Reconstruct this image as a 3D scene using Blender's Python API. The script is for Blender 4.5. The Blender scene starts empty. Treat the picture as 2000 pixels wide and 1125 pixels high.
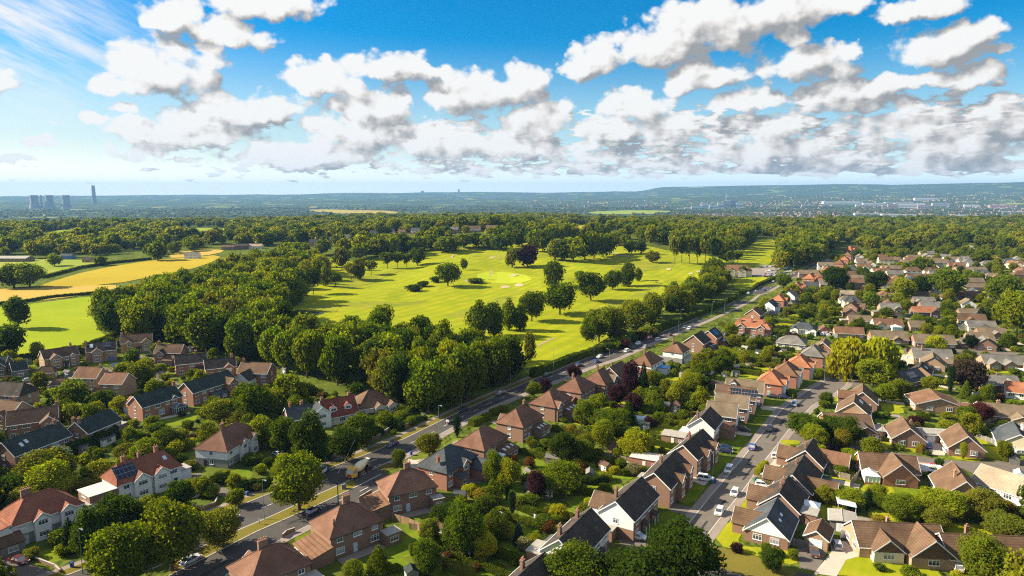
import bpy, bmesh, math, random
from math import sin, cos, tan, atan2, hypot, radians, sqrt, pi, exp, asin
from mathutils import Vector, Matrix, noise
from mathutils.geometry import delaunay_2d_cdt
R = random.Random(7)
sc = bpy.context.scene
COL = sc.collection
F, PIT, H = 1336.0, radians(8.0), 76.0
SK = H/60
cP, sP = cos(PIT), sin(PIT)

# ---------------------------------------------------------------- camera
cd = bpy.data.cameras.new('camera'); cam = bpy.data.objects.new('camera', cd); COL.objects.link(cam)
cam.location = (0, 0, H); cam.rotation_euler = (pi/2-PIT, 0, 0)
cd.sensor_width = 36; cd.lens = 36*F/2000; cd.clip_start = 1; cd.clip_end = 80000
sc.camera = cam

def sst(a, b, x):
    t = min(1, max(0, (x-a)/(b-a))); return t*t*(3-2*t)
HZ = [(-60, -15), (-37, -13), (-20, 5), (-8, 45), (10, 60), (12.5, 150), (20, 185), (28, 190), (37, 205), (60, 205)]
def ridge(az):
    for (a, p), (b, q) in zip(HZ, HZ[1:]):
        if az <= b: return p+(q-p)*sst(a, b, az)
    return HZ[-1][1]
def hgt(x, y): return SK*hgt0(x/SK, y/SK)
def hgt0(x, y):
    z = 0.0
    if y > 300:
        z += 15*exp(-(((x-10)/250)**2+((y-800)/240)**2))*sst(300, 430, y)
        z += 3.2*noise.noise(Vector((x/55, y/55, 3)))*sst(300, 420, y)*(1-sst(900, 1300, y))*sst(230, 120, abs(x-20))
        z += .8*noise.noise(Vector((x/21, y/21, 11)))*sst(300, 420, y)*(1-sst(900, 1300, y))*sst(230, 120, abs(x-20))
        z += 6*noise.noise(Vector((x/300, y/300, 7)))*sst(700, 1100, y)
    r = hypot(x, y)
    if r > 1050:
        az = math.degrees(atan2(x, y))
        z -= 85*sst(1050, 4200, r)
        if r > 4000:
            rd = ridge(az)+85+14*noise.noise(Vector((x/1500, y/1500, 1)))
            z += rd*(0.35*sst(6500, 9500, r)+0.65*sst(10500, 13500, r))
            z += 12*noise.noise(Vector((x/900, y/900, 5)))*sst(4000, 7000, r)
            z -= 500*sst(14000, 17000, r)
    return z
def ray(u, v):
    a, b = (u-1000)/F, (562.5-v)/F
    return Vector((a, cP+b*sP, -sP+b*cP))
def gp(u, v, up=0.0):
    "point of the terrain (lifted by up metres) seen at a photo pixel"
    d = ray(u, v); t0 = 30.0; t = t0
    g = lambda t: H+d.z*t-up-hgt(d.x*t, d.y*t)
    while t < 21000:
        if g(t) <= 0: break
        t0 = t; t *= 1.035
    else: return Vector((d.x*t0, d.y*t0, hgt(d.x*t0, d.y*t0)))
    a, b = t0, t
    for _ in range(22):
        m = (a+b)/2
        if g(m) > 0: a = m
        else: b = m
    return Vector((d.x*b, d.y*b, hgt(d.x*b, d.y*b)))
def pix(p):
    x, y, z = p[0], p[1], p[2]-H
    dep = y*cP-z*sP; upc = y*sP+z*cP
    if dep <= 1: return None
    return (1000+F*x/dep, 562.5-F*upc/dep, dep)

# ---------------------------------------------------------------- node helpers
class N:
    def __init__(s, nt): s.nt = nt
    def n(s, typ, ins=None, **kw):
        nd = s.nt.nodes.new(typ)
        for k, v in kw.items(): setattr(nd, k, v)
        for k, v in (ins or {}).items():
            sk = nd.inputs[k]
            if isinstance(v, bpy.types.NodeSocket): s.nt.links.new(v, sk)
            else: sk.default_value = v
        return nd
    def m(s, op, a, b=None, c=None, clamp=False):
        nd = s.nt.nodes.new('ShaderNodeMath'); nd.operation = op; nd.use_clamp = clamp
        for i, v in enumerate((a, b, c)):
            if v is None: continue
            if isinstance(v, bpy.types.NodeSocket): s.nt.links.new(v, nd.inputs[i])
            else: nd.inputs[i].default_value = v
        return nd.outputs[0]
    def v(s, op, a, b=None, c=None):
        nd = s.nt.nodes.new('ShaderNodeVectorMath'); nd.operation = op
        for i, v in enumerate((a, b, c)):
            if v is None: continue
            if isinstance(v, bpy.types.NodeSocket): s.nt.links.new(v, nd.inputs[i])
            else: nd.inputs[i].default_value = v
        return nd.outputs['Value'] if op in ('LENGTH', 'DOT_PRODUCT') else nd.outputs[0]
    def mix(s, f, a, b, blend='MIX'):
        nd = s.nt.nodes.new('ShaderNodeMix'); nd.data_type = 'RGBA'; nd.blend_type = blend
        for i, v in ((0, f), (6, a), (7, b)):
            if isinstance(v, bpy.types.NodeSocket): s.nt.links.new(v, nd.inputs[i])
            else: nd.inputs[i].default_value = (*v, 1) if isinstance(v, tuple) and len(v) == 3 else v
        return nd.outputs[2]
    def ramp(s, f, stops, interp='LINEAR'):
        nd = s.n('ShaderNodeValToRGB', {0: f}); e = nd.color_ramp; e.interpolation = interp
        while len(e.elements) < len(stops): e.elements.new(0.5)
        for el, (p, c) in zip(e.elements, stops):
            el.position = p; el.color = (*c, 1) if isinstance(c, tuple) else (c, c, c, 1)
        return nd.outputs[0]
    def noise(s, vec, scale, detail=4, rough=0.55, out=0, dim='3D', lac=2.0):
        nd = s.n('ShaderNodeTexNoise', {'Scale': scale, 'Detail': detail, 'Roughness': rough, 'Lacunarity': lac}, noise_dimensions=dim)
        s.nt.links.new(vec, nd.inputs['Vector'])
        return nd.outputs[out]

# ---------------------------------------------------------------- sky
SUN_AZ, SUN_EL = radians(-81), radians(31)
w = bpy.data.worlds.new('World'); sc.world = w; w.use_nodes = True
w.cycles.sampling_method = 'MANUAL'; w.cycles.sample_map_resolution = 256
nt = w.node_tree; nt.nodes.clear(); q = N(nt)
CL = [(330,42,70,42,28),(455,70,88,45,28),(410,112,46,42,26),(325,145,112,72,46),(240,168,58,28,26),(245,210,34,16,14),(520,2,130,42,38),
(440,222,82,52,27),(520,215,68,46,26),(350,225,44,28,26),(390,268,165,42,26),(290,292,60,20,16),(262,250,64,22,24),(188,230,24,14,14),
(650,172,92,48,24),(760,142,84,42,26),(860,150,48,20,16),(720,215,92,48,40),(680,260,115,42,26),(930,200,112,60,40),(1025,172,60,52,50),(1050,240,82,52,40),(860,280,235,42,34),(600,300,165,30,30),(1000,292,125,30,18),
(1150,132,60,52,30),(1270,98,115,58,42),(1410,55,135,75,60),(1530,20,125,50,62),(1640,12,72,34,26),(1552,72,42,34,34),(1790,8,95,32,30),
(1370,162,82,46,26),(1580,138,115,52,30),(1655,102,48,26,30),(1830,105,125,62,34),(1895,68,66,34,30),(1960,100,40,16,14),(1450,202,88,26,20),(1240,215,78,46,42),(1210,262,95,42,24),(1310,250,72,32,30),(1480,258,115,36,26),
(1660,188,105,38,30),(1790,160,135,27,20),(1700,212,145,26,20),(1900,150,72,32,30),(1780,252,165,30,26),(1960,235,64,52,40),(1500,292,155,26,18),(1150,302,64,16,12),(1900,285,125,26,24),
(75,280,45,14,10),(35,308,40,10,8),(-60,150,80,40,30),(2090,120,120,60,40),(560,318,40,9,7),(365,318,30,8,6),(650,325,45,8,6),(1660,318,50,9,7),(1780,322,60,9,7)]
def ae(u, v):
    d = ray(u, v).normalized(); return atan2(d.x, d.y), asin(d.z)
gen = q.n('ShaderNodeTexCoord').outputs['Generated']
sx = q.n('ShaderNodeSeparateXYZ', {0: gen})
az = q.m('ARCTAN2', sx.outputs[0], sx.outputs[1]); el = q.m('ARCSINE', sx.outputs[2])
# finer cloud texture towards the horizon
inv = q.m('DIVIDE', 0.22, q.m('MAXIMUM', q.m('ADD', el, 0.05), 0.03))
frq = q.m('MINIMUM', inv, 3.0)
P0 = q.n('ShaderNodeCombineXYZ', {0: az, 1: el, 2: 0.0}).outputs[0]
wv = q.noise(P0, 9, 3, 0.6, 1)
wv2 = q.v('SUBTRACT', wv, (0.5, 0.5, 0.5))
P1 = q.v('MULTIPLY_ADD', wv2, (0.05, 0.035, 0), P0)
wf = q.noise(P0, 38, 4, 0.62, 1)
P1 = q.v('MULTIPLY_ADD', q.v('SUBTRACT', wf, (0.5, 0.5, 0.5)), (0.026, 0.024, 0), P1)
ps = q.n('ShaderNodeSeparateXYZ', {0: P1})
a0, e0 = ps.outputs[0], ps.outputs[1]
OFF = [(0, 0), (-0.022, 0.020), (-0.006, 0.026)]
azv = q.v('ADD', q.n('ShaderNodeCombineXYZ', {0: a0, 1: a0, 2: a0}).outputs[0], tuple(o[0] for o in OFF))
elv = q.v('ADD', q.n('ShaderNodeCombineXYZ', {0: e0, 1: e0, 2: e0}).outputs[0], tuple(o[1] for o in OFF))
def eng(vec, k):  # signed distance-like cloud envelopes, three sample points at once
    d2 = None
    for (u, v, rx, ru, rd) in CL:
        ca, ce = ae(u, v); ka = abs(ae(u+rx, v)[0]-ae(u, v)[0])*0.93; ku = abs(ae(u, v-ru)[1]-ce)*0.93; kd = abs(ae(u, v+rd)[1]-ce)*0.80
        dx = q.v('MULTIPLY_ADD', azv, (1/ka,)*3, (-ca/ka,)*3)
        y1 = q.v('MULTIPLY_ADD', elv, (1/ku,)*3, (-ce/ku,)*3)
        y2 = q.v('MULTIPLY_ADD', elv, (-1/kd,)*3, (ce/kd,)*3)
        dy = q.v('MAXIMUM', y1, y2)
        d = q.v('MULTIPLY_ADD', dy, dy, q.v('MULTIPLY', dx, dx))
        d2 = d if d2 is None else q.v('MINIMUM', d2, d)
    return d2
D2 = q.n('ShaderNodeSeparateXYZ', {0: eng(None, 0)})
def dens(i):
    o = OFF[i]
    pp = q.v('ADD', P0, (o[0]*0.6, o[1]*0.6, 0.0))
    pf = q.v('MULTIPLY', pp, (1.0, 1.25, 1.0))
    if i == 2: nz = q.noise(pf, 14, 2, 0.5)
    else:
        nz = q.noise(pf, 15, 7, 0.56)
        vo = q.n('ShaderNodeTexVoronoi', {'Vector': q.v('MULTIPLY_ADD', wv2, (0.03, 0.03, 0.0), pf), 'Scale': 30.0, 'Detail': 2.0, 'Roughness': 0.5}, feature='SMOOTH_F1', voronoi_dimensions='2D', normalize=True)
        nz = q.m('ADD', q.m('MULTIPLY', nz, 0.62), q.m('MULTIPLY', q.m('SUBTRACT', 0.70, vo.outputs[0]), 0.72))
    env = q.m('SUBTRACT', 1.0, D2.outputs[i])
    env = q.m('MAXIMUM', env, -2.6)
    # field of small far cumulus low over the horizon
    lo = q.v('MULTIPLY', pp, (1.0, 3.4, 1.0))
    ln = q.noise(lo, 34, 4, 0.5)
    band = q.m('MULTIPLY', q.m('SMOOTH_MIN', q.m('DIVIDE', q.m('SUBTRACT', el, 0.014), 0.014), 1.0, 0.3), q.m('SUBTRACT', 1.0, q.m('DIVIDE', el, 0.30), clamp=True))
    side = q.m('MULTIPLY_ADD', az, 0.9, 0.46, clamp=True)
    low = q.m('MULTIPLY_ADD', q.m('SUBTRACT', ln, 0.505), 9.0, q.m('MULTIPLY', q.m('SUBTRACT', q.m('MULTIPLY', band, q.m('POWER', side, 0.5)), 0.50), 4.0))
    low = q.m('SUBTRACT', low, q.m('MULTIPLY', q.m('MAXIMUM', q.m('SUBTRACT', el, 0.085), 0.0), 30.0))
    env = q.m('SMOOTH_MAX', env, q.m('MINIMUM', low, 0.7), 0.12)
    return q.m('ADD', q.m('MULTIPLY_ADD', nz, 5.2, -3.06), q.m('MULTIPLY', env, 1.0))
d0, d1, d2_ = dens(0), dens(1), dens(2)
alpha = q.m('SMOOTHSTEP', d0, -0.02, 0.42) if False else q.n('ShaderNodeMapRange', {0: d0, 1: -0.28, 2: 0.50}, interpolation_type='SMOOTHSTEP').outputs[0]
lit = q.m('MULTIPLY_ADD', q.m('SUBTRACT', d0, d1), 0.60, 0.545)
grad = q.m('SUBTRACT', q.m('MINIMUM', D2.outputs[0], 2.0), q.m('MINIMUM', D2.outputs[2], 2.0))
lit = q.m('SUBTRACT', lit, q.m('MULTIPLY', q.m('MAXIMUM', q.m('MINIMUM', grad, 0.9), -0.7), q.n('ShaderNodeMapRange', {0: el, 1: 0.04, 2: 0.15, 3: 0.14, 4: 0.36}).outputs[0]))
above = q.n('ShaderNodeMapRange', {0: d2_, 1: 0.0, 2: 1.4}, interpolation_type='SMOOTHSTEP').outputs[0]
lit = q.m('SUBTRACT', lit, q.m('MULTIPLY', above, 0.22))
lit = q.m('ADD', lit, q.m('MULTIPLY', q.m('SUBTRACT', 1.0, d0, clamp=True), 0.17))
lit = q.m('ADD', lit, q.m('MULTIPLY', q.m('SUBTRACT', -0.1, az), 0.28))
lit = q.m('ADD', lit, q.n('ShaderNodeMapRange', {0: el, 1: 0.15, 2: 0.05, 3: 0.0, 4: 0.22}).outputs[0])
ccol = q.ramp(lit, [(0.0, (.40, .41, .42)), (0.30, (.60, .59, .58)), (0.58, (.86, .83, .79)), (0.8, (1.03, 1.0, .97)), (1, (1.1, 1.1, 1.08))])
# thin high cirrus, thickest above the power station
ci = q.noise(q.v('MULTIPLY', q.n('ShaderNodeVectorRotate', {'Vector': P0, 'Angle': 0.42}, rotation_type='Z_AXIS').outputs[0], (1.0, 6.0, 1.0)), 6, 6, 0.62)
cim = q.n('ShaderNodeMapRange', {0: az, 1: -0.44, 2: -0.58}).outputs[0]
cie = q.n('ShaderNodeMapRange', {0: q.m('ABSOLUTE', q.m('SUBTRACT', el, 0.18)), 1: 0.11, 2: 0.02}).outputs[0]
cia = q.m('MULTIPLY', q.n('ShaderNodeMapRange', {0: ci, 1: 0.40, 2: 0.62}).outputs[0], q.m('MULTIPLY', cim, cie))
sky = q.n('ShaderNodeTexSky', sky_type='NISHITA', sun_disc=False, sun_elevation=SUN_EL, sun_rotation=SUN_AZ, altitude=100, air_density=1.0, dust_density=0.7, ozone_density=3.0)
hs = q.n('ShaderNodeHueSaturation', {'Saturation': 1.7, 'Hue': 0.498, 'Value': 1.0, 'Color': sky.outputs[0]})
# pale bright air low over the horizon, warmer towards the sun
hor = q.n('ShaderNodeMapRange', {0: el, 1: 0.22, 2: -0.02, 3: 0.0, 4: 1.0}, interpolation_type='SMOOTHSTEP').outputs[0]
wrm = q.n('ShaderNodeMapRange', {0: az, 1: 0.25, 2: -0.6}).outputs[0]
hcol = q.mix(wrm, (4.0, 6.2, 7.2), (5.6, 6.3, 6.2))
hlo = q.n('ShaderNodeMapRange', {0: el, 1: 0.075, 2: 0.0}, interpolation_type='SMOOTHSTEP').outputs[0]
hcol = q.mix(hlo, hcol, q.mix(wrm, (8.6, 9.8, 9.6), (11.0, 10.6, 9.2)))
skc = q.mix(q.m('MULTIPLY', hor, 0.86), hs.outputs[0], hcol)
bg1 = q.n('ShaderNodeBackground', {0: skc, 1: 0.055})
bgc = q.n('ShaderNodeBackground', {0: (1, .98, .96, 1), 1: 0.37})
bg2 = q.n('ShaderNodeBackground', {0: ccol, 1: 0.33})
m0 = q.n('ShaderNodeMixShader', {0: q.m('MULTIPLY', cia, 0.95), 1: bg1.outputs[0], 2: bgc.outputs[0]})
# bright broken cumulus added beside, above and behind the view to raise fill light
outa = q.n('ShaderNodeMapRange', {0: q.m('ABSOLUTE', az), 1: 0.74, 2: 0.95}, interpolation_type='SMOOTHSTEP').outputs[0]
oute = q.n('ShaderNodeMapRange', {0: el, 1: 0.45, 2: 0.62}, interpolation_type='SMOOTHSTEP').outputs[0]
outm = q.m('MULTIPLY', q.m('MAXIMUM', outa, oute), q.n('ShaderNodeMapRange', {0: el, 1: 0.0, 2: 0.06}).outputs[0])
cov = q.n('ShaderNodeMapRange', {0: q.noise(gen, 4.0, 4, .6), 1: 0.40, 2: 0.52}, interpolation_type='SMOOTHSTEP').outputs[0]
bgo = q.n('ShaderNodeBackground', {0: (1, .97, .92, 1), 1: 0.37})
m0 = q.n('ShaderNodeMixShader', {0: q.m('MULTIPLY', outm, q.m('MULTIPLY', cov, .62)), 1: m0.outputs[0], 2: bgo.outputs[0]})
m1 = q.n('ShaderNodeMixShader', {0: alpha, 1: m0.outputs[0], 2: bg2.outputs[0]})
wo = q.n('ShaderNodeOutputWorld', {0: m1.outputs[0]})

ld = bpy.data.lights.new('sun', 'SUN'); ld.energy = 5.0; ld.angle = radians(0.55); ld.color = (1.0, .87, .66)
so = bpy.data.objects.new('sun', ld); COL.objects.link(so)
SDIR = Vector((sin(SUN_AZ)*cos(SUN_EL), cos(SUN_AZ)*cos(SUN_EL), sin(SUN_EL)))
so.rotation_euler = SDIR.to_track_quat('Z', 'Y').to_euler(); so.location = (-200, 100, 300)
vs = sc.view_settings; vs.view_transform = 'Standard'; vs.look = 'None'; vs.exposure = 1.42; vs.gamma = 1
cy = sc.cycles
cy.max_bounces = 5; cy.diffuse_bounces = 2; cy.glossy_bounces = 2; cy.transmission_bounces = 2; cy.transparent_max_bounces = 6; cy.volume_bounces = 0
cy.caustics_reflective = cy.caustics_refractive = False
cy.filter_width = 1.15; cy.use_denoising = False; cy.denoiser = 'OPENIMAGEDENOISE'; cy.use_adaptive_sampling = False
# ---------------------------------------------------------------- materials
def new_mat(name):
    m = bpy.data.materials.new(name); m.use_nodes = True; m.node_tree.nodes.clear(); return m, N(m.node_tree)
def finish(q, col, rough=0.8, bump=None, bs=0.3, bd=0.05, spec=0.3, metal=0.0, **kw):
    p = q.n('ShaderNodeBsdfPrincipled', {'Roughness': rough, 'Specular IOR Level': spec, 'Metallic': metal})
    if isinstance(col, bpy.types.NodeSocket): q.nt.links.new(col, p.inputs['Base Color'])
    else: p.inputs['Base Color'].default_value = (*col, 1)
    if bump is not None:
        b = q.n('ShaderNodeBump', {'Strength': bs, 'Distance': bd, 'Height': bump}); q.nt.links.new(b.outputs[0], p.inputs['Normal'])
    q.n('ShaderNodeOutputMaterial', {0: p.outputs[0]})
    return p
def objc(q): return q.n('ShaderNodeTexCoord').outputs['Object']
def posc(q): return q.n('ShaderNodeNewGeometry').outputs['Position']
def orand(q): return q.n('ShaderNodeObjectInfo').outputs['Random']
M = {}
def simple(name, col, rough=0.7, var=0.15, scale=1.5, spec=0.3, metal=0.0, bump=0.0, co=posc):
    m, q = new_mat(name)
    nz = q.noise(co(q), scale, 5, 0.6)
    c = q.mix(nz, tuple(v*(1-var*1.6) for v in col), tuple(v*(1+var) for v in col))
    finish(q, c, rough, q.noise(co(q), scale*8, 3) if bump else None, bump, 0.03, spec, metal)
    M[name] = m; return m
def brick(name, col, mortar=0.5):
    m, q = new_mat(name); co = objc(q)
    big = q.noise(co, 0.35, 4, 0.6); fine = q.noise(co, 5.0, 3, 0.7)
    c = q.mix(big, tuple(v*0.72 for v in col), tuple(v*1.12 for v in col))
    c = q.mix(q.m('MULTIPLY', fine, 0.55), c, tuple(min(1, v*1.6+0.03) for v in col), 'MIX')
    s = q.n('ShaderNodeSeparateXYZ', {0: co})
    cx = q.m('ADD', s.outputs[0], s.outputs[1])
    bt = q.n('ShaderNodeTexBrick', {'Vector': q.n('ShaderNodeCombineXYZ', {0: cx, 1: s.outputs[2]}).outputs[0], 'Color1': (0, 0, 0, 1), 'Color2': (.25, .25, .25, 1), 'Mortar': (1, 1, 1, 1), 'Scale': 1.0, 'Mortar Size': 0.012, 'Brick Width': 0.3, 'Row Height': 0.1})
    c = q.mix(q.m('MULTIPLY', bt.outputs[0], 0.28), c, (0.34, 0.29, 0.24))
    finish(q, c, 0.85, fine, 0.25, 0.03); M[name] = m
def render_wall(name, col):
    m, q = new_mat(name); co = objc(q)
    nz = q.noise(co, 0.8, 5, 0.65); s = q.n('ShaderNodeSeparateXYZ', {0: co})
    st = q.noise(q.v('MULTIPLY', co, (2.2, 2.2, 0.25)), 1.0, 4, 0.6)
    c = q.mix(q.m('MULTIPLY', nz, 0.5), col, tuple(v*0.72 for v in col))
    c = q.mix(q.n('ShaderNodeMapRange', {0: st, 1: 0.55, 2: 0.8, 3: 0.0, 4: 0.4}).outputs[0], c, tuple(v*0.6 for v in col))
    finish(q, c, 0.9, q.noise(co, 20, 2), 0.15, 0.02); M[name] = m
def tile(name, col, col2, row=0.32, moss=0.25, ridges=0.0):
    moss = min(.75, moss*1.9)
    m, q = new_mat(name); co = objc(q); s = q.n('ShaderNodeSeparateXYZ', {0: co})
    rd = orand(q)
    big = q.noise(q.v('ADD', co, q.n('ShaderNodeCombineXYZ', {0: q.m('MULTIPLY', rd, 50.0)}).outputs[0]), 0.22, 5, 0.62)
    c = q.mix(q.n('ShaderNodeMapRange', {0: big, 1: .32, 2: .66}).outputs[0], tuple(v*.8 for v in col), col2)
    # single tiles differ in colour
    cell = q.n('ShaderNodeTexWhiteNoise', {'Vector': q.v('FLOOR', q.v('MULTIPLY', co, (2.6, 2.6, 1/(row*0.6))))}, noise_dimensions='3D').outputs[0]
    c = q.mix(q.m('MULTIPLY', cell, 0.5), c, tuple(v*0.55 for v in col2))
    ms = q.n('ShaderNodeMapRange', {0: q.noise(co, 0.9, 6, 0.7), 1: 0.56, 2: 0.72}).outputs[0]
    c = q.mix(q.m('MULTIPLY', ms, moss), c, (0.16, 0.15, 0.07))
    fr = q.m('FRACT', q.m('DIVIDE', s.outputs[2], row*0.6))
    c = q.mix(q.m('MULTIPLY', q.m('LESS_THAN', fr, 0.22), 0.42), c, tuple(v*0.35 for v in col))
    if ridges:  # big interlocking roman tiles
        fx = q.m('FRACT', q.m('MULTIPLY', q.m('ADD', s.outputs[0], s.outputs[1]), ridges))
        fr = q.m('ADD', fr, q.m('MULTIPLY', q.m('PINGPONG', fx, 0.5), 1.4))
    finish(q, c, 0.85, q.m('ADD', fr, q.m('MULTIPLY', cell, 0.4)), 0.7, 0.05, 0.08); M[name] = m
brick('red_brick', (.27, .105, .062)); brick('brown_brick', (.20, .105, .065)); brick('tan_brick', (.30, .185, .105)); brick('orange_brick', (.27, .115, .062)); brick('dark_brick', (.13, .075, .055))
render_wall('white_render', (.80, .79, .77)); render_wall('cream_render', (.70, .62, .46)); render_wall('grey_render', (.24, .235, .22)); render_wall('green_wall', (.16, .19, .16))
tile('clay_tile', (.165, .082, .054), (.25, .135, .092), 0.3, 0.2)
tile('red_tile', (.24, .085, .055), (.32, .13, .08), 0.45, 0.1, 2.5)
tile('maroon_tile', (.20, .055, .04), (.27, .085, .06), 0.4, 0.1)
tile('brown_tile', (.115, .072, .048), (.19, .118, .075), 0.34, 0.3)
tile('tan_tile', (.17, .128, .085), (.24, .185, .125), 0.34, 0.45)
tile('rust_tile', (.17, .09, .055), (.235, .13, .08), 0.36, 0.25)
tile('dark_tile', (.045, .04, .038), (.085, .07, .06), 0.4, 0.35, 2.2)
tile('slate', (.055, .065, .078), (.095, .105, .115), 0.3, 0.2)
tile('green_slate', (.035, .05, .048), (.06, .075, .068), 0.34, 0.15)
tile('grey_tile', (.15, .145, .135), (.24, .225, .20), 0.36, 0.3)
tile('orange_tile', (.34, .13, .065), (.44, .195, .105), 0.34, 0.08)
tile('pale_tile', (.36, .29, .21), (.44, .36, .26), 0.4, 0.1)
tile('pantile', (.105, .062, .04), (.20, .125, .078), 0.55, 0.2, 3.0)
simple('white_paint', (.82, .82, .80), .45, .04); simple('black_paint', (.03, .03, .035), .4, .2); simple('felt_roof', (.33, .31, .27), .9, .25, .9); simple('pale_felt', (.55, .52, .46), .9, .15, .7)
simple('concrete', (.40, .38, .34), .9, .2, .8); simple('clay_pot', (.42, .20, .11), .8, .2); simple('timber', (.30, .19, .10), .85, .3, 1.2); simple('old_timber', (.22, .18, .13), .9, .3, 1.2); simple('grey_timber', (.17, .165, .15), .9, .3, 1.2)
simple('galvanised', (.40, .42, .42), .45, .1, 2, .5, .6); simple('lamp_green', (.15, .24, .22), .5, .1); simple('bark', (.10, .072, .05), .95, .35, 3); simple('pole_wood', (.075, .055, .04), .9, .2)
simple('blue_plastic', (.03, .07, .36), .4, .1); simple('green_plastic', (.03, .16, .05), .4, .1); simple('tyre_rubber', (.015, .015, .015), .8, .1); simple('rim_metal', (.45, .45, .46), .3, .1, 4, .5, .8); simple('lamp_lens', (.75, .75, .72), .15, .02, 1, .6); simple('red_lens', (.45, .02, .02), .2, .05); simple('cream_drum', (.80, .70, .48), .5, .1, 1.2); simple('yellow_paint', (.75, .47, .05), .45, .06); simple('signal_red', (.55, .03, .025), .4, .06); simple('dark_metal', (.05, .05, .055), .5, .1, 2, .4, .4)
simple('teal_cloth', (.20, .50, .50), .9, .08); simple('pool_blue', (.03, .22, .55), .3, .05); simple('plate_white', (.85, .85, .8), .4, .02); simple('blue_door', (.10, .2, .38), .4, .1)
m, q = new_mat('window_glass')
nz = q.noise(objc(q), 1.1, 2); r_ = orand(q)
c = q.mix(q.m('GREATER_THAN', r_, 0.72), (.02, .03, .042), (.30, .31, .31))
c = q.mix(q.m('MULTIPLY', nz, .35), c, (.16, .20, .25))
finish(q, c, .06, spec=.9); M['glass'] = m
m, q = new_mat('conservatory_glass'); nz = q.noise(objc(q), .9, 3)
finish(q, q.mix(nz, (.34, .44, .50), (.70, .78, .82)), .12, spec=.7); M['con_glass'] = m
m, q = new_mat('solar_cells'); s = q.n('ShaderNodeSeparateXYZ', {0: objc(q)})
fx = q.m('LESS_THAN', q.m('FRACT', q.m('DIVIDE', s.outputs[0], 1.02)), .04); fz = q.m('LESS_THAN', q.m('FRACT', q.m('DIVIDE', s.outputs[2], .98)), .05)
finish(q, q.mix(q.m('MAXIMUM', fx, fz), (.012, .014, .022), (.30, .31, .33)), .15, spec=.7); M['solar'] = m
m, q = new_mat('car_paint'); oc = q.n('ShaderNodeObjectInfo').outputs['Color']
p = finish(q, oc, .28, spec=.5); p.inputs['Coat Weight'].default_value = .6; p.inputs['Coat Roughness'].default_value = .06; M['car'] = m

def grass(name, a, b, c, stripe=None, scale=.05, fine=.6, patch=.35):
    m, q = new_mat(name); co = posc(q)
    n1 = q.noise(co, scale, 5, .6); n2 = q.noise(co, fine, 5, .7); n3 = q.noise(co, scale*4, 4, .65)
    col = q.mix(q.n('ShaderNodeMapRange', {0: n1, 1: .35, 2: .65}).outputs[0], a, b)
    col = q.mix(q.m('MULTIPLY', q.n('ShaderNodeMapRange', {0: n3, 1: .45, 2: .68}).outputs[0], patch), col, c)
    col = q.mix(q.m('MULTIPLY', n2, .5), col, tuple(v*.55 for v in a))
    if stripe:
        ang, wd, k = stripe
        rv = q.n('ShaderNodeVectorRotate', {'Vector': co, 'Angle': ang}, rotation_type='Z_AXIS').outputs[0]
        rv = q.v('ADD', rv, q.v('SCALE', q.noise(co, .02, 2, .5, 1), None)) if False else rv
        s = q.n('ShaderNodeSeparateXYZ', {0: rv})
        wob = q.m('ADD', s.outputs[0], q.m('MULTIPLY', q.noise(co, .03, 2), 3.0))
        st = q.m('GREATER_THAN', q.m('FRACT', q.m('DIVIDE', wob, wd)), .5)
        col = q.mix(q.m('MULTIPLY', st, k), col, tuple(v*.72 for v in a))
    finish(q, col, .95, n2, .5, .12, .03); M[name] = m
grass('fairway', (.22, .27, .008), (.31, .325, .009), (.38, .35, .014), (0.5, 9.0, .34), .022, .35, .85)
grass('putting_green', (.34, .40, .02), (.38, .42, .025), (.40, .41, .03), (0.2, 3.0, .1), .03, .6, .2)
grass('rough_grass', (.17, .21, .014), (.29, .30, .02), (.33, .27, .04), None, .04, .35, .55)
grass('meadow', (.21, .27, .03), (.30, .33, .05), (.36, .34, .07), (1.2, 14.0, .08), .012, .3, .4)
grass('wheat', (.36, .27, .02), (.43, .325, .026), (.34, .30, .03), (1.15, 10.0, .1), .01, .3, .4)
grass('stubble', (.42, .29, .06), (.46, .33, .07), (.45, .36, .06), (1.15, 8.0, .1), .01, .3, .4)
grass('bright_field', (.23, .30, .008), (.28, .33, .009), (.35, .38, .02), (1.15, 12.0, .1), .012, .3, .3)
grass('lawn', (.10, .155, .009), (.165, .215, .010), (.25, .27, .025), (0.55, 1.8, .16), .05, 1.6, .45)
grass('yellow_lawn', (.23, .265, .009), (.31, .315, .012), (.40, .36, .03), (0.55, 1.8, .16), .05, 1.6, .45)
grass('verge', (.145, .125, .025), (.19, .155, .03), (.12, .13, .02), None, .08, 1.2, .5)
grass('garden_soil', (.045, .065, .014), (.085, .115, .02), (.12, .095, .045), None, .1, .9, .6)
def hard(name, a, b, scale=.25, crack=.25):
    m, q = new_mat(name); co = posc(q)
    n1 = q.noise(co, scale, 6, .65); n2 = q.noise(co, 3.5, 4, .7)
    col = q.mix(q.n('ShaderNodeMapRange', {0: n1, 1: .3, 2: .7}).outputs[0], a, b)
    col = q.mix(q.m('MULTIPLY', n2, crack), col, tuple(v*.6 for v in a))
    vt = q.n('ShaderNodeTexVoronoi', {'Vector': q.v('ADD', co, q.v('MULTIPLY', q.noise(co, .4, 3, .5, 1), (6., 6., 0.))), 'Scale': .07}, feature='DISTANCE_TO_EDGE')
    col = q.mix(q.m('MULTIPLY', q.m('LESS_THAN', vt.outputs[0], .006), .35), col, tuple(v*.5 for v in a))
    finish(q, col, .92, n2, .3, .02, .12); M[name] = m
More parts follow.
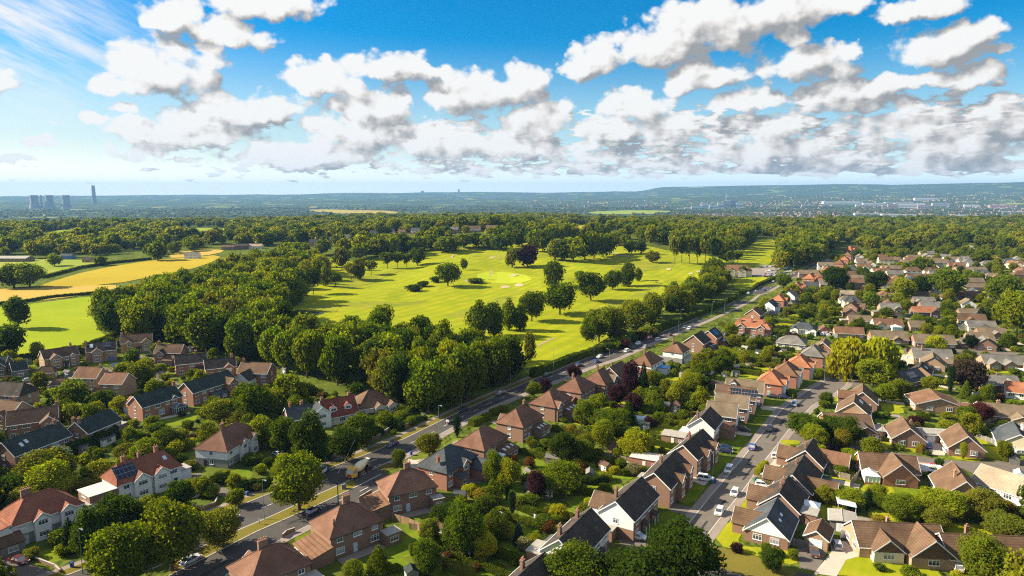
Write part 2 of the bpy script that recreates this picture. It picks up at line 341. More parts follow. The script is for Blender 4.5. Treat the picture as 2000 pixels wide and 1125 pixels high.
hard('asphalt', (.062, .057, .053), (.092, .085, .078)); hard('worn_asphalt', (.125, .108, .092), (.17, .148, .125)); hard('paving', (.23, .19, .165), (.29, .245, .205), .3, .3); hard('pale_paving', (.42, .36, .30), (.50, .43, .35), .3, .2); hard('kerb_stone', (.36, .34, .31), (.44, .42, .38)); hard('gravel', (.30, .24, .17), (.38, .31, .22), .6, .5); hard('pink_paving', (.38, .25, .20), (.44, .30, .24), .3, .25)
simple('sand', (.40, .32, .19), .95, .12, .4); simple('road_paint', (.75, .75, .72), .6, .15, 2)
m, q = new_mat('pond_water'); finish(q, (.05, .055, .045), .08, q.noise(posc(q), .7, 3), .06, .05, .6); M['water'] = m
# wide country: fields, copses and hedges fading into each other
m, q = new_mat('countryside'); co = posc(q)
wp = q.v('ADD', co, q.v('MULTIPLY', q.noise(co, .0016, 3, .5, 1), (260., 260., 0.)))
vf = q.n('ShaderNodeTexVoronoi', {'Vector': q.v('MULTIPLY', wp, (1., 1.0, 0.)), 'Scale': .0042}, voronoi_dimensions='2D')
ve = q.n('ShaderNodeTexVoronoi', {'Vector': q.v('MULTIPLY', wp, (1., 1.0, 0.)), 'Scale': .0042}, voronoi_dimensions='2D', feature='DISTANCE_TO_EDGE')
sr = q.n('ShaderNodeSeparateColor', {0: vf.outputs['Color']})
fld = q.ramp(sr.outputs[0], [(0, (.06, .09, .02)), (.35, (.11, .15, .025)), (.6, (.17, .22, .035)), (.82, (.29, .29, .06)), (1, (.40, .34, .11))], 'CONSTANT')
wd = q.noise(co, .0022, 5, .6); wt = q.noise(co, .05, 4, .7)
woodc = q.mix(q.n('ShaderNodeMapRange', {0: wt, 1: .38, 2: .62}).outputs[0], (.02, .034, .010), (.07, .095, .022))
isw = q.m('MAXIMUM', q.n('ShaderNodeMapRange', {0: wd, 1: .40, 2: .44}).outputs[0], q.m('LESS_THAN', ve.outputs[0], .035))
far = q.mix(isw, fld, woodc)
n1 = q.noise(co, .06, 5, .65); n2 = q.noise(co, .9, 5, .7)
near = q.mix(q.n('ShaderNodeMapRange', {0: n1, 1: .35, 2: .65}).outputs[0], (.07, .10, .014), (.14, .175, .02))
near = q.mix(q.m('MULTIPLY', n2, .6), near, (.045, .055, .014))
ds = q.v('LENGTH', co)
colr = q.mix(q.n('ShaderNodeMapRange', {0: ds, 1: 950., 2: 1250.}).outputs[0], near, far)
finish(q, colr, .95, q.m('MULTIPLY', wt, isw), 1.0, 6.0, .02); M['country'] = m

# ---------------------------------------------------------------- mesh builder
class MB:
    def __init__(s): s.v = []; s.f = []; s.mi = []
    def poly(s, pts, mi=0):
        b = len(s.v); s.v += [tuple(p) for p in pts]; s.f.append(list(range(b, b+len(pts)))); s.mi.append(mi); return s
    def add(s, vs, fs, mi=0):
        b = len(s.v); s.v += [tuple(p) for p in vs]; s.f += [[b+i for i in f] for f in fs]; s.mi += [mi]*len(fs); return s
    def box(s, x0, x1, y0, y1, z0, z1, mi=0):
        return s.add([(x0,y0,z0),(x1,y0,z0),(x1,y1,z0),(x0,y1,z0),(x0,y0,z1),(x1,y0,z1),(x1,y1,z1),(x0,y1,z1)],
                     [(3,2,1,0),(4,5,6,7),(0,1,5,4),(1,2,6,5),(2,3,7,6),(3,0,4,7)], mi)
    def prism(s, base, top, mi=0):  # two rings of equal length joined
        n = len(base)
        return s.add(list(base)+list(top), [tuple(range(n-1,-1,-1)), tuple(range(n,2*n))]+[(i,(i+1)%n,n+(i+1)%n,n+i) for i in range(n)], mi)
    def slab(s, quad, t, mi=0):  # a thick sheet: quad extruded along its normal by -t
        a, b, c = (Vector(p) for p in quad[:3]); nn = (b-a).cross(c-a).normalized()
        return s.prism([Vector(p)-nn*t for p in quad], quad, mi)
    def cyl(s, p, q_, r0, r1, n=8, mi=0):
        p, q_ = Vector(p), Vector(q_); d = (q_-p).normalized(); a = d.orthogonal().normalized(); b = d.cross(a)
        ring = lambda c, r: [c+(a*cos(2*pi*i/n)+b*sin(2*pi*i/n))*r for i in range(n)]
        return s.prism(ring(p, r0), ring(q_, r1), mi)
    def lathe(s, prof, n=12, mi=0, cx=0, cy=0):
        b = len(s.v)
        for r, z in prof: s.v += [(cx+r*cos(2*pi*i/n), cy+r*sin(2*pi*i/n), z) for i in range(n)]
        for k in range(len(prof)-1):
            for i in range(n): s.f.append([b+k*n+i, b+k*n+(i+1)%n, b+(k+1)*n+(i+1)%n, b+(k+1)*n+i]); s.mi.append(mi)
        s.f.append([b+(len(prof)-1)*n+i for i in range(n)]); s.mi.append(mi); return s
    def mesh(s, name, mats, smooth=False):
        me = bpy.data.meshes.new(name); me.from_pydata(s.v, [], s.f)
        for mt in mats: me.materials.append(M[mt] if isinstance(mt, str) else mt)
        if len(mats) > 1: me.polygons.foreach_set('material_index', s.mi)
        if smooth: me.polygons.foreach_set('use_smooth', [True]*len(s.f))
        me.update(); return me
def put(name, me, loc=(0,0,0), rz=0.0, parent=None):
    o = bpy.data.objects.new(name, me); COL.objects.link(o)
    o.location = loc
    if rz: o.rotation_euler = (0, 0, rz)
    if parent is not None: o.parent = parent
    return o
def part(name, mb, mats, parent=None, loc=(0,0,0), rz=0.0, smooth=False):
    return put(name, mb.mesh(name, mats if isinstance(mats, (list, tuple)) else [mats], smooth), loc, rz, parent)
LAB = set()
def tag(o, label, cat, group=None):
    o['label'] = label; o['category'] = cat
    if group: o['group'] = group
    LAB.add(label); return o
def thing(name, label, cat, loc=(0,0,0), rz=0.0, group=None):
    o = bpy.data.objects.new(name, None); COL.objects.link(o); o.location = loc; o.rotation_euler = (0, 0, rz); o.empty_display_size = .5
    return tag(o, label, cat, group)

# ---------------------------------------------------------------- ground, fields, roads
def struct(o, kind='structure'): o['kind'] = kind; return o
angs = [-180+i*10 for i in range(12)]+[-62+i*.4 for i in range(311)]+[70+i*10 for i in range(11)]
rads = [4.0]
while rads[-1] < 22000: rads.append(rads[-1]*(1.02 if rads[-1] < 3000 else 1.03))
mb = MB()
for r in rads:
    for a in angs:
        x, y = r*sin(radians(a)), r*cos(radians(a)); mb.v.append((x, y, hgt(x, y)))
na = len(angs)
for i in range(len(rads)-1):
    for j in range(na):
        k = (j+1) % na; mb.f.append([i*na+j, i*na+k, (i+1)*na+k, (i+1)*na+j]); mb.mi.append(0)
mb.f.append(list(range(na-1, -1, -1))); mb.mi.append(0)
for f in mb.f: f.reverse()
g = part('ground', mb, 'country', smooth=True); struct(g)

def pts(s, sc_=None):
    v = [float(t) for t in s.replace(' ', ',').split(',') if t]
    p = list(zip(v[::2], v[1::2]))
    if sc_: p = [(sc_[0]+a/sc_[2], sc_[1]+b/sc_[2]) for a, b in p]
    return p
Z_ = {'A': (0,640,4.), 'B': (0,844,4.), 'C': (400,640,4.), 'D': (400,844,4.), 'E': (800,640,4.), 'F': (800,844,4.), 'G': (1200,640,4.), 'H': (1200,844,4.), 'I': (1500,640,4.), 'L': (1500,844,4.), 'J': (1500,440,4.), 'K': (1100,400,4.), 'Q': (700,400,4.), 'S': (300,400,4.), 'T': (0,340,4.), 'P': (0,0,1.)}
def zp(s):  # 'A: x,y x,y' -> photo pixels
    k, r = s.split(':', 1); return pts(r, Z_[k])
def inside(p, poly):
    x, y = p[0], p[1]; c = False; n = len(poly)
    for i in range(n):
        x1, y1 = poly[i][0], poly[i][1]; x2, y2 = poly[i-1][0], poly[i-1][1]
        if (y1 > y) != (y2 > y) and x < (x2-x1)*(y-y1)/(y2-y1)+x1: c = not c
    return c
def smooth_loop(p, it=2, closed=True):
    for _ in range(it):
        o = []
        for i in range(len(p) if closed else len(p)-1):
            a, b = Vector(p[i][:2]), Vector(p[(i+1) % len(p)][:2]); o += [a*.75+b*.25, a*.25+b*.75]
        if not closed: o = [Vector(p[0][:2])]+o+[Vector(p[-1][:2])]
        p = o
    return p
def drape(name, poly, mat, off, kind='structure', step=None, thick=0.0):
    "a sheet laid on the terrain inside a ground polygon"
    P = [Vector((p[0], p[1])) for p in poly]
    dist = sum(p.length for p in P)/len(P)
    if step is None: step = max(4.0, dist*.02)
    B = []
    for i in range(len(P)):
        a, b = P[i], P[(i+1) % len(P)]; n = max(1, int((b-a).length/step)) if dist > 370 else 1
        B += [a.lerp(b, k/n) for k in range(n)]
    V = list(B); E = [(i, (i+1) % len(B)) for i in range(len(B))]
    if dist > 370:
        x0, x1 = min(p.x for p in B), max(p.x for p in B); y0, y1 = min(p.y for p in B), max(p.y for p in B)
        i = x0+step*.5
        while i < x1:
            j = y0+step*.5
            while j < y1:
                if inside((i, j), B): V.append(Vector((i, j)))
                j += step
            i += step
    vo, _, fo, *_r = delaunay_2d_cdt(V, E, [], 1, 1e-4)
    mb = MB()
    mb.v = [(p.x, p.y, hgt(p.x, p.y)+off) for p in vo]
    for f in fo:
        f = list(f); a, b, c = (vo[k] for k in f[:3])
        if (b-a).cross(c-a) < 0: f.reverse()
        mb.f.append(f); mb.mi.append(0)
    if thick:
        nb = len(B); base = len(mb.v)
        mb.v += [(p.x, p.y, hgt(p.x, p.y)-.05) for p in B]; mb.v += [(p.x, p.y, hgt(p.x, p.y)+off) for p in B]
        for i in range(nb):
            j = (i+1) % nb; mb.f.append([base+i, base+j, base+nb+j, base+nb+i]); mb.mi.append(0)
    POLYS.append((name, P, min(p.x for p in P), max(p.x for p in P), min(p.y for p in P), max(p.y for p in P)))
    o = part(name, mb, mat, smooth=False); struct(o, kind); return o
POLYS = []
GK = 0
def patch(name, s, mat, off=None, sm=1, thick=0.0):
    global GK
    GK += 1
    poly = [gp(*p) for p in zp(s)]
    if sm: poly = smooth_loop(poly, sm)
    d = sum(Vector(p[:2]).length for p in poly)/len(poly)
    return drape(name, poly, mat, (off if off is not None else .012)+GK*.0002+max(0, d-300)*.00045, thick=thick)
def ribbon(line, wl, wr):  # polygon left/right of a ground polyline
    L, Rr = [], []
    n = len(line)
    for i, p in enumerate(line):
        a = Vector(line[max(0, i-1)][:2]); b = Vector(line[min(n-1, i+1)][:2]); d = (b-a).normalized(); nn = Vector((-d.y, d.x)); p = Vector(p[:2])
        L.append(p+nn*wl); Rr.append(p-nn*wr)
    return L+Rr[::-1]
# fields and golf course
patch('fairway', 'P:510,655 545,612 600,575 640,535 598,512 640,503 700,515 760,505 830,488 880,478 990,474 1080,476 1190,474 1250,480 1320,492 1420,508 1445,530 1380,565 1300,605 1210,645 1140,690 1090,712 1010,722 960,702 900,692 840,672 760,655 650,670 600,672', 'fairway', .10)
patch('fairway', 'P:1425,518 1470,478 1482,468 1518,468 1512,505 1500,522 1450,526', 'fairway', .12)
patch('fairway', 'P:1432,548 1470,540 1505,543 1490,552 1436,570', 'fairway', .12)
patch('rough_grass', 'P:1050,712 1075,690 1120,668 1160,672 1150,690 1110,708 1060,722', 'rough_grass', .2)
patch('rough_grass', 'P:845,672 880,650 912,652 930,668 900,684', 'rough_grass', .2)
patch('putting_green', 'P:925,538 960,530 1020,535 1045,545 1010,556 950,552', 'putting_green', .2)
for s in ('P:640,600 700,588 790,592 850,585 800,600 700,606','P:850,620 930,600 1000,570 1060,560 1010,585 930,622','P:1130,610 1200,590 1260,560 1300,556 1240,600 1170,625','P:900,500 980,495 1060,500 1120,496 1060,506 960,507','P:1180,520 1260,505 1330,515 1290,528 1220,530','P:640,560 690,545 760,530 800,528 740,546 680,566'): patch('rough_grass', s, 'rough_grass', .18, 3)
for s in ('Q:1105,640 1150,632 1195,645 1165,652 1120,654', 'Q:1215,628 1255,612 1300,630 1270,640 1225,642', 'Q:1020,412 1060,406 1110,412 1080,420 1030,424', 'Q:1085,575 1120,565 1155,575 1110,585', 'Q:1160,560 1220,545 1265,548 1210,565', 'Q:830,590 860,585 870,610 845,612', 'K:800,500 830,495 850,510 815,516', 'K:970,540 1000,530 1020,542 990,548', 'K:1030,522 1060,515 1085,522 1050,530', 'S:1200,975 1240,970 1280,985 1230,992', 'C:880,70 910,68 925,85 890,95', 'C:800,15 840,12 880,25 830,32', 'C:1560,8 1600,6 1625,14 1590,20', 'S:1285,1035 1320,1030 1335,1045 1300,1052'):
    patch('sand_bunker', s, 'sand', .26, 2)
patch('pond', 'S:1075,845 1130,820 1200,830 1290,842 1350,850 1240,872 1170,886 1090,880', 'water', .22, 2)
patch('pond_bank', 'S:1180,800 1260,780 1380,790 1440,815 1440,840 1350,843 1240,836 1190,830', 'rough_grass', .3, 2)
patch('path', 'K:375,370 400,382 440,402 530,412 530,404 450,396 410,378 385,368', 'gravel', .26, 0)
patch('path', 'Q:1030,515 1045,515 1052,530 1035,555 1020,560 1035,535', 'gravel', .26, 0)
patch('path', 'Q:718,418 735,392 755,390 735,418', 'gravel', .26, 0)
patch('path', 'E:1000,135 1130,80 1140,84 1010,145', 'gravel', .26, 0)
patch('path', 'E:815,215 900,185 905,195 820,230', 'gravel', .26, 0)
patch('field', 'P:-40,508 60,507 180,508 205,516 110,537 80,542 -40,552', 'meadow', .1)
patch('field', 'P:78,557 180,527 300,508 350,505 440,497 400,520 300,540 220,556 78,562', 'wheat', .1)
patch('field', 'P:-40,566 80,562 215,556 240,560 180,575 60,590 -40,592', 'stubble', .12)
patch('field', 'P:-40,604 60,594 190,577 230,580 190,620 190,650 250,668 150,676 60,698 -40,700', 'bright_field', .1)
patch('field', 'P:325,500 360,490 440,487 430,496 340,506', 'stubble', .13)
patch('field', 'P:590,411 640,409 790,414 770,419 640,417', 'wheat', .5)
patch('field', 'P:1140,416 1180,412 1310,411 1310,418 1180,420', 'bright_field', .5)
patch('field', 'P:1090,452 1110,446 1178,446 1170,453', 'bright_field', .5)
patch('field', 'P:363,452 372,446 398,448 385,454', 'bright_field', .5)
patch('field', 'P:425,434 440,430 475,432 460,435', 'bright_field', .5)
patch('field', 'P:330,472 420,468 470,448 380,445 315,452', 'meadow', .5)
patch('field', 'P:50,472 190,471 240,452 90,449', 'bright_field', .5)
patch('field', 'P:1085,458 1185,458 1190,440 1090,441', 'wheat', .5)
# roads
RL = [gp(*p) for p in pts('60,1150 282,1068 437,1000 540,959 650,912 712,889 790,857 857,824 907,800 975,770 1037,743 1082,726 1110,713 1175,690 1237,669 1285,652 1350,626 1420,596 1480,563 1515,548 1560,528 1600,510')]
RR = [gp(*p) for p in pts('120,1190 330,1097 465,1036 540,1004 625,964 687,937 745,909 800,884 857,850 920,815 962,794 1012,773 1050,757 1100,739 1145,720 1205,700 1262,675 1310,655 1382,626 1452,594 1500,569 1528,553 1568,532 1606,512')]
SL = [gp(*p) for p in pts('330,1125 400,1090 500,1039 615,989 700,949 745,926')]
SR = [gp(*p) for p in pts('440,1125 500,1083 555,1050 612,1022 700,980 760,945')]
TL = [gp(*p) for p in pts('1275,1110 1332,1040 1385,972 1415,937 1450,896 1486,851 1525,802 1570,768 1606,748 1622,738 1640,730')]
TR = [gp(*p) for p in pts('1335,1110 1372,1058 1405,1015 1450,960 1482,915 1525,860 1542,838 1587,792 1625,772 1650,755 1660,742')]
def road(name, L, Rr, mat, off): return drape(name, [Vector(p[:2]) for p in L]+[Vector(p[:2]) for p in Rr][::-1], mat, off)
road('main_road', RL, RR, 'asphalt', .030)
road('service_road', SL, SR, 'asphalt', .022)
road('street', TL, TR, 'worn_asphalt', .032)
patch('road_junction', 'P:690,938 742,908 765,945 757,948 735,960 700,955', 'asphalt', .026, 0)
patch('side_street', 'P:1535,838 1560,838 1600,853 1660,868 1720,880 1790,890 1850,899 1910,902 2010,900 2010,952 1930,940 1880,915 1800,905 1720,893 1655,884 1600,872 1545,866 1515,868', 'worn_asphalt', .028, 0)
patch('side_street', 'P:1655,745 1700,700 1740,690 1790,675 2010,690 2010,700 1800,688 1760,700 1720,720 1690,745 1640,775', 'worn_asphalt', .02, 0)
patch('side_street', 'P:1385,1064 1430,1090 1600,1126 1720,1150 1700,1180 1400,1180 1300,1170 1290,1090', 'asphalt', .029, 0)
patch('side_street', 'P:1936,580 1960,610 1990,635 2040,650 2040,630 2000,618 1965,596 1945,578', 'worn_asphalt', .05, 0)
patch('estate_road', 'A:560,380 800,300 900,340 990,380 1140,380 1330,420 1420,440 1350,470 1240,470 1180,440 1110,405 950,400 800,380 640,420 440,470 240,470 120,440 150,400 400,420', 'worn_asphalt', .02)
patch('estate_road', 'A:1030,260 1060,210 1210,240 1230,270 1130,290 1040,290 960,300 900,330 860,310 980,260', 'worn_asphalt', .022)
patch('car_park', 'K:1470,490 1520,470 1640,475 1670,520 1590,560 1500,575 1440,540', 'paving', .1, 0)
def kerb(name, line, w=.3, h=.11, mat='kerb_stone', up=0.0):
    n = len(line); L = ribbon(line, w/2, w/2); mb = MB()
    A, B = L[:n], L[n:][::-1]
    for i in range(n-1):
        q4 = [A[i], B[i], B[i+1], A[i+1]]
        mb.prism([(p.x, p.y, hgt(p.x, p.y)-.1) for p in q4], [(p.x, p.y, hgt(p.x, p.y)+h+up) for p in q4])
    return struct(part(name, mb, mat))
for l in (RL, RR, SL, SR, TL, TR): kerb('kerb', l)
def walk(name, line, a, b, mat, off=.08):
    n = len(line); r = ribbon(line, a, b); return drape(name, r, mat, off, thick=1)
# pavements and verges beside the kerbs
walk('verge', RL, 2.6, -.16, 'verge', .085); walk('pavement', RL[:14], 4.2, -2.62, 'paving', .075)
walk('pavement', RR[6:], -.16, 2.6, 'paving', .075)
walk('pavement', SR, -.16, 2.0, 'paving', .075)
walk('pavement', TL, 2.0, -.16, 'paving', .075); walk('pavement', TR, -.16, 2.0, 'paving', .075)
drape('verge', [Vector(p[:2]) for p in RR[1:6]]+[Vector(p[:2]) for p in SL[::-1][1:]], 'verge', .09, thick=1)
patch('verge', 'D:1365,262 1420,245 1480,240 1500,285 1400,305', 'verge', .09, 1, 1)
# white lines
def dash(line, d0, d1, w=.14, off=.04):
    mb = MB(); P = [Vector(p[:2]) for p in line]; acc = 0; seg = []
    tot = sum((b-a).length for a, b in zip(P, P[1:]))
    def at(s):
        for a, b in zip(P, P[1:]):
            l = (b-a).length
            if s <= l: return a.lerp(b, s/l), (b-a).normalized()
            s -= l
        return P[-1], (P[-1]-P[-2]).normalized()
    s = 2.0
    while s < tot-d0:
        (a, da), (b, db) = at(s), at(s+d0); na_, nb_ = Vector((-da.y, da.x))*w/2, Vector((-db.y, db.x))*w/2
        mb.poly([(p.x, p.y, hgt(p.x, p.y)+off+max(0, p.length-380)*.0006) for p in (a-na_, b-nb_, b+nb_, a+na_)]); s += d0+d1
    return struct(part('road_marking', mb, 'road_paint'))
mid = [(a+b)/2 for a, b in zip(RL, RR)]
dash(mid, 3.2, 5.6)
dash([gp(*p) for p in zp('D:1175,345 1260,300 1390,245')], 1.0, .7, .14); dash([gp(*p) for p in zp('D:1195,352 1280,312 1365,265')], 1.0, .7, .14)
dash([gp(*p) for p in zp('D:1275,305 1345,332')], 6.0, .1, .14); dash([gp(*p) for p in zp('D:1000,560 1110,510 1240,450 1340,400')], 3.0, 3.6)
dash([gp(*p) for p in zp('H:540,770 640,640 770,480 860,365 1000,205')], 60, .1, .12, .042)
dash([gp(*p) for p in zp('H:690,845 820,670 900,560 1010,440 1130,270')], 60, .1, .1, .042)
# patched tarmac and drain covers
hard('fresh_asphalt', (.035, .034, .034), (.05, .048, .047))
rp = random.Random(9)
for line, wl, n in ((mid, 3.6, 16), ([(a+b)/2 for a, b in zip(TL, TR)], 2.3, 12), ([(a+b)/2 for a, b in zip(SL, SR)], 2.0, 5)):
    for k in range(n):
        i = rp.randrange(len(line)-1); p = line[i].lerp(line[i+1], rp.random()); d = (line[i+1]-line[i]); d.z = 0; d.normalize(); nn = Vector((-d.y, d.x, 0)); p = p+nn*rp.uniform(-wl, wl)*.6; a, b = rp.uniform(1.2, 7), rp.uniform(.5, 1.3)
        if p.length > 420: continue
        drape('road_patch', [p+d*a+nn*b*.5, p-d*a+nn*b*.5, p-d*a-nn*b*.5, p+d*a-nn*b*.5], 'fresh_asphalt', .036+k*.0001); POLYS.pop()
# lawns
for k, s in enumerate('''A:1215,745 1290,705 1480,675 1570,700 1400,775 1280,760|A:1080,430 1180,450 1235,475 1160,505 1090,500|A:940,240 1000,235 1060,280 1020,310 960,310|A:205,290 300,265 310,300 230,320
B:205,945 290,925 490,905 570,950 420,1030 300,990|D:115,340 210,300 330,280 390,340 300,380 240,415 130,395|D:1285,890 1430,850 1560,800 1760,880 1610,990 1430,960|D:1210,1050 1330,975 1510,1045 1380,1120 1220,1110|D:690,830 790,790 820,810 720,860
F:465,440 600,375 800,425 760,470 700,495 560,455|F:850,690 960,690 1080,735 990,775 880,770|F:620,890 780,860 880,905 840,960 700,920|F:1340,215 1480,185 1690,240 1650,310 1390,285|F:340,1050 500,1010 720,1090 700,1124 400,1110|F:1550,960 1700,920 1780,935 1700,1000 1560,1000|F:1200,600 1300,590 1300,640 1220,640
G:825,835 1080,850 980,968 820,935|H:735,190 935,195 880,262 790,275|H:600,270 870,258 800,335 650,340|H:470,440 745,395 605,582 460,525|H:220,640 520,610 560,660 480,720 360,800 200,800|G:1165,555 1360,592 1300,618 1145,595|G:1150,640 1280,662 1240,690 1130,672|G:1105,690 1235,712 1180,762 1070,745|C:1380,900 1500,840 1530,860 1420,910|C:1560,820 1720,740 1760,750 1600,835|L:860,300 900,290 930,310 870,320|E:1080,440 1210,400 1240,415 1100,460'''.replace('\n', '|').split('|')):
    patch('lawn', s, 'lawn', .03)
for s in '''G:1285,895 1375,895 1375,1010 1245,992|H:1175,255 1295,268 1272,355 1155,342|H:1030,440 1170,490 1085,605 935,592|H:895,612 1085,608 1062,705 878,670|H:865,692 1035,732 945,880 1080,900 1400,912 1452,1055 1150,980 755,868|L:535,1135 560,1060 610,995 720,952 900,968 1060,1010 1330,1062 1340,1135|L:770,625 880,605 1140,702 1000,715 800,665|I:825,868 1190,950 1160,985 815,908|I:1455,978 1665,1012 1650,1055 1425,1020|I:1640,920 1780,930 1965,982 1900,1055 1640,1000|G:1690,565 1755,490 1835,497 1795,585|G:1800,415 1880,390 1960,440 1870,470 1810,450|L:350,590 430,560 540,580 530,650 470,700 340,650|L:720,420 800,390 1080,430 1080,500 900,510 730,470|I:1180,740 1290,760 1300,800 1200,800|I:1720,810 1850,810 1790,870 1700,870|F:1290,1 1480,1 1480,40 1390,60|G:200,770 460,790 470,830 380,850 210,810|G:280,880 370,870 460,920 400,980 290,950|G:700,460 790,455 780,490 700,490|G:740,400 870,410 870,435 740,425|I:970,180 1060,170 1060,210 980,240|I:1060,200 1180,205 1170,230 1050,230|J:830,670 960,705 1060,715 1050,730 900,720 820,700|J:1620,620 1740,620 1740,650 1620,650|J:880,800 1020,800 1030,820 880,825|G:320,120 370,125 360,150 310,145|F:1800,55 1990,60 1990,110 1850,120|L:1480,540 1560,550 1560,630 1480,610|E:1800,770 1990,780 1990,830 1830,830|J:1640,520 1760,600 1740,610 1630,580|L:1210,280 1290,280 1300,300 1200,310'''.split('|'):
    patch('lawn', s.strip(), 'yellow_lawn', .03)
patch('verge', 'H:740,895 900,915 1160,990 1435,1092 1400,1135 1000,1135 740,1015', 'verge', .06, 1, 1)
patch('verge', 'H:1290,60 1460,65 1440,100 1300,95', 'yellow_lawn', .06)
# drives, terraces and paths
for s in '''L:470,860 720,850 785,950 610,1000 535,1130 360,1105 500,930|I:1250,880 1400,925 1380,1000 1265,995|H:1195,190 1235,175 1370,205 1290,272 1180,250|H:1040,420 1110,375 1200,440 1180,480|I:690,850 840,860 810,905 680,890|G:1130,610 1320,615 1300,660 1150,640|H:45,275 100,230 255,295 240,318|I:980,240 1060,210 1160,240 1130,300 1080,290|G:940,790 1080,830 1060,850 920,830|H:620,330 740,390 700,420 590,380|C:1580,1040 1690,1030 1700,1120 1600,1090|D:1590,210 1690,230 1690,300 1600,290'''.split('|'): patch('driveway', s.strip(), 'pale_paving', .045, 0)
for s in '''L:225,910 330,890 480,905 385,1095 250,1062|I:1190,900 1250,890 1275,990 1185,980|H:30,850 130,830 250,860 240,930 60,900|A:860,280 960,300 940,340 880,330|B:1480,330 1560,320 1850,490 1780,520 1500,430|F:1630,830 1760,850 1900,930 1840,950 1650,880|B:0,1000 60,970 420,1100 300,1130 0,1130|C:1000,980 1140,1010 1080,1040 980,1030|F:320,420 600,350 590,380 420,440 330,460|F:570,880 660,800 680,810 600,900|H:380,540 610,590 590,660 440,620'''.split('|'): patch('driveway', s.strip(), 'worn_asphalt', .042, 0)
for s in '''A:1190,715 1480,660 1490,672 1210,730|L:640,300 730,360 1080,420 1080,435 720,375|L:780,270 850,350 830,370|I:1150,1050 1255,1060 1240,1130 1150,1120|B:400,440 440,450 430,470 390,460|F:1300,1050 1400,1060 1390,1090 1290,1080|F:320,1030 490,1005 500,1020 440,1050 340,1045|F:500,1010 780,1090 770,1105 490,1030|L:500,950 540,960 380,1120 360,1110'''.split('|'): patch('terrace', s.strip(), 'pink_paving' if s[0] in 'I' else 'pale_paving', .048, 0)

# air: pale haze over the whole country
mb = MB(); mb.box(-21000, 21000, -3500, 20500, -800, 330)
hz = mb.mesh('haze', []); hm = bpy.data.materials.new('haze_air'); hm.use_nodes = True; hm.node_tree.nodes.clear(); qh = N(hm.node_tree)
pv = qh.n('ShaderNodeVolumePrincipled', {'Color': (.22, .47, .84, 1), 'Density': 4.9e-5, 'Anisotropy': 0.1})
oh = qh.n('ShaderNodeOutputMaterial'); hm.node_tree.links.new(pv.outputs[0], oh.inputs['Volume'])
hz.materials.append(hm); struct(put('haze', hz), 'stuff')
# ---------------------------------------------------------------- windows, doors (shared meshes)
_wc = {}
def win_meshes(w, h, n, fr='white_paint'):
    k = (round(w, 1), round(h, 1), n, fr)
    if k not in _wc:
        w, h = k[0], k[1]; a = MB(); t = .085  # faces -y, centred on its base line
        a.box(-w/2, w/2, -.06, .02, 0, t); a.box(-w/2, w/2, -.06, .02, h-t, h)
        a.box(-w/2, -w/2+t, -.058, .02, t, h-t); a.box(w/2-t, w/2, -.058, .02, t, h-t)
        for i in range(1, n):
            x = -w/2+w*i/n; a.box(x-t*.45, x+t*.45, -.057, .02, t, h-t)
        if h > 1.05: a.box(-w/2+t, w/2-t, -.056, .02, h*.7-.03, h*.7+.03)
        a.box(-w/2-.07, w/2+.07, -.12, .02, -.08, -.001)
        g = MB(); g.box(-w/2+t*.5, w/2-t*.5, -.03, .015, t*.5, h-t*.5)
        _wc[k] = (a.mesh('window', [fr]), g.mesh('pane', ['glass']))
    return _wc[k]
def window(root, x, y, z, rz, w, h, n=2, fr='white_paint'):
    f, g = win_meshes(w, h, n, fr)
    o = put('window', f, (x, y, z), rz, root); put('pane', g, (0, 0, 0), 0, o); return o
_dc = {}
def door(root, x, y, z, rz, w, h, mat, name='door'):
    k = (round(w, 1), round(h, 1), mat, name)
    if k not in _dc:
        a = MB(); w, h = k[0], k[1]
        a.box(-w/2, w/2, -.05, .02, 0, h)
        nb = 4 if name == 'garage_door' else 2
        for i in range(nb): a.box(-w/2+.08, w/2-.08, -.075, -.0505, h*(i+.1)/nb, h*(i+.9)/nb)
        b = MB(); b.box(w*.3, w*.3+.12, -.11, -.076, h*.45, h*.45+.04)
        _dc[k] = (a.mesh(name, [mat]), b.mesh('handle', ['galvanised']))
    o = put(name, _dc[k][0], (x, y, z), rz, root); put('handle', _dc[k][1], (0, 0, 0), 0, o); return o

SIDES = {'n': (0, -1, 0.0), 'f': (0, 1, pi), 'a': (-1, 0, -pi/2), 'b': (1, 0, pi/2)}
HOUSES = []; PLOTS = []; FOOT = []; MARKS = []
LWALL = {'white_render': 'grey_render'}
def gable_roof(x0, x1, hw, ez, rz_, ov=.35, og=.25, t=.13):
    "closed thick roof, ridge along x at height rz_, eaves at y=+-(hw+ov)"
    k = (rz_-ez)/hw; lo = ez-k*ov; X0, X1 = x0-og, x1+og; Y = hw+ov; m = MB()
    top = [(-Y, lo+t), (0, rz_+t), (Y, lo+t)]; bot = [(Y, lo), (0, rz_), (-Y, lo)]
    prof = top+bot; n = 6
    m.v = [(X0, a, b) for a, b in prof]+[(X1, a, b) for a, b in prof]
    m.f = [[i, (i+1) % n, n+(i+1) % n, n+i][::-1] for i in range(n)]+[[0, 1, 4, 5], [1, 2, 3, 4], [6+5, 6+4, 6+1, 6], [6+4, 6+3, 6+2, 6+1]]
    m.mi = [0]*len(m.f)
    m.prism([(X0-.01, -.14, rz_+t*.75), (X0-.01, .14, rz_+t*.75), (X0-.01, 0, rz_+t+.11)], [(X1+.01, -.14, rz_+t*.75), (X1+.01, .14, rz_+t*.75), (X1+.01, 0, rz_+t+.11)])
    return m
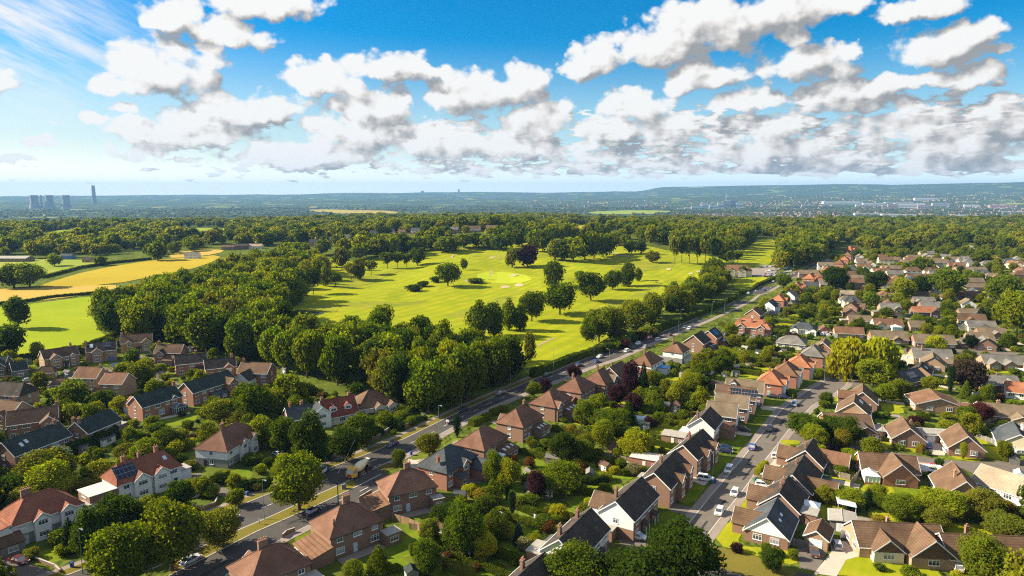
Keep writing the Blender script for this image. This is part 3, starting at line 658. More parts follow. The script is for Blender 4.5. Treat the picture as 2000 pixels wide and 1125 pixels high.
def hip_roof(x0, x1, hw, ez, rz_, rx0, rx1, ov=.4, t=.12):
    m = MB(); k = (rz_-ez)/hw; lo = ez-k*ov
    X0, X1, Y = x0-ov, x1+ov, hw+ov
    c = [(X0, -Y, lo), (X1, -Y, lo), (X1, Y, lo), (X0, Y, lo)]; u = [(p[0], p[1], p[2]+t) for p in c]
    r0, r1 = (rx0, 0, rz_+t), (rx1, 0, rz_+t)
    m.add(c+u+[r0, r1], [(3,2,1,0), (0,1,5,4), (1,2,6,5), (2,3,7,6), (3,0,4,7), (4,5,9,8), (6,7,8,9), (5,6,9), (7,4,8)])
    for p, r in ((u[0], r0), (u[3], r0), (u[1], r1), (u[2], r1)): m.cyl(p, (r[0], r[1], r[2]), .11, .11, 5)
    m.cyl(r0, (r1[0]+.001, 0, r1[2]), .13, .13, 6)
    return m
def wall_block(x0, x1, y0, y1, z0, z1, gab=None, axis='x', split=None):
    "box walls, optional gable triangles up to height gab; ridge along axis"
    m = MB()
    zs = [z0, z1] if not split else [z0, split, z1]
    for i in range(len(zs)-1):
        a, b = zs[i], zs[i+1]; mi = 1 if (split and i == 0) else 0; e = .03 if (split and i == 0) else 0
        m.add([(x0-e,y0-e,a),(x1+e,y0-e,a),(x1+e,y1+e,a),(x0-e,y1+e,a),(x0-e,y0-e,b),(x1+e,y0-e,b),(x1+e,y1+e,b),(x0-e,y1+e,b)], [(0,1,5,4),(1,2,6,5),(2,3,7,6),(3,0,4,7)]+([(4,5,6,7)] if (i == len(zs)-2 and not gab) or mi else []), mi)
    if gab:
        if axis == 'x':
            c = (y0+y1)/2; m.add([(x0,y0,z1),(x0,y1,z1),(x0,c,gab),(x1,y0,z1),(x1,y1,z1),(x1,c,gab)], [(0,2,1),(3,4,5),(0,3,5,2),(1,2,5,4)])
        else:
            c = (x0+x1)/2; m.add([(x0,y0,z1),(x1,y0,z1),(c,y0,gab),(x0,y1,z1),(x1,y1,z1),(c,y1,gab)], [(0,1,2),(3,5,4),(0,2,5,3),(1,4,5,2)])
    return m
def rot_mb(m, ang, dx=0, dy=0):
    c, s = cos(ang), sin(ang); m.v = [(x*c-y*s+dx, x*s+y*c+dy, z) for x, y, z in m.v]; return m
def verge_board(root, x, hw, ez, rz_, ov, sgn, mat, t=.13):
    k = (rz_-ez)/hw; lo = ez-k*ov; Y = hw+ov; m = MB(); X = x+sgn*.27
    for s in (-1, 1):
        b = [(X, s*Y, lo-.12), (X, 0, rz_-.12), (X, 0, rz_+t+.02), (X, s*Y, lo+t+.02)]
        if s*sgn > 0: b.reverse()
        m.prism(b, [(p[0]+sgn*.05, p[1], p[2]) for p in b])
    return m
def house(px, span, label, short, cat='house', name='brick_house', eave=5.1, pitch=38, roof='gable', wall='red_brick', tl='brown_tile', ext=(), az=None, L=None, hipk=.82, board='white_paint', det=True, lower=None, gut='white_paint', wins='nfab', frame='white_paint', group=None, base=0.0, st=2):
    hw = span/2; rise = hw*tan(radians(pitch)); RZ = eave+rise
    if len(px) == 4:
        A, B = gp(px[0], px[1], RZ), gp(px[2], px[3], RZ)
    else: A = B = gp(px[0], px[1], RZ)
    C = (A+B)/2; d = B-A; ln = hypot(d.x, d.y)
    th = atan2(d.y, d.x) if az is None else radians(90-az)
    if az is not None and len(px) == 4: ln = min(22, max(1.5, abs(d.x*cos(th)+d.y*sin(th))))
    if L is None: L = ln+(span*hipk if roof == 'hip' else 0)
    if roof == 'hip' and len(px) == 2: ln = max(.3, L-span*hipk)
    loc = (C.x, C.y, hgt(C.x, C.y)+base)
    root = thing(name, label, cat, loc, th, group); HOUSES.append(root); PLOTS.append((group, C.x, C.y, th, L, hw, short, st))
    near = C.y < 420
    x0, x1 = -L/2, L/2
    FOOT.append((C.x, C.y, th, L/2+1.0, hw+1.0)); MARKS.append((C.x, C.y, short))
    lw = lower or LWALL.get(wall)
    sp = 2.45 if (lw and eave > 4) else None
    gz = RZ-.02 if roof == 'gable' else None
    part('wall', wall_block(x0, x1, -hw, hw, -.3, eave, gz, 'x', sp), [wall, lw or wall], root)
    if roof == 'gable':
        rp = part('roof', gable_roof(x0, x1, hw, eave, RZ), tl, root)
        if board and near:
            for x, s in ((x0, -1), (x1, 1)): part('bargeboard', verge_board(root, x, hw, eave, RZ, .35, s, board), board, root)
    else: rp = part('roof', hip_roof(x0, x1, hw, eave, RZ, -ln/2, ln/2), tl, root)
    if near:
        ko = rise/hw*.35
        for s in (-1, 1): part('gutter', MB().box(x0-.2, x1+.2, s*(hw+.43)-.07, s*(hw+.43)+.07, eave-ko-.08, eave-ko+.06), gut, root)
    taken = {'n': [], 'f': [], 'a': [], 'b': []}
    zr = lambda y: RZ-abs(y)*rise/hw
    def side(sd, x):
        nx, ny, r = SIDES[sd]
        if sd in 'nf': return Vector((x, ny*hw, 0)), r
        return Vector((nx*L/2, x, 0)), r
    roofs = rp
    for e in ext:
        k = e[0]
        if k == 'ch':  # chimney at (x, y), height above ridge
            x, y = e[1], e[2]; hh = e[3] if len(e) > 3 else 1.2; wd = e[4] if len(e) > 4 else .95
            zb = min(zr(y), RZ)-1.2; m = MB(); m.box(x-wd/2, x+wd/2, y-.3, y+.3, max(-.2, zb) if abs(y) < hw-.1 and abs(x) < L/2-.1 else -.2, RZ+hh); m.box(x-wd/2-.07, x+wd/2+.07, y-.37, y+.37, RZ+hh+.001, RZ+hh+.16)
            c = part('chimney', m, e[5] if len(e) > 5 else (wall if 'brick' in wall else 'brown_brick'), root)
            if near:
                for i in range(max(2, int(wd/.42))):
                    xx = x-wd/2+.22+i*(wd-.44)/max(1, int(wd/.42)-1)
                    part('chimney_pot', MB().lathe([(.13, RZ+hh+.162), (.11, RZ+hh+.55), (.14, RZ+hh+.58), (.14, RZ+hh+.64)], 8, 0, xx, y), 'clay_pot', c)
        elif k == 'wing':  # cross gable projecting from a long side: side, x, width, projection, eave, tile, wall, pitch
            sd, x, wd, pr = e[1], e[2], e[3], e[4]; we = e[5] if len(e) > 5 and e[5] else eave; wt = (e[6] if len(e) > 6 and e[6] else tl); ww = (e[7] if len(e) > 7 and e[7] else wall); wp = e[8] if len(e) > 8 else pitch
            pc, r = side(sd, x); wr = we+wd/2*tan(radians(wp)); inn = min(hw*1.0, (wr-eave)/(rise/hw)+.6) if wr > eave else .3
            inn = hw*.98 if wr >= RZ-.05 else max(.3, inn)
            wl2 = lower; m = wall_block(-wd/2, wd/2, -pr, .1, -.3, we, wr-.02, 'y', 2.75 if wl2 and we > 4 else None)
            lo_ = e[9] if len(e) > 9 else None
            if lo_: m = wall_block(-wd/2, wd/2, -pr, .1, -.3, we, wr-.02, 'y', 2.35); wl2 = lo_
            part('front_gable', rot_mb(m, r, pc.x, pc.y), [ww, wl2 or ww], root)
            g = gable_roof(0, pr+inn, wd/2, we, wr, .3, .22); g.v = [(yy, xx-pr, zz) for xx, yy, zz in g.v]
            for f in g.f: f.reverse()
            part('gable_roof', rot_mb(g, r, pc.x, pc.y), wt, root)
            if board and near:
                b = verge_board(root, 0, wd/2, we, wr, .3, -1, board); b.v = [(yy, xx-pr, zz) for xx, yy, zz in b.v]
                for f in b.f: f.reverse()
                part('bargeboard', rot_mb(b, r, pc.x, pc.y), board, root)
            taken[sd].append((x-wd/2-.2, x+wd/2+.2, 9))
            c, s = cos(r), sin(r)
            fx = lambda lx, ly: (lx*c-ly*s+pc.x, lx*s+ly*c+pc.y)
            ws = min(2.2, wd*.6)
            for z in ([.9, 3.5] if we > 4 else [.9]):
                X, Y = fx(0, -pr); window(root, X, Y, z, r, ws, 1.25, 3 if ws > 1.6 else 2, frame)
        elif k == 'lean':  # lean-to: side, x, width, depth, low, high, tile, wall, rooflights
            sd, x, wd, dp, lo, hi = e[1:7]; lt = e[7] if len(e) > 7 and e[7] else tl; lwl = e[8] if len(e) > 8 and e[8] else (lw or wall); nl = e[9] if len(e) > 9 else 0
            pc, r = side(sd, x); m = MB()
            m.prism([(-wd/2,-dp,-.3),(wd/2,-dp,-.3),(wd/2,.05,-.3),(-wd/2,.05,-.3)], [(-wd/2,-dp,lo),(wd/2,-dp,lo),(wd/2,.05,hi),(-wd/2,.05,hi)])
            part('extension', rot_mb(m, r, pc.x, pc.y), lwl, root)
            sl = (hi-lo)/dp; m = MB(); m.slab([(-wd/2-.2,-dp-.3,lo-sl*.3+.14),(wd/2+.2,-dp-.3,lo-sl*.3+.14),(wd/2+.2,.0,hi+.14),(-wd/2-.2,.0,hi+.14)], .12)
            er = part('extension_roof', rot_mb(m, r, pc.x, pc.y), lt, root)
            for i in range(nl):
                xx = -wd/2+wd*(i+.5)/nl; m = MB(); y_ = -dp*.55
                m.slab([(xx-.4, y_-.55, lo+sl*(dp+y_-.55)+.20), (xx+.4, y_-.55, lo+sl*(dp+y_-.55)+.20), (xx+.4, y_+.55, lo+sl*(dp+y_+.55)+.20), (xx-.4, y_+.55, lo+sl*(dp+y_+.55)+.20)], .09)
                part('rooflight', rot_mb(m, r, pc.x, pc.y), 'con_glass', er)
            c, s = cos(r), sin(r)
            for i in range(max(1, int(wd/2.6))):
                lx = -wd/2+wd*(i+.5)/max(1, int(wd/2.6)); X, Y = (lx*c+dp*s+pc.x, lx*s-dp*c+pc.y)
                if lo > 2: window(root, X, Y, .75, r, min(1.8, wd*.6), 1.2, 2, frame)
            taken[sd].append((x-wd/2, x+wd/2, hi+.2)); FOOT.append((loc[0]+(pc.x+dp/2*s)*cos(th)-(pc.y-dp/2*c)*sin(th), loc[1]+(pc.x+dp/2*s)*sin(th)+(pc.y-dp/2*c)*cos(th), th+r, wd/2+.6, dp/2+.6))
        elif k == 'flat':  # flat roofed block: side, x, width, depth, height, wall, garage door, roof
            sd, x, wd, dp, hh = e[1:6]; fw = e[6] if len(e) > 6 and e[6] else wall; gd = e[7] if len(e) > 7 else 0; fr_ = e[8] if len(e) > 8 else 'felt_roof'
            pc, r = side(sd, x); part('extension', rot_mb(MB().box(-wd/2, wd/2, -dp, .04, -.3, hh), r, pc.x, pc.y), fw, root)
            part('flat_roof', rot_mb(MB().box(-wd/2-.18, wd/2+.18, -dp-.18, .0, hh+.003, hh+.2), r, pc.x, pc.y), fr_, root)
            c, s = cos(r), sin(r); lx = 0; X, Y = dp*s+pc.x, -dp*c+pc.y
            if gd: 
                for i in range(gd): lx = (i-(gd-1)/2)*2.7; door(root, X+lx*c, Y+lx*s, 0, r, 2.4, 2.05, 'white_paint', 'garage_door')
            else: window(root, X, Y, .9 if hh < 4 else 3.6, r, min(2.2, wd*.6), 1.2, 3, frame)
            if hh > 4 and not gd: window(root, X, Y, .9, r, min(2.2, wd*.6), 1.2, 3, frame)
            taken[sd].append((x-wd/2, x+wd/2, hh+.2)); FOOT.append((loc[0]+(pc.x+dp/2*s)*cos(th)-(pc.y-dp/2*c)*sin(th), loc[1]+(pc.x+dp/2*s)*sin(th)+(pc.y-dp/2*c)*cos(th), th+r, wd/2+.6, dp/2+.6))
        elif k == 'cons':  # conservatory: side, x, width, depth, roof material
            sd, x, wd, dp = e[1:5]; cr = e[5] if len(e) > 5 else 'con_glass'; pc, r = side(sd, x)
            m = MB(); m.box(-wd/2, wd/2, -dp, 0, -.2, .6, 0)
            cw = rot_mb(m, r, pc.x, pc.y); cb = part('conservatory', cw, lw or wall, root)
            m = MB(); nn = max(3, int(wd/.9)); mm = max(3, int(dp/.9))
            for i in range(nn+1):
                X = -wd/2+wd*i/nn; m.box(X-.05, X+.05, -dp-.01, -dp+.09, .601, 2.2)
            for j in range(1, mm):
                Y = -dp+dp*j/mm; m.box(-wd/2-.01, -wd/2+.09, Y-.05, Y+.05, .601, 2.2); m.box(wd/2-.09, wd/2+.01, Y-.05, Y+.05, .601, 2.2)
            m.box(-wd/2-.06, wd/2+.06, -dp-.06, -.01, 2.201, 2.34)
            part('frame', rot_mb(m, r, pc.x, pc.y), 'white_paint', cb)
            part('glazing', rot_mb(MB().box(-wd/2+.04, wd/2-.04, -dp+.04, -.02, .602, 2.199), r, pc.x, pc.y), 'con_glass' if cr == 'con_glass' else 'glass', cb)
            apz = 3.15; m = MB(); q4 = [(-wd/2-.1, -dp-.1, 2.342), (wd/2+.1, -dp-.1, 2.342), (wd/2+.1, -.02, 2.342), (-wd/2-.1, -.02, 2.342)]
            a0, a1 = (0, -dp*.55, apz), (0, -.02, apz)
            m.add(q4+[a0, a1], [(0,1,4), (1,2,5,4), (3,0,4,5), (2,3,5), (3,2,1,0)])
            rr = part('conservatory_roof', rot_mb(m, r, pc.x, pc.y), cr, cb)
            m = MB()
            for p in (q4[0], q4[1]): m.cyl(p, a0, .045, .045, 4)
            for t_ in (.2, .5, .8): m.cyl((-wd/2-.08, -dp+dp*t_, 2.37), (0, max(-dp*.55, -dp+dp*t_), apz+.02), .035, .035, 4); m.cyl((wd/2+.08, -dp+dp*t_, 2.37), (0, max(-dp*.55, -dp+dp*t_), apz+.02), .035, .035, 4)
            m.cyl(a0, (0, -.02, apz), .06, .06, 4)
            part('roof_bars', rot_mb(m, r, pc.x, pc.y), 'white_paint', cb)
            taken[sd].append((x-wd/2, x+wd/2, 3.3)); c, s = cos(r), sin(r); FOOT.append((loc[0]+(pc.x+dp/2*s)*cos(th)-(pc.y-dp/2*c)*sin(th), loc[1]+(pc.x+dp/2*s)*sin(th)+(pc.y-dp/2*c)*cos(th), th+r, wd/2+.6, dp/2+.6))
        elif k in ('sky', 'solar'):  # on a roof slope: side n/f, x0, x1, t0, t1 (0 eave, 1 ridge)
            s = -1 if e[1] == 'n' else 1; xa, xb, t0, t1 = e[2:6]; up = .17 if k == 'solar' else .155; th_ = .06 if k == 'solar' else .05
            q4 = [(xa, s*hw*(1-t0), eave+rise*t0), (xb, s*hw*(1-t0), eave+rise*t0), (xb, s*hw*(1-t1), eave+rise*t1), (xa, s*hw*(1-t1), eave+rise*t1)]
            if s > 0: q4 = [q4[1], q4[0], q4[3], q4[2]]
            nn = (Vector(q4[1])-Vector(q4[0])).cross(Vector(q4[2])-Vector(q4[0])).normalized()*(up+.06)
            q4 = [Vector(p)+nn for p in q4]
            part('solar_panel' if k == 'solar' else 'rooflight', MB().slab(q4, th_), 'solar' if k == 'solar' else ('con_glass' if len(e) < 7 else e[6]), rp)
        elif k == 'dorm':  # gabled dormer on slope: side, x, width
            s = -1 if e[1] == 'n' else 1; x, wd = e[2], e[3]; r = 0 if s < 0 else pi; y0 = hw*.72; zb = zr(y0)-.1; we = zb+1.35; wr = we+wd/2*.75
            m = wall_block(-wd/2, wd/2, -y0, 0, zb-.3, we, wr-.02, 'y'); m.v = [(a_, b_, min(c_, max(c_, zb-.3))) for a_, b_, c_ in m.v]
            dd = part('dormer', rot_mb(m, r, x, 0), 'white_render', root)
            g = gable_roof(0, y0, wd/2, we, wr, .2, .15); g.v = [(yy, xx-y0, zz) for xx, yy, zz in g.v]
            for f in g.f: f.reverse()
            part('dormer_roof', rot_mb(g, r, x, 0), tl, dd)
            window(root, x, s*y0, zb+.2, r, wd*.7, 1.0, 2)
        elif k == 'door':
            pc, r = side(e[1], e[2]); door(root, pc.x, pc.y, 0, r, 1.0, 2.1, e[3] if len(e) > 3 else 'white_paint'); taken[e[1]].append((e[2]-.8, e[2]+.8, 2.3))
        elif k == 'gar':
            pc, r = side(e[1], e[2]); door(root, pc.x, pc.y, 0, r, e[3] if len(e) > 3 else 2.4, 2.05, e[4] if len(e) > 4 else 'white_paint', 'garage_door'); taken[e[1]].append((e[2]-1.6, e[2]+1.6, 2.3))
        elif k == 'por':  # porch: side, x, tile
            pc, r = side(e[1], e[2]); m = MB(); m.slab([(-1.1,-1.5,2.35),(1.1,-1.5,2.35),(1.1,.02,2.95),(-1.1,.02,2.95)], .1)
            po = part('porch', rot_mb(m, r, pc.x, pc.y), e[3] if len(e) > 3 else tl, root); m = MB()
            for sx_ in (-.95, .95): part('post', rot_mb(MB().box(sx_-.06, sx_+.06, -1.4, -1.28, 0, 2.27), r, pc.x, pc.y), 'white_paint', po)
            door(root, pc.x, pc.y, 0, r, 1.0, 2.1, 'dark_metal'); taken[e[1]].append((e[2]-1.2, e[2]+1.2, 3))
        elif k == 'clad':  # weatherboard or render panel over a gable end: side a/b, material, from height
            s = -1 if e[1] == 'a' else 1; X = s*(L/2+.012); z0 = e[3]; m = MB(); b = [(X, -hw+.02, z0), (X, hw-.02, z0), (X, hw-.02, eave), (X, 0, RZ-.06), (X, -hw+.02, eave)] if z0 < eave else [(X, -hw+.1, z0), (X, hw-.1, z0), (X, 0, RZ-.06)]
            if s > 0: b.reverse()
            m.prism(b, [(p[0]+s*.03, p[1], p[2]) for p in b]); part('cladding', m, e[2], root)
            if z0 < eave and eave > 4: window(root, X+s*.03, 0, 3.4, SIDES[e[1]][2], 1.2, 1.2, 2); taken[e[1]].append((-9, 9, 99))
        elif k == 'win':  # one explicit window: side, x, z, w, h, n
            pc, r = side(e[1], e[2]); window(root, pc.x, pc.y, e[3], r, e[4], e[5], e[6] if len(e) > 6 else 3, frame); taken[e[1]].append((e[2]-e[4]/2-.2, e[2]+e[4]/2+.2, 99 if len(e) > 7 else e[3]+e[5]))
    # the regular windows
    step = 3.1 if near else 4.2
    for sd in wins:
        nx, ny, r = SIDES[sd]
        gx, gy = nx*cos(th)-ny*sin(th), nx*sin(th)+ny*cos(th)
        if gx*-C.x+gy*-C.y < -.15*C.length: continue
        wlen = L if sd in 'nf' else span*.8
        cnt = max(1, int(wlen/step)) if sd in 'nf' else (2 if span > 8 and st == 1 else 1)
        if not near: cnt = min(cnt, 3)
        for i in range(cnt):
            x = -wlen/2+wlen*(i+.5)/cnt
            for z in ([.85, 3.45] if eave > 4 else [.85]):
                W_ = 2.0 if (i+int(z)) % 2 == 0 else 1.35
                if sd in 'ab' and eave > 4: W_ = 1.1
                if st == 1: W_ = 1.9
                if any(a < x+W_/2 and b > x-W_/2 and z < tz for a, b, tz in taken[sd]): continue
                pc, _ = side(sd, x); window(root, pc.x, pc.y, z, r, W_, 1.35, 3 if W_ > 1.5 else 2, frame)
    if det and not any(e[0] in ('door', 'por') for e in ext) and near:
        pc, r = side('n', L*.5-1.4)
        if not any(a < L*.5-1.4 < b for a, b, _ in taken['n']): pass
    return root
def roof_pos(hw, x): return x
# words for the places of things
def near_words(x, y, n=0):
    c = sorted(MARKS, key=lambda m: (m[0]-x)**2+(m[1]-y)**2)
    m = c[n]; f = Vector((x, y)).normalized(); dx, dy = x-m[0], y-m[1]; along = dx*f.x+dy*f.y; across = dx*f.y-dy*f.x
    rel = ('behind the' if along > 0 else 'in front of the') if abs(along) > abs(across) else ('right of the' if across > 0 else 'left of the')
    return rel+' '+m[2]
def unique(lead, x, y, adj=()):
    for n in range(0, 7):
        for a in ('',)+tuple(adj):
            l = ((a+' ') if a else '')+lead+' '+near_words(x, y, n)
            if l not in LAB and len(l.split()) <= 16 and len(l.split()) >= 4: return l
    for n in range(1, 12):
        for a in ('',)+tuple(adj):
            l = ((a+' ') if a else '')+lead+' '+near_words(x, y, 0)+' and '+near_words(x, y, n)
            if l not in LAB and len(l.split()) <= 16: return l
    return lead+' '+near_words(x, y, 0)
# ---------------------------------------------------------------- the houses, by the ridge ends seen in the photo
def Z(k, *v):
    x0, y0, s = Z_[k]; return [(x0+t/s if i % 2 == 0 else y0+t/s) for i, t in enumerate(v)]
hs = house
GE = 'modern brick houses of the estate'; GW = 'white semi-detached houses along the main road'; GR = 'brick semis along the main road'; GS = 'two storey houses on the street'; GB = 'bungalows east of the street'
# estate beside the wood
hs(Z('A',-60,228,58,222), 8, 'dark brick house with slate roof and a long lower wing beside the field hedge', 'dark house by the field', name='detached_house', wall='dark_brick', tl='green_slate', ext=[('wing','n',2,4,1.5,None,None,None),('ch',-3,0)], group=GE)
hs(Z('A',80,275,200,258), 7, 'low slate roofed wing house with three white windows beside a silver car', 'low slate house', name='detached_house', wall='green_wall', tl='green_slate', eave=3.6, group=GE)
hs(Z('A',318,180,590,140), 8, 'tan brick house with brown roof, white edged front gable and blue topped bay window', 'tan house by bright field', wall='tan_brick', tl='brown_tile', name='detached_house', ext=[('wing','n',-2.6,4.2,1.6),('ch',4.6,0,1.3),('por','n',1.2,'dark_tile'),('wing','n',4.1,2.2,.5,5.0)], group=GE)
hs(Z('A',325,304,395,303), 5.5, 'small tan brick garage with dark pyramid roof beside a parked pale car', 'tan hipped garage', 'garage', 'garage', 2.5, 36, 'hip', 'tan_brick', 'brown_tile', [('gar','b',0)], az=70, L=6.5, wins='', group=GE)
hs(Z('A',720,130,860,97), 8, 'tan house with dark patched roof, tall side chimney and blue garage door', 'blue garage door house', wall='tan_brick', tl='dark_tile', name='detached_house', ext=[('wing','n',-1.5,4.2,2.2,None,'brown_tile'),('ch',-6,-1,1.2),('sky','n',-4.5,-3.2,.4,.85),('gar','n',3.6,2.4,'blue_door'),('solar','n',1,4,.3,.9)], az=62, L=11.5, group=GE)
hs(Z('A',950,62,1180,40), 8, 'tan house at the wood edge with brown roof and white framed bays', 'tan house at wood edge', wall='tan_brick', tl='brown_tile', name='detached_house', ext=[('wing','n',4.4,4.2,1.2),('ch',-6.2,0,.9,1.1),('wing','n',-3,2.4,.6),('por','n',.8,'dark_tile')], az=66, L=13, group=GE)
hs(Z('A',1240,124,1425,138), 7.5, 'brown roofed brick house with red brick end gable against the dark wood', 'brown house against wood', wall='red_brick', tl='brown_tile', name='detached_house', ext=[('wing','n',-2.5,3.5,2,None,'dark_tile'),('ch',-5,0),('lean','n',1.5,4,4,2.4,4.2)], az=88, L=11.5, group=GE)
hs(Z('A',1390,220,1585,195), 7.5, 'red brick house with dark roof and white edged gable facing the close', 'dark roofed red house', wall='red_brick', tl='dark_tile', name='detached_house', ext=[('ch',2,0,1.3),('lean','n',3.4,3.6,2.2,2.3,3.5)], az=62, L=12, group=GE)
hs(Z('A',1630,260,1800,222), 7.5, 'red brick house with half dark half brown roof between two others', 'two tone roof house', wall='orange_brick', tl='dark_tile', name='detached_house', ext=[('wing','n',3,3.6,.8,None,'brown_tile'),('ch',4.6,0)], az=62, L=11.5, group=GE)
hs(Z('C',290,264,520,283), 8, 'broad brown roofed house with white rear wing of four rooflights', 'house with four rooflights', wall='red_brick', tl='brown_tile', name='detached_house', ext=[('wing','n',-1.5,6.4,6,3.6,'dark_tile','white_render',40),('ch',-5.4,0)], az=98, L=12.5, group=GE)
hs(Z('A',622,296,800,322), 8, 'long brown roofed tan pair, upper half behind the round willow', 'upper half of tan pair', wall='tan_brick', tl='rust_tile', name='detached_house', ext=[('ch',4,0,.9),('por','n',-1,'dark_tile')], az=96, L=9.5, group=GE)
hs(Z('A',835,337,1000,367), 8, 'tan end house with large blank white edged gable beside the round willow', 'tan house with blank gable', wall='tan_brick', tl='rust_tile', name='detached_house', ext=[('ch',-4.4,0,1.0)], az=98, L=9, group=GE, wins='na')
hs(Z('A',440,396,500,394), 5.4, 'low dark hipped garage among shrubs behind the estate road', 'low hipped garage', 'garage', 'garage', 2.4, 34, 'hip', 'tan_brick', 'brown_tile', [('gar','a',0)], az=70, L=6.4, wins='', group=GE)
hs(Z('A',40,412,150,444), 8.5, 'tan brick house with dark hipped roof and white conservatory', 'house with white conservatory', wall='tan_brick', tl='dark_tile', name='detached_house', roof='hip', ext=[('cons','n',3.2,4.6,3.4)], az=98, L=13, group=GE)
hs(Z('A',-60,548,130,585), 9, 'wide brown roofed brick house cut by the picture edge above a lawn', 'brown house near the edge', wall='tan_brick', tl='brown_tile', name='detached_house', ext=[('wing','n',3,3,.7),('ch',4,0)], az=100, L=13, group=GE)
hs(Z('A',137,662,370,604), 8, 'dark brown roofed house with narrow white edged gable and blue bay', 'dark brown gabled house', wall='brown_brick', tl='brown_tile', name='detached_house', ext=[('wing','n',4.5,4.5,2.5),('ch',6.5,0),('lean','a',0,3,1,2.4,3.2,'slate')], az=60, L=13, group=GE)
hs(Z('A',15,897,462,742), 8.5, 'long brick house with very dark roof and two rooflights above the big hedge', 'long dark roofed house', wall='brown_brick', tl='green_slate', name='detached_house', ext=[('sky','n',-5.4,-4.5,.35,.6),('sky','n',-3.7,-2.8,.45,.7),('ch',7.0,0,1.2),('win','n',-5.2,3.1,1.6,2.0),('cons','n',4.8,4.2,3.2),('lean','n',8.3,2.6,5,2.3,2.9,'slate')], group=GE)
hs(Z('A',590,738,855,634), 8, 'brick house with dark roof, twin end chimneys and slate garden room', 'twin chimney brick house', wall='brown_brick', tl='green_slate', name='detached_house', ext=[('ch',-6,-.8,1),('ch',-6,1.2,.9),('lean','n',-1.6,5,2.6,2.2,3.3,'slate','white_render'),('flat','b',-1,3,4,2.6)], group=GE)
hs(Z('A',1047,537,1360,452), 8, 'brick house with slate roof, white pediment and hexagonal garden room above a lawn', 'slate house above lawn', wall='orange_brick', tl='green_slate', name='detached_house', ext=[('ch',7.2,0,1.3),('wing','n',4.2,2.6,.4),('cons','n',4.9,4.6,3.2,'slate'),('wing','f',-3.5,6,4,3.6,'red_tile','white_render'),('win','n',-.6,.7,2.0,1.9)], group=GE)
hs(Z('A',1440,432,1780,332), 8, 'brick house with slate roof, brown front gable and long dark canopy', 'slate house with canopy', wall='orange_brick', tl='green_slate', name='detached_house', ext=[('wing','n',6.2,4.2,2.6,None,'brown_tile'),('lean','n',.5,6.5,2.2,2.3,3.2,'slate','dark_brick')], group=GE)
# white semis
hs(Z('B',198,503,392,443), 9.5, 'white semi with red hipped roof, squat chimney and two half timbered bay gables', 'red roofed white semi', roof='hip', wall='white_render', tl='red_tile', name='semi_detached_house', ext=[('ch',-2.2,.5,1.4,1.9),('wing','n',-1.4,3.2,.9,5.0,'red_tile'),('wing','n',3.8,3.2,.9,5.0,'red_tile'),('door','n',-4.6,'con_glass'),('flat','b',0,4,3.6,2.6),('lean','a',-1,8,5,4.6,5.4,'red_tile','white_render'),('lean','n',-8,4.5,3,2.4,3.6,'brown_tile')], group=GW, hipk=.95)
hs(Z('B',915,252,1275,145), 9, 'white semi with solar panelled brown half, red half and flat roofed annex', 'solar panelled white semi', roof='hip', wall='white_render', tl='red_tile', lower='white_render', name='semi_detached_house', ext=[('solar','n',-7.4,-2.4,.22,.88),('ch',-3.6,1.6,.9,1.0),('ch',-.2,.6,1.0,.7),('ch',4.6,1.6,1.0,1.0),('wing','n',-2.2,4.0,.9,5.0,'clay_tile'),('wing','n',2.6,4.0,.9,5.0,'red_tile'),('sky','n',4.6,5.5,.5,.72),('flat','a',-1.5,6.5,6.5,4.4,'brown_brick',0,'pale_felt'),('door','n',6.3,'dark_metal'),('flat','b',-1,4,3.5,2.9,'white_render')], group=GW, hipk=.45)
hs(Z('A',1725,802,1850,735), 10, 'white semi with broad clay hipped roof, dark lower walls and flat roofed side annex', 'clay roofed white semi', roof='hip', wall='white_render', tl='clay_tile', name='semi_detached_house', ext=[('ch',-1.5,1.2,1.0,1.6),('wing','n',-1.4,3.0,.9,5.0,'clay_tile'),('wing','n',3.4,3.0,.9,5.0,'clay_tile'),('flat','b',-1.5,4.5,4,3.1,'white_render'),('door','n',5.8,'con_glass'),('door','a',2,'dark_metal')], group=GW, hipk=.95)
hs([575,796,613,786], 8, 'slate roofed house with tall white gable of dark windows facing the main road', 'white gabled slate house', roof='gable', wall='orange_brick', tl='slate', eave=3.6, name='detached_house', ext=[('wing','n',4.0,5.5,2.6,5.0,'slate','white_render'),('ch',-4.6,0,1.3,.6),('ch',-.6,1,1.0)], az=58, L=12, lower='white_render', group=GW)
hs([632,785,683,770], 9, 'red tiled house with two white dormers and end chimneys', 'red house with two dormers', wall='cream_render', lower='cream_render', tl='maroon_tile', eave=2.9, pitch=46, name='detached_house', ext=[('dorm','n',-2.4,2.4),('dorm','n',2.6,2.4),('ch',-5.2,0,.8),('ch',4.6,1,.8)], az=55, L=11.5, group=GW, st=1)
hs([716,760,733,763], 12, 'brown hipped bungalow with two white front gables against tall dark trees', 'brown hipped bungalow', roof='hip', wall='cream_render', lower='cream_render', tl='brown_tile', eave=2.9, pitch=36, name='bungalow', ext=[('wing','n',.5,3.0,1.2),('wing','n',5.2,3.0,1.2)], az=58, L=14, group=GW, st=1)
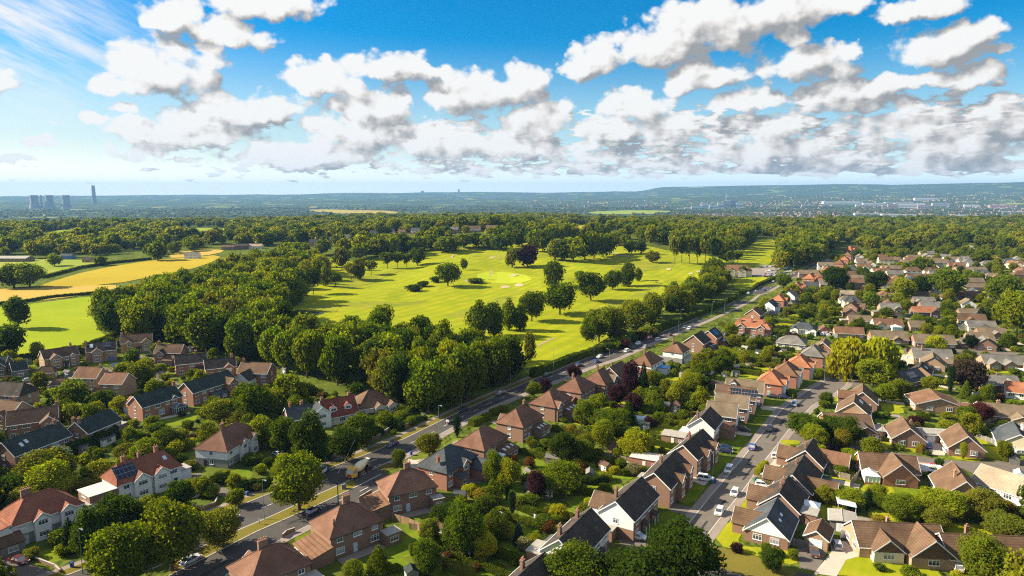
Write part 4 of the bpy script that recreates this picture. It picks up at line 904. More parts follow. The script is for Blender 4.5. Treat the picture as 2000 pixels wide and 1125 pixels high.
# semis between the main road and the back gardens
for i, a in enumerate([
 (Z('D',452,908,548,872), 9.5, 'brown hipped brick semi nearest the corner with tall pot topped chimney', 'nearest brick semi', 'clay_tile', [('ch',-1,.5,1.3,1.8),('flat','n',5.0,3.6,3.4,3.0,'brown_brick'),('cons','n',5.4,3,6.0),('wing','f',-1.5,3,.8,5)], {}),
 (Z('D',1058,578,1150,548), 9.5, 'brown hipped semi with low tiled side wing and twin chimneys facing the verge', 'semi with low side wing', 'clay_tile', [('ch',.5,1.0,1.3,1.7),('ch',-4.3,-2.6,-1.6,.7),('lean','a',-1.5,8.5,4.8,2.4,3.4,'rust_tile'),('flat','n',7.2,3.4,3,2.6,'brown_brick'),('door','n',-.6,'con_glass')], {}),
 (Z('D',1530,303,1622,285), 9, 'brown hipped semi by the road junction with long tiled lean-to', 'semi by the junction', 'clay_tile', [('ch',.5,1,1.2,1.6),('lean','a',-1.5,8,5,2.4,3.4,'rust_tile'),('flat','n',5.6,2.6,2.6,2.7),('door','n',-1.3,'con_glass')], {}),
 (Z('F',240,118,345,104), 9.5, 'slate hipped brick house with gabled garden wing and stone terrace', 'slate hipped house', 'slate', [('ch',-5.8,-1.2,-.8),('wing','n',.6,3.4,1,4.9,'slate'),('lean','n',-2.0,3.6,2.2,2.4,3.6,'slate'),('wing','n',6.0,5.5,5.5,2.7,'slate')], dict(L=14)),
 (Z('E',520,788,610,768), 9.5, 'brown hipped semi with blue conservatory and three rooflights in its lean-to', 'semi with blue conservatory', 'clay_tile', [('lean','n',3.4,6.4,3.6,2.4,3.5,'brown_tile',None,3),('cons','n',-1.8,3.4,3.2)], {}),
 (Z('E',815,634,905,604), 9.5, 'rust hipped semi with pale ridge line and row of rooflights behind', 'rust hipped semi', 'clay_tile', [('ch',3.6,.5,.9),('lean','n',2.5,6,3.4,2.4,3.5,'brown_tile',None,3),('door','n',-2.5,'con_glass'),('wing','f',-2,3,.8,5)], {}),
 (Z('E',1062,488,1150,478), 9.5, 'bright clay roofed semi with lower second hip and rooflit extension', 'bright clay semi', 'clay_tile', [('lean','n',2,7,3.6,2.4,3.5,'brown_tile',None,3),('wing','n',-4.2,4.2,.9,4.8)], {}),
 (Z('E',1270,388,1340,378), 9.5, 'clay hipped semi beside the purple maple with squat ridge chimney', 'clay semi by purple maple', 'clay_tile', [('ch',-1,1,.9),('lean','a',0,5,3,2.3,3.2,'clay_tile')], {}),
 (Z('E',1445,335,1530,318), 9.5, 'clay double hipped semi with pair of dark chimneys', 'double hipped semi', 'clay_tile', [('ch',1,1.5,1.2),('ch',2.5,-.5,1),('wing','n',1.5,5,1.2,5,'tan_tile')], {})]):
    hs(a[0], a[1], a[2], a[3], name='semi_detached_house', roof='hip', wall='brown_brick' if i != 3 else 'red_brick', tl=a[4], ext=a[5], group=GR, az=a[6].get('az', 30 if i > 2 else None), L=a[6].get('L', 13 if i > 2 else None), gut='dark_metal', hipk=1.0)
for px, sp, L, az, rf, wl, tl, lab, sh, ext in [
 (Z('E',1610,285), 9, 12, 31, 'gable', 'brown_brick', 'brown_tile', 'dark brown gabled semi behind the tall cypress', 'semi behind cypress', [('ch',-4,0)]),
 (Z('G',255,195), 9, 14, 32, 'hip', 'white_render', 'rust_tile', 'long rust roofed semi with white rear wall above a blue topped pool house', 'semi above the pool', [('ch',-3,0),('lean','a',0,8,4,2.4,3.5,'clay_tile'),('flat','n',3,5,4,2.6,'white_render',0,'pool_blue')]),
 (Z('G',485,112), 9, 10, 32, 'hip', 'white_render', 'rust_tile', 'rust pyramid roofed house with white side wall and timber deck', 'rust pyramid house', [('ch',-2,1),('flat','n',0,6,4,2.6)]),
 (Z('G',650,42), 9.5, 12, 33, 'gable', 'brown_brick', 'dark_tile', 'dark roofed brick house with large plain gable towards the gardens', 'dark gabled brick house', [('lean','n',2,7,4,2.6,3.8,'dark_tile',None,2)]),
 (Z('G',760,10), 8.5, 11, 33, 'gable', 'orange_brick', 'dark_tile', 'orange brick house with solar slate roof beside the clipped hedge', 'orange brick house', [('solar','n',-3,3,.2,.8),('lean','n',2,5,3,2.4,3.4,'dark_tile',None,3),('wing','n',4,3.4,1)]),
 (Z('K',1480,893), 9, 19, 118, 'hip', 'red_brick', 'orange_tile', 'wide orange roofed house across the gardens with four front chimneys', 'wide orange house', [('ch',-6,-2,.2),('ch',0,-2,.2),('ch',6,-2,.2),('wing','n',-5,4,1,5,'slate'),('wing','n',5,4,1,5,'orange_tile')]),
 (Z('K',1500,805), 8.5, 11, 34, 'gable', 'orange_brick', 'brown_tile', 'red walled house with brown roof beside the far road bend', 'red walled house', [('ch',-3,0),('lean','n',0,6,3,2.4,3.4,'slate')]),
 (Z('K',1620,745), 8.5, 11, 35, 'gable', 'white_render', 'slate', 'white walled house with grey slate slope beside the far road', 'far slate house', [('ch',0,0),('wing','n',2,3.5,1)]),
 (Z('K',1690,700), 8.5, 11, 35, 'hip', 'red_brick', 'orange_tile', 'orange hipped house with dark gable ends by the far road', 'far orange hipped house', [('ch',1,0),('wing','n',0,3.5,1)]),
 (Z('K',1775,668), 8.5, 11, 35, 'gable', 'white_render', 'grey_tile', 'pale grey roofed house between two orange roofs on the far road', 'pale grey far house', [('ch',2,0)]),
 (Z('K',1830,604), 9, 14, 36, 'hip', 'red_brick', 'orange_tile', 'long orange roofed terrace with four bay gables on the far road', 'orange terrace', [('wing','n',-4,3,.8),('wing','n',0,3,.8),('wing','n',4,3,.8)]),
 (Z('J',330,378), 9, 12, 36, 'hip', 'red_brick', 'orange_tile', 'orange roofed pair with white bays standing past the terrace', 'orange pair past terrace', [('wing','n',-3,3,.8),('wing','n',3,3,.8)]),
 (Z('J',395,362), 9, 10, 36, 'hip', 'red_brick', 'rust_tile', 'rust roofed house tucked against a large dark oak', 'rust house by oak', [('ch',0,0)]),
 (Z('J',465,318), 9, 11, 36, 'hip', 'red_brick', 'orange_tile', 'small orange roofed house in front of the purple beech', 'orange house by beech', []),
 (Z('J',560,268), 9, 11, 36, 'hip', 'red_brick', 'rust_tile', 'dark rust roofed house low in the tree lined road end', 'low rust house', [('wing','n',0,3,.8)]),
 (Z('J',600,242), 9, 11, 36, 'hip', 'red_brick', 'orange_tile', 'clay roofed pair half way up the tree lined road end', 'clay pair up the road', [('wing','n',2,3,.8)]),
 (Z('J',625,208), 9, 12, 36, 'hip', 'red_brick', 'rust_tile', 'rust roofed pair near the top of the road among trees', 'top rust pair', []),
 (Z('J',660,160), 10, 18, 60, 'hip', 'red_brick', 'orange_tile', 'bright orange roofed villa at the top of the tree lined road', 'orange villa', [('wing','n',-4,3.5,1)])]:
    hs(px, sp, lab, sh, name='semi_detached_house', roof=rf, wall=wl, tl=tl, ext=ext, az=az, L=L, group=GR)
# street, garden side
D2_ = dict(name='detached_house', group=GS)
hs([1003,1135,1063,1080], 8.5, 'dark tiled house at the bottom edge with pale brown rear slope', 'dark house at bottom edge', wall='brown_brick', tl='dark_tile', ext=[('ch',0,1.5,.8)], **D2_)
hs(Z('F',1170,838,1415,598), 8.5, 'dark tiled house with brick gable, white front wall and flat roofed rear block', 'dark tiled brick gable house', wall='white_render', lower='brown_brick', tl='dark_tile', ext=[('ch',-4.2,1.6,.9),('ch',4.2,1.6,.6),('flat','f',-3,5,4.4,2.6,'brown_brick'),('lean','f',2,3,3,2.3,3,'slate','white_render'),('por','n',2.4,'slate')], **D2_)
hs(Z('F',1612,542,1812,352), 8.5, 'black tiled house with white rendered gable end and glazed porches', 'white gable end house', wall='brown_brick', tl='dark_tile', ext=[('clad','a','white_render',2.7),('ch',-3.4,1.8,1.0),('wing','f',-1.5,6,3.5,4.4,'brown_tile','white_render'),('flat','a',2.2,5,2.6,2.6,'brown_brick'),('por','n',-2.4,'dark_tile'),('por','n',3.2,'dark_tile')], wins='nfb', **D2_)
hs(Z('H',312,318,478,142), 8, 'brick semi with black tiled roof and two brown faced cross gables', 'brown cross gable semi', wall='brown_brick', tl='dark_tile', ext=[('wing','n',-1.8,3.2,1.4,None,'brown_tile'),('wing','n',5.0,3.2,1.4,None,'brown_tile'),('ch',0,1.2,.8),('flat','f',1,3,3,2.6)], **D2_)
hs(Z('H',538,102,690,-22), 8, 'brick semi further along with twin cross gables above white garage fronts', 'twin gable semi', wall='brown_brick', tl='dark_tile', ext=[('wing','n',-2.2,3.2,1.4,None,'brown_tile'),('wing','n',4.4,3.2,1.4,None,'brown_tile'),('ch',0,1.2,.8)], **D2_)
hs(Z('G',648,712,775,612), 8, 'near black roofed house with white street front and tiled garage', 'black roofed white front house', wall='white_render', lower='red_brick', tl='dark_tile', ext=[('ch',-4,1.5,.9),('lean','n',3.8,4.2,4.4,2.6,3.6,'rust_tile','brown_brick'),('cons','f',-2,4,3)], az=29, L=12, **D2_)
for px, L, tl, lab, sh, ext, wl in [
 (Z('G',735,566,962,602), 13, 'tan_tile', 'tan roofed house end on to the street with white gable above blue car drive', 'first tan end-on house', [('clad','b','white_render',.2),('flat','f',0,4,3,2.6)], 'brown_brick'),
 (Z('G',800,500,1050,540), 14, 'tan_tile', 'tan roofed house with ridge chimney and white gable towards the street', 'tan house with ridge chimney', [('clad','b','white_render',.2),('ch',-1,0,.9)], 'brown_brick'),
 (Z('G',800,440,1110,475), 15, 'brown_tile', 'brown roofed house carrying two banks of solar panels', 'solar brown house', [('clad','b','white_render',.2),('solar','n',-2,1.5,.3,.85),('solar','n',2,7,.15,.8)], 'brown_brick'),
 (Z('G',880,390,1170,425), 15, 'tan_tile', 'tan roofed house behind the solar panels with small dark dormer', 'tan house behind solar', [('clad','b','white_render',.2),('dorm','n',-4,2.4)], 'brown_brick')]:
    hs(px, 8, lab, sh, wall=wl, tl=tl, ext=ext, az=114, **D2_)
for px, L, rf, tl, lab, sh in [
 (Z('G',1235,335), 12, 'hip', 'orange_tile', 'orange hipped semi with two bay gables behind the street hedge', 'orange hipped semi'),
 (Z('G',1350,272), 12, 'hip', 'rust_tile', 'rust brown semi with long side roof beside the orange one', 'rust brown semi'),
 (Z('G',1455,212), 12, 'hip', 'orange_tile', 'brightest orange hipped semi with white timbered bays', 'brightest orange semi'),
 (Z('G',1560,138), 12, 'hip', 'grey_tile', 'grey brown roofed semi with striped tiles near the big willow', 'grey semi near willow'),
 (Z('G',1640,98), 11, 'gable', 'tan_tile', 'tan roofed house half hidden behind the big willow', 'tan house behind willow')]:
    hs(px, 9, lab, sh, name='semi_detached_house', roof=rf, wall='red_brick', tl=tl, ext=[('ch',0,1,.7),('wing','n',-3,3.4,1,5,'tan_tile' if tl != 'orange_tile' else None,'white_render'),('wing','n',3,3.4,1,5,'tan_tile' if tl != 'orange_tile' else None,'white_render')], az=30, L=L, group=GS)
# bungalows on the sunny side of the street
BG = dict(eave=2.6, name='bungalow', group=GB, st=1)
def bw(p, sp, lab, sh, tl, ext=(), wall='brown_brick', **k): return hs(p, sp, lab, sh, tl=tl, ext=ext, wall=wall, **{**BG, 'cat': 'bungalow', **k})
bw(Z('H',1192,670,1272,516), 9, 'blue slate bungalow with white gable end and two slim rooflights', 'blue slate bungalow', 'slate', [('clad','a','white_paint',2.65),('sky','n',-2.5,-1.5,.5,.62),('sky','n',0,1,.55,.67),('wing','f',-.6,5.5,3.2,None,'pantile')], pitch=40, wins='na')
bw(Z('H',1302,455,1352,362), 9, 'black tiled bungalow with pantiled wing and white conservatory', 'black tiled bungalow', 'dark_tile', [('ch',-1,.6,.5),('ch',2.4,.6,.5),('wing','f',-1,5.5,3.2,None,'pantile'),('cons','n',1.2,3.6,3.4),('flat','n',-3.2,4,3.6,2.5)], pitch=40, L=11.5)
bw(Z('H',1392,335,1482,182), 9, 'black tiled bungalow with long brown lit slope and pantiled rear wing', 'long slope bungalow', 'dark_tile', [('ch',1.4,.8,.5),('wing','f',-1,5.5,3.2,None,'pantile'),('wing','n',-2.6,5,5.2,None,'pantile')], pitch=40)
bw(Z('H',1502,130,1547,62), 9, 'black tiled corner bungalow with pink tiled wing and french windows', 'black corner bungalow', 'dark_tile', [('ch',-1.6,.8,.5),('wing','f',-1,5.5,3.2,None,'pantile'),('wing','n',2,5.5,5.5,None,'rust_tile')], pitch=40, L=11)
hs(Z('H',1580,772,1622,680), 4.6, 'tan brick garage with ribbed brown roof and pale door facing the dark drive', 'ribbed roof garage', 'garage', 'garage', 2.4, 34, 'gable', 'tan_brick', 'pantile', [('gar','a',0,2.6)], wins='', group=GB)
bw(Z('L',745,694,1250,726), 9, 'wide pantiled bungalow with two brown front gables above a curved lawn', 'wide pantiled bungalow', 'pantile', [('wing','n',-3.6,5.8,1.8,None,None,'pantile',40,'cream_render'),('wing','n',4.4,8.6,3.4,None,None,'pantile',40,'tan_brick'),('door','n',.4,'white_paint'),('ch',-1,1.5,.4,.5)], 'tan_brick', az=96, L=17.5, pitch=36)
hs(Z('L',1290,790,1400,800), 6.5, 'lean brown roofed garage link with white door beside the wide bungalow', 'garage link', 'garage', 'garage', 2.5, 28, 'gable', 'brown_brick', 'brown_tile', [('gar','n',1,2.5)], az=98, L=6, wins='', group=GB, board=None)
bw(Z('L',1480,788,2010,826), 9, 'long pantiled bungalow behind the round street tree with glazed porch', 'long pantiled bungalow', 'pantile', [('por','n',1.5,'pantile'),('sky','f',-4,-1,.2,.8),('ch',-4,1.6,1,.6)], az=95, L=20, pitch=34)
bw(Z('L',750,150,1112,196), 8.5, 'red brick bungalow with skylit front gable, pantiled roof and white conservatory', 'skylit red bungalow', 'pantile', [('wing','n',1.2,8.2,4.2,None,'brown_tile','red_brick',42),('cons','n',-5.4,3.6,4.0)], 'red_brick', az=103, L=14, pitch=36)
bw(Z('L',1490,385,1500,232), 9.5, 'tan brick bungalow with steep split roof, half lit half dark, and ridge chimney', 'steep split roof bungalow', 'brown_tile', [('ch',-1.5,1.2,.6,.7),('win','a',2,.3,1.6,1.9)], 'tan_brick', az=20, L=13, pitch=42)
bw(Z('L',1905,388,2020,300), 10, 'pale roofed bungalow with long white shaded wall at the picture edge', 'pale roofed bungalow', 'pale_tile', [], 'white_render', lower='white_render', az=150, L=17, pitch=32)
bw(Z('I',1062,790,1095,692), 9, 'brown gabled bungalow with two large white windows above a sunny lawn', 'brown gabled bungalow', 'brown_tile', [('ch',1,-1.5,.3,.6)], 'brown_brick', az=19, L=11.5, pitch=38)
bw(Z('I',1522,848,1526,748), 9, 'dark sided gabled bungalow behind a small round drive tree', 'dark sided gabled bungalow', 'brown_tile', [], 'brown_brick', az=21, L=12, pitch=40)
bw(Z('I',1895,800,1990,765), 10, 'slate roofed bungalow with white walls, brick gable and white chimney', 'white walled slate bungalow', 'slate', [('ch',1,-1.5,.9,.7,'white_render')], 'cream_render', lower='white_render', az=28, L=13, pitch=34)
bw(Z('I',1306,545,1302,487), 15, 'very wide low brown roofed bungalow with full width gable and terrace', 'very wide gable bungalow', 'rust_tile', [('wing','n',-4,4.5,3,None)], 'tan_brick', az=15, L=12, pitch=19)
bw(Z('I',1870,600), 11, 'brown roofed tan bungalow with striped awning behind the red round tree', 'bungalow with striped awning', 'tan_tile', [('ch',-2,2,.4),('wing','n',2,5,3,None)], 'tan_brick', az=110, L=17, pitch=26)
bw(Z('I',706,505,775,438), 9.5, 'maroon roofed bungalow with white edged gable next to the striped lawn', 'maroon bungalow', 'brown_tile', [('wing','f',0,5,3,None,'rust_tile')], 'brown_brick', az=27, L=12, pitch=38)
bw(Z('I',655,556,700,545), 10, 'brown bungalow with skylit dark slope and white conservatory at its corner', 'skylit brown bungalow', 'brown_tile', [('sky','n',0,1.2,.5,.75),('sky','n',1.6,2.8,.5,.75),('cons','a',-3,3.6,3.6)], 'tan_brick', az=29, L=11, pitch=38)
bw(Z('I',530,660,690,684), 10, 'brown hipped bungalow with dark gable behind the three street trees', 'bungalow behind street trees', 'brown_tile', [('wing','n',4,5.5,3,None,'dark_tile','red_brick')], 'red_brick', az=100, L=14, pitch=32)
hs(Z('I',790,770,860,775), 5.4, 'flat topped garage with pale wide door beside the dark gabled bungalow', 'flat garage with pale door', 'garage', 'garage', 2.4, 6, 'gable', 'brown_brick', 'felt_roof', [('gar','n',0,2.6)], az=100, L=5.4, wins='', group=GB, board=None)
hs(Z('I',1210,800,1390,812), 6, 'double garage with flat roof and two white doors between brown bungalows', 'double white garage', 'garage', 'garage', 2.4, 6, 'gable', 'brown_brick', 'felt_roof', [('gar','n',-2,2.4),('gar','n',2,2.4)], az=100, L=9, wins='', group=GB, board=None)
hs(Z('H',1760,640,1800,660), 5, 'flat roofed garage with white door beside a white gate and corrugated lean-to', 'flat garage by white gate', 'garage', 'garage', 2.4, 6, 'gable', 'grey_timber', 'felt_roof', [('gar','a',0,2.4)], az=24, L=6, wins='', group=GB, board=None)
for px, sp, L, az, rf, tl, wl, lab, sh, ext, ev in [
 (Z('I',1090,330), 9, 13, 60, 'gable', 'slate', 'brown_brick', 'slate blue bungalow with solar slope in tree shade', 'shaded slate bungalow', [('solar','n',-3,2,.3,.8)], 2.6),
 (Z('I',1195,283), 8, 9, 35, 'gable', 'dark_tile', 'tan_brick', 'small dark skylit gable house behind the slate bungalow', 'small dark skylit house', [('sky','n',-1,1,.4,.7)], 2.6),
 (Z('I',1290,212), 9, 12, 30, 'gable', 'tan_tile', 'tan_brick', 'tan gabled bungalow with skylights on its dark slope', 'tan skylit bungalow', [('sky','n',-2,0,.5,.75),('wing','n',3,4,3,None)], 2.6),
 (Z('I',1790,370), 10, 13, 105, 'gable', 'grey_tile', 'brown_brick', 'grey roofed bungalow with white windows beside a bare brown tree', 'grey bungalow by bare tree', [('ch',0,0,.6,.7),('wing','n',3,7,3,None)], 2.6),
 (Z('I',1880,215), 8, 22, 100, 'gable', 'grey_tile', 'tan_brick', 'row of grey roofed bungalows joined with three peaked porches', 'grey joined bungalows', [('wing','n',-8,4.5,3,None),('wing','n',-2,4.5,3,None),('wing','n',6,4.5,3,None)], 2.6),
 (Z('I',1985,430), 8, 10, 120, 'gable', 'orange_tile', 'white_render', 'orange roofed bungalow cut by the picture edge', 'orange edge bungalow', [], 2.6),
 (Z('I',1275,165), 9, 16, 104, 'gable', 'grey_tile', 'tan_brick', 'low grey bungalow with tall chimney and glass porch by the junction', 'low grey bungalow', [('ch',-4,-1,1.2,.7),('cons','n',5,3,3)], 2.6),
 (Z('I',1690,75), 9, 9, 25, 'gable', 'grey_tile', 'brown_brick', 'peaked grey gable house facing the gardens beside a dome shrub', 'peaked grey gable house', [('wing','f',0,6,5,None)], 2.6),
 (Z('I',1650,40), 9, 12, 104, 'gable', 'tan_tile', 'tan_brick', 'tan bungalow behind the peaked grey gable', 'tan bungalow behind peak', [('wing','n',2,5,2,None)], 2.6),
 (Z('I',940,25), 9, 17, 103, 'gable', 'tan_tile', 'brown_brick', 'long tan bungalow with small peaked porch behind the willow hedge', 'long tan bungalow', [('wing','n',3,4,2,None)], 2.6),
 (Z('I',1290,55), 9, 18, 103, 'gable', 'tan_tile', 'brown_brick', 'tan bungalow half behind pale yellow shrub', 'tan bungalow by yellow shrub', [], 2.6),
 (Z('J',285,762), 11, 14, 118, 'hip', 'slate', 'white_render', 'white walled slate hipped bungalow with blue framed bays', 'white slate bungalow', [('wing','n',-4.5,4,1.5,None),('wing','n',4.5,4,1.5,None)], 2.9),
 (Z('J',190,862), 11, 13, 118, 'hip', 'grey_tile', 'cream_render', 'grey hipped bungalow in front of the white slate one', 'grey hipped bungalow', [], 2.8),
 (Z('J',630,795), 8, 16, 104, 'gable', 'rust_tile', 'tan_brick', 'plain rust roofed bungalow behind two white cars', 'plain rust bungalow', [('gar','n',-7,2.4)], 2.6),
 (Z('J',440,785), 5, 6, 14, 'gable', 'clay_tile', 'red_brick', 'narrow brick garage with peaked clay roof and white car before it', 'peaked clay garage', [('gar','a',0,2.4)], 2.8),
 (Z('J',660,598), 8.5, 11, 40, 'gable', 'brown_tile', 'brown_brick', 'tall brown gabled house with dark shaded front among shrubs', 'tall brown gabled house', [('wing','n',3,5,3,None),('ch',0,0,.7)], 4.6),
 (Z('J',640,650), 8, 9, 20, 'gable', 'brown_tile', 'brown_brick', 'dark peaked house directly before the tall brown one', 'dark peaked house', [], 3.2),
 (Z('J',715,703), 8, 14, 102, 'gable', 'tan_tile', 'tan_brick', 'tan bungalow with white flat garage under trees', 'tan bungalow with flat garage', [('flat','a',0,4,4,2.4)], 2.6),
 (Z('J',950,610), 8.5, 13, 100, 'gable', 'grey_tile', 'tan_brick', 'two storey tan stone house with double gables and white windows', 'tan double gable house', [('wing','n',-3.6,4.4,1.2,None),('wing','n',3.6,4.4,1.2,None),('lean','a',-1,5,4,2.6,3.6)], 5.0),
 (Z('J',1215,636), 8, 15, 100, 'gable', 'orange_tile', 'dark_brick', 'orange roofed long house with dark gabled end wing', 'orange long house', [('wing','n',5,5,2,None,'brown_tile')], 3.6),
 (Z('J',930,728), 9, 17, 101, 'gable', 'rust_tile', 'cream_render', 'rust bungalow with white peaked sun room', 'bungalow with sun room', [('wing','n',-4.5,4.5,2,None),('cons','n',3,5,4),('ch',-2,0,.6)], 2.6),
 (Z('J',1160,745), 8, 9, 101, 'gable', 'tan_tile', 'tan_brick', 'small tan bungalow beside the sun room house', 'small tan bungalow', [('win','n',0,.6,3,1.4)], 2.6),
 (Z('J',1215,560), 9, 15, 100, 'gable', 'grey_tile', 'dark_brick', 'grey bungalow with dark peaked porch under the large round tree', 'grey bungalow with dark porch', [('wing','n',-4.5,5,2,None)], 2.6),
 (Z('J',1560,575), 9, 11, 20, 'gable', 'tan_tile', 'white_render', 'tan roofed bungalow with white chimney wall by the far side road', 'tan bungalow by side road', [('ch',-3,0,.6)], 2.6),
 (Z('J',1575,650), 9, 14, 103, 'gable', 'tan_tile', 'brown_brick', 'tan bungalow with blue edged gable beside a dark conifer pair', 'tan bungalow by conifers', [('wing','n',2.5,5,2,None,'slate')], 2.6),
 (Z('J',1660,745), 9, 16, 103, 'gable', 'grey_tile', 'cream_render', 'grey green bungalow with slate gable and flat garage', 'grey green bungalow', [('wing','n',0,6,2,None,'slate'),('flat','a',0,5,4,2.4)], 2.6),
 (Z('J',1740,800), 9, 13, 103, 'gable', 'tan_tile', 'brown_brick', 'tan bungalow with grey gable above white window', 'tan grey gable bungalow', [('wing','n',1,6,2,None,'grey_tile')], 2.6),
 (Z('J',690,390), 9, 20, 100, 'gable', 'tan_tile', 'brown_brick', 'long tan roofed house behind the first big oak', 'long tan house behind oak', [], 4.2),
 (Z('J',720,452), 9, 10, 100, 'gable', 'tan_tile', 'tan_brick', 'tan house with dark peaked front below the long tan roof', 'tan dark peaked house', [('wing','n',1,6,3,None,'brown_tile')], 3.0),
 (Z('J',635,510), 7, 13, 100, 'gable', 'pale_tile', 'old_timber', 'pale flat roofed house with white balcony rails', 'pale balcony house', [], 3.4),
 (Z('J',880,335), 10, 17, 99, 'gable', 'rust_tile', 'cream_render', 'clay roofed bungalow with long white front among trees', 'clay long front bungalow', [('wing','n',-4,6,3,None)], 2.8),
 (Z('J',990,352), 9, 16, 99, 'gable', 'grey_tile', 'cream_render', 'grey roofed long bungalow with cream wall joined to the clay one', 'grey cream bungalow', [], 2.8),
 (Z('J',970,312), 9, 22, 99, 'gable', 'tan_tile', 'tan_brick', 'long tan double roof behind the cream bungalow', 'long tan double roof', [('wing','n',-6,6,2,None)], 2.8),
 (Z('J',1140,232), 9, 16, 98, 'gable', 'tan_tile', 'tan_brick', 'far tan bungalow near the wood with pale shrub', 'far tan bungalow', [], 2.8),
 (Z('J',1240,200), 9, 18, 98, 'gable', 'grey_tile', 'tan_brick', 'far grey bungalow right under the wood edge', 'far grey bungalow', [], 2.8),
 (Z('J',1170,378), 9, 20, 98, 'gable', 'brown_tile', 'brown_brick', 'low brown bungalow with arched front between two oaks', 'low brown bungalow', [('wing','n',0,7,2,None)], 2.6),
 (Z('J',1440,245), 9, 20, 98, 'gable', 'tan_tile', 'white_render', 'far white fronted tan house with twin peaks', 'far twin peak house', [('wing','n',-5,7,2,None),('wing','n',5,7,2,None)], 3.4),
 (Z('J',1535,262), 9, 14, 98, 'gable', 'grey_tile', 'white_render', 'far dark peaked house with white garage row', 'far dark peak house', [('wing','n',0,8,2,None)], 2.8),
 (Z('J',1330,300), 9, 12, 60, 'gable', 'grey_tile', 'white_render', 'far pale gabled house beside the middle oak', 'far pale gabled house', [], 2.8),
 (Z('J',1370,335), 8, 10, 98, 'gable', 'slate', 'white_render', 'far small slate house with white bay', 'far small slate house', [], 2.8),
 (Z('J',1580,325), 10, 30, 98, 'gable', 'tan_tile', 'tan_brick', 'very long tan terrace roof across the far gardens', 'very long tan terrace', [('wing','n',-8,6,2,None)], 2.8),
 (Z('J',1560,410), 9, 26, 98, 'gable', 'tan_tile', 'brown_brick', 'long brown terrace beside the tall round oak', 'long brown terrace', [], 3.4),
 (Z('J',1620,452), 8, 18, 98, 'gable', 'tan_tile', 'tan_brick', 'tan end terrace above a small white gabled house', 'tan end terrace', [], 3.0),
 (Z('J',1605,490), 8, 9, 20, 'gable', 'slate', 'white_render', 'small white gabled house with blue grey roof', 'small white gabled house', [], 2.8),
 (Z('J',1310,432), 8, 18, 98, 'gable', 'tan_tile', 'brown_brick', 'low brown roof between the dark trees', 'low brown roof house', [], 2.8),
 (Z('J',1590,160), 9, 22, 20, 'gable', 'grey_tile', 'white_render', 'stepped grey terrace far up among the trees', 'stepped grey terrace', [], 3.6),
 (Z('J',1930,280), 8, 24, 20, 'gable', 'rust_tile', 'cream_render', 'far rust roofed terrace of town houses on the slope', 'far rust terrace', [('wing','n',-6,4,1,None),('wing','n',4,4,1,None)], 5.0),
 (Z('J',1975,335), 8, 16, 20, 'gable', 'rust_tile', 'cream_render', 'far rust roofed end houses nearest the edge', 'far rust end houses', [], 5.0)]:
    L *= .88 if px[1] < 640 else 1
    hs(px, sp*(.92 if px[1] < 640 else 1), lab, sh, 'bungalow' if ev < 3.5 else 'house', 'bungalow' if ev < 3.5 else 'detached_house', ev, 36 if sp < 9.5 else 28, rf, wl, tl, ext, az, L, board=None, lower=wl, group=GB, st=1)
# more roofs between the far gardens
P_ = [gp(*p) for p in pts('1570,545 1650,498 1720,486 2010,482 2010,560 1990,600 2010,740 1900,735 1800,690 1700,655 1600,625')]
RH = random.Random(3); nh = 0
for r_ in range(40):
    for c_ in range(30):
        a_ = radians(-14); gx_, gy_ = 120+c_*21+RH.uniform(-4, 4), 250+r_*23+RH.uniform(-4, 4); x, y = gx_*cos(a_)-gy_*sin(a_)*.25, gy_+gx_*sin(a_)*.3
        if nh >= 64 or RH.random() < .25 or not inside((x, y), P_): continue
        if any((x-f[0])**2+(y-f[1])**2 < (max(f[3], f[4])+9)**2 for f in FOOT): continue
        if any(nm in ('side_street', 'street', 'main_road') and inside((x, y), Q) for nm, Q, *_b in POLYS): continue
        tl = RH.choice(['tan_tile', 'tan_tile', 'brown_tile', 'rust_tile', 'grey_tile', 'clay_tile', 'slate']); wl = RH.choice(['tan_brick', 'brown_brick', 'cream_render', 'white_render']); rf = RH.choice(['gable', 'gable', 'hip']); two = RH.random() < .25
        ev = 4.8 if two else 2.6; sp = RH.uniform(7.5, 9); L_ = RH.uniform(10, 15); p_ = pix((x, y, hgt(x, y)+ev+sp/2*tan(radians(36))))
        if p_ is None or not (1560 < p_[0] < 2050): continue
        nh += 1
        hs([p_[0], p_[1]], sp, unique({'tan_tile': 'tan roofed', 'brown_tile': 'brown roofed', 'rust_tile': 'rust roofed', 'grey_tile': 'grey roofed', 'clay_tile': 'clay roofed', 'slate': 'slate roofed'}[tl]+(' hipped' if rf == 'hip' else ' gabled')+(' house' if two else ' bungalow'), x, y, ('small', 'plain', 'wide', 'low')), 'far roof', 'house' if two else 'bungalow', 'detached_house' if two else 'bungalow', ev, 36, rf, wl, tl, [('wing','n',RH.uniform(-3, 3),4.5,2,None)] if RH.random() < .6 else [('ch',2,0,.7)], RH.choice((104, 104, 20)), L_, board=None, lower=wl, group=GB, st=1)
        MARKS.pop()
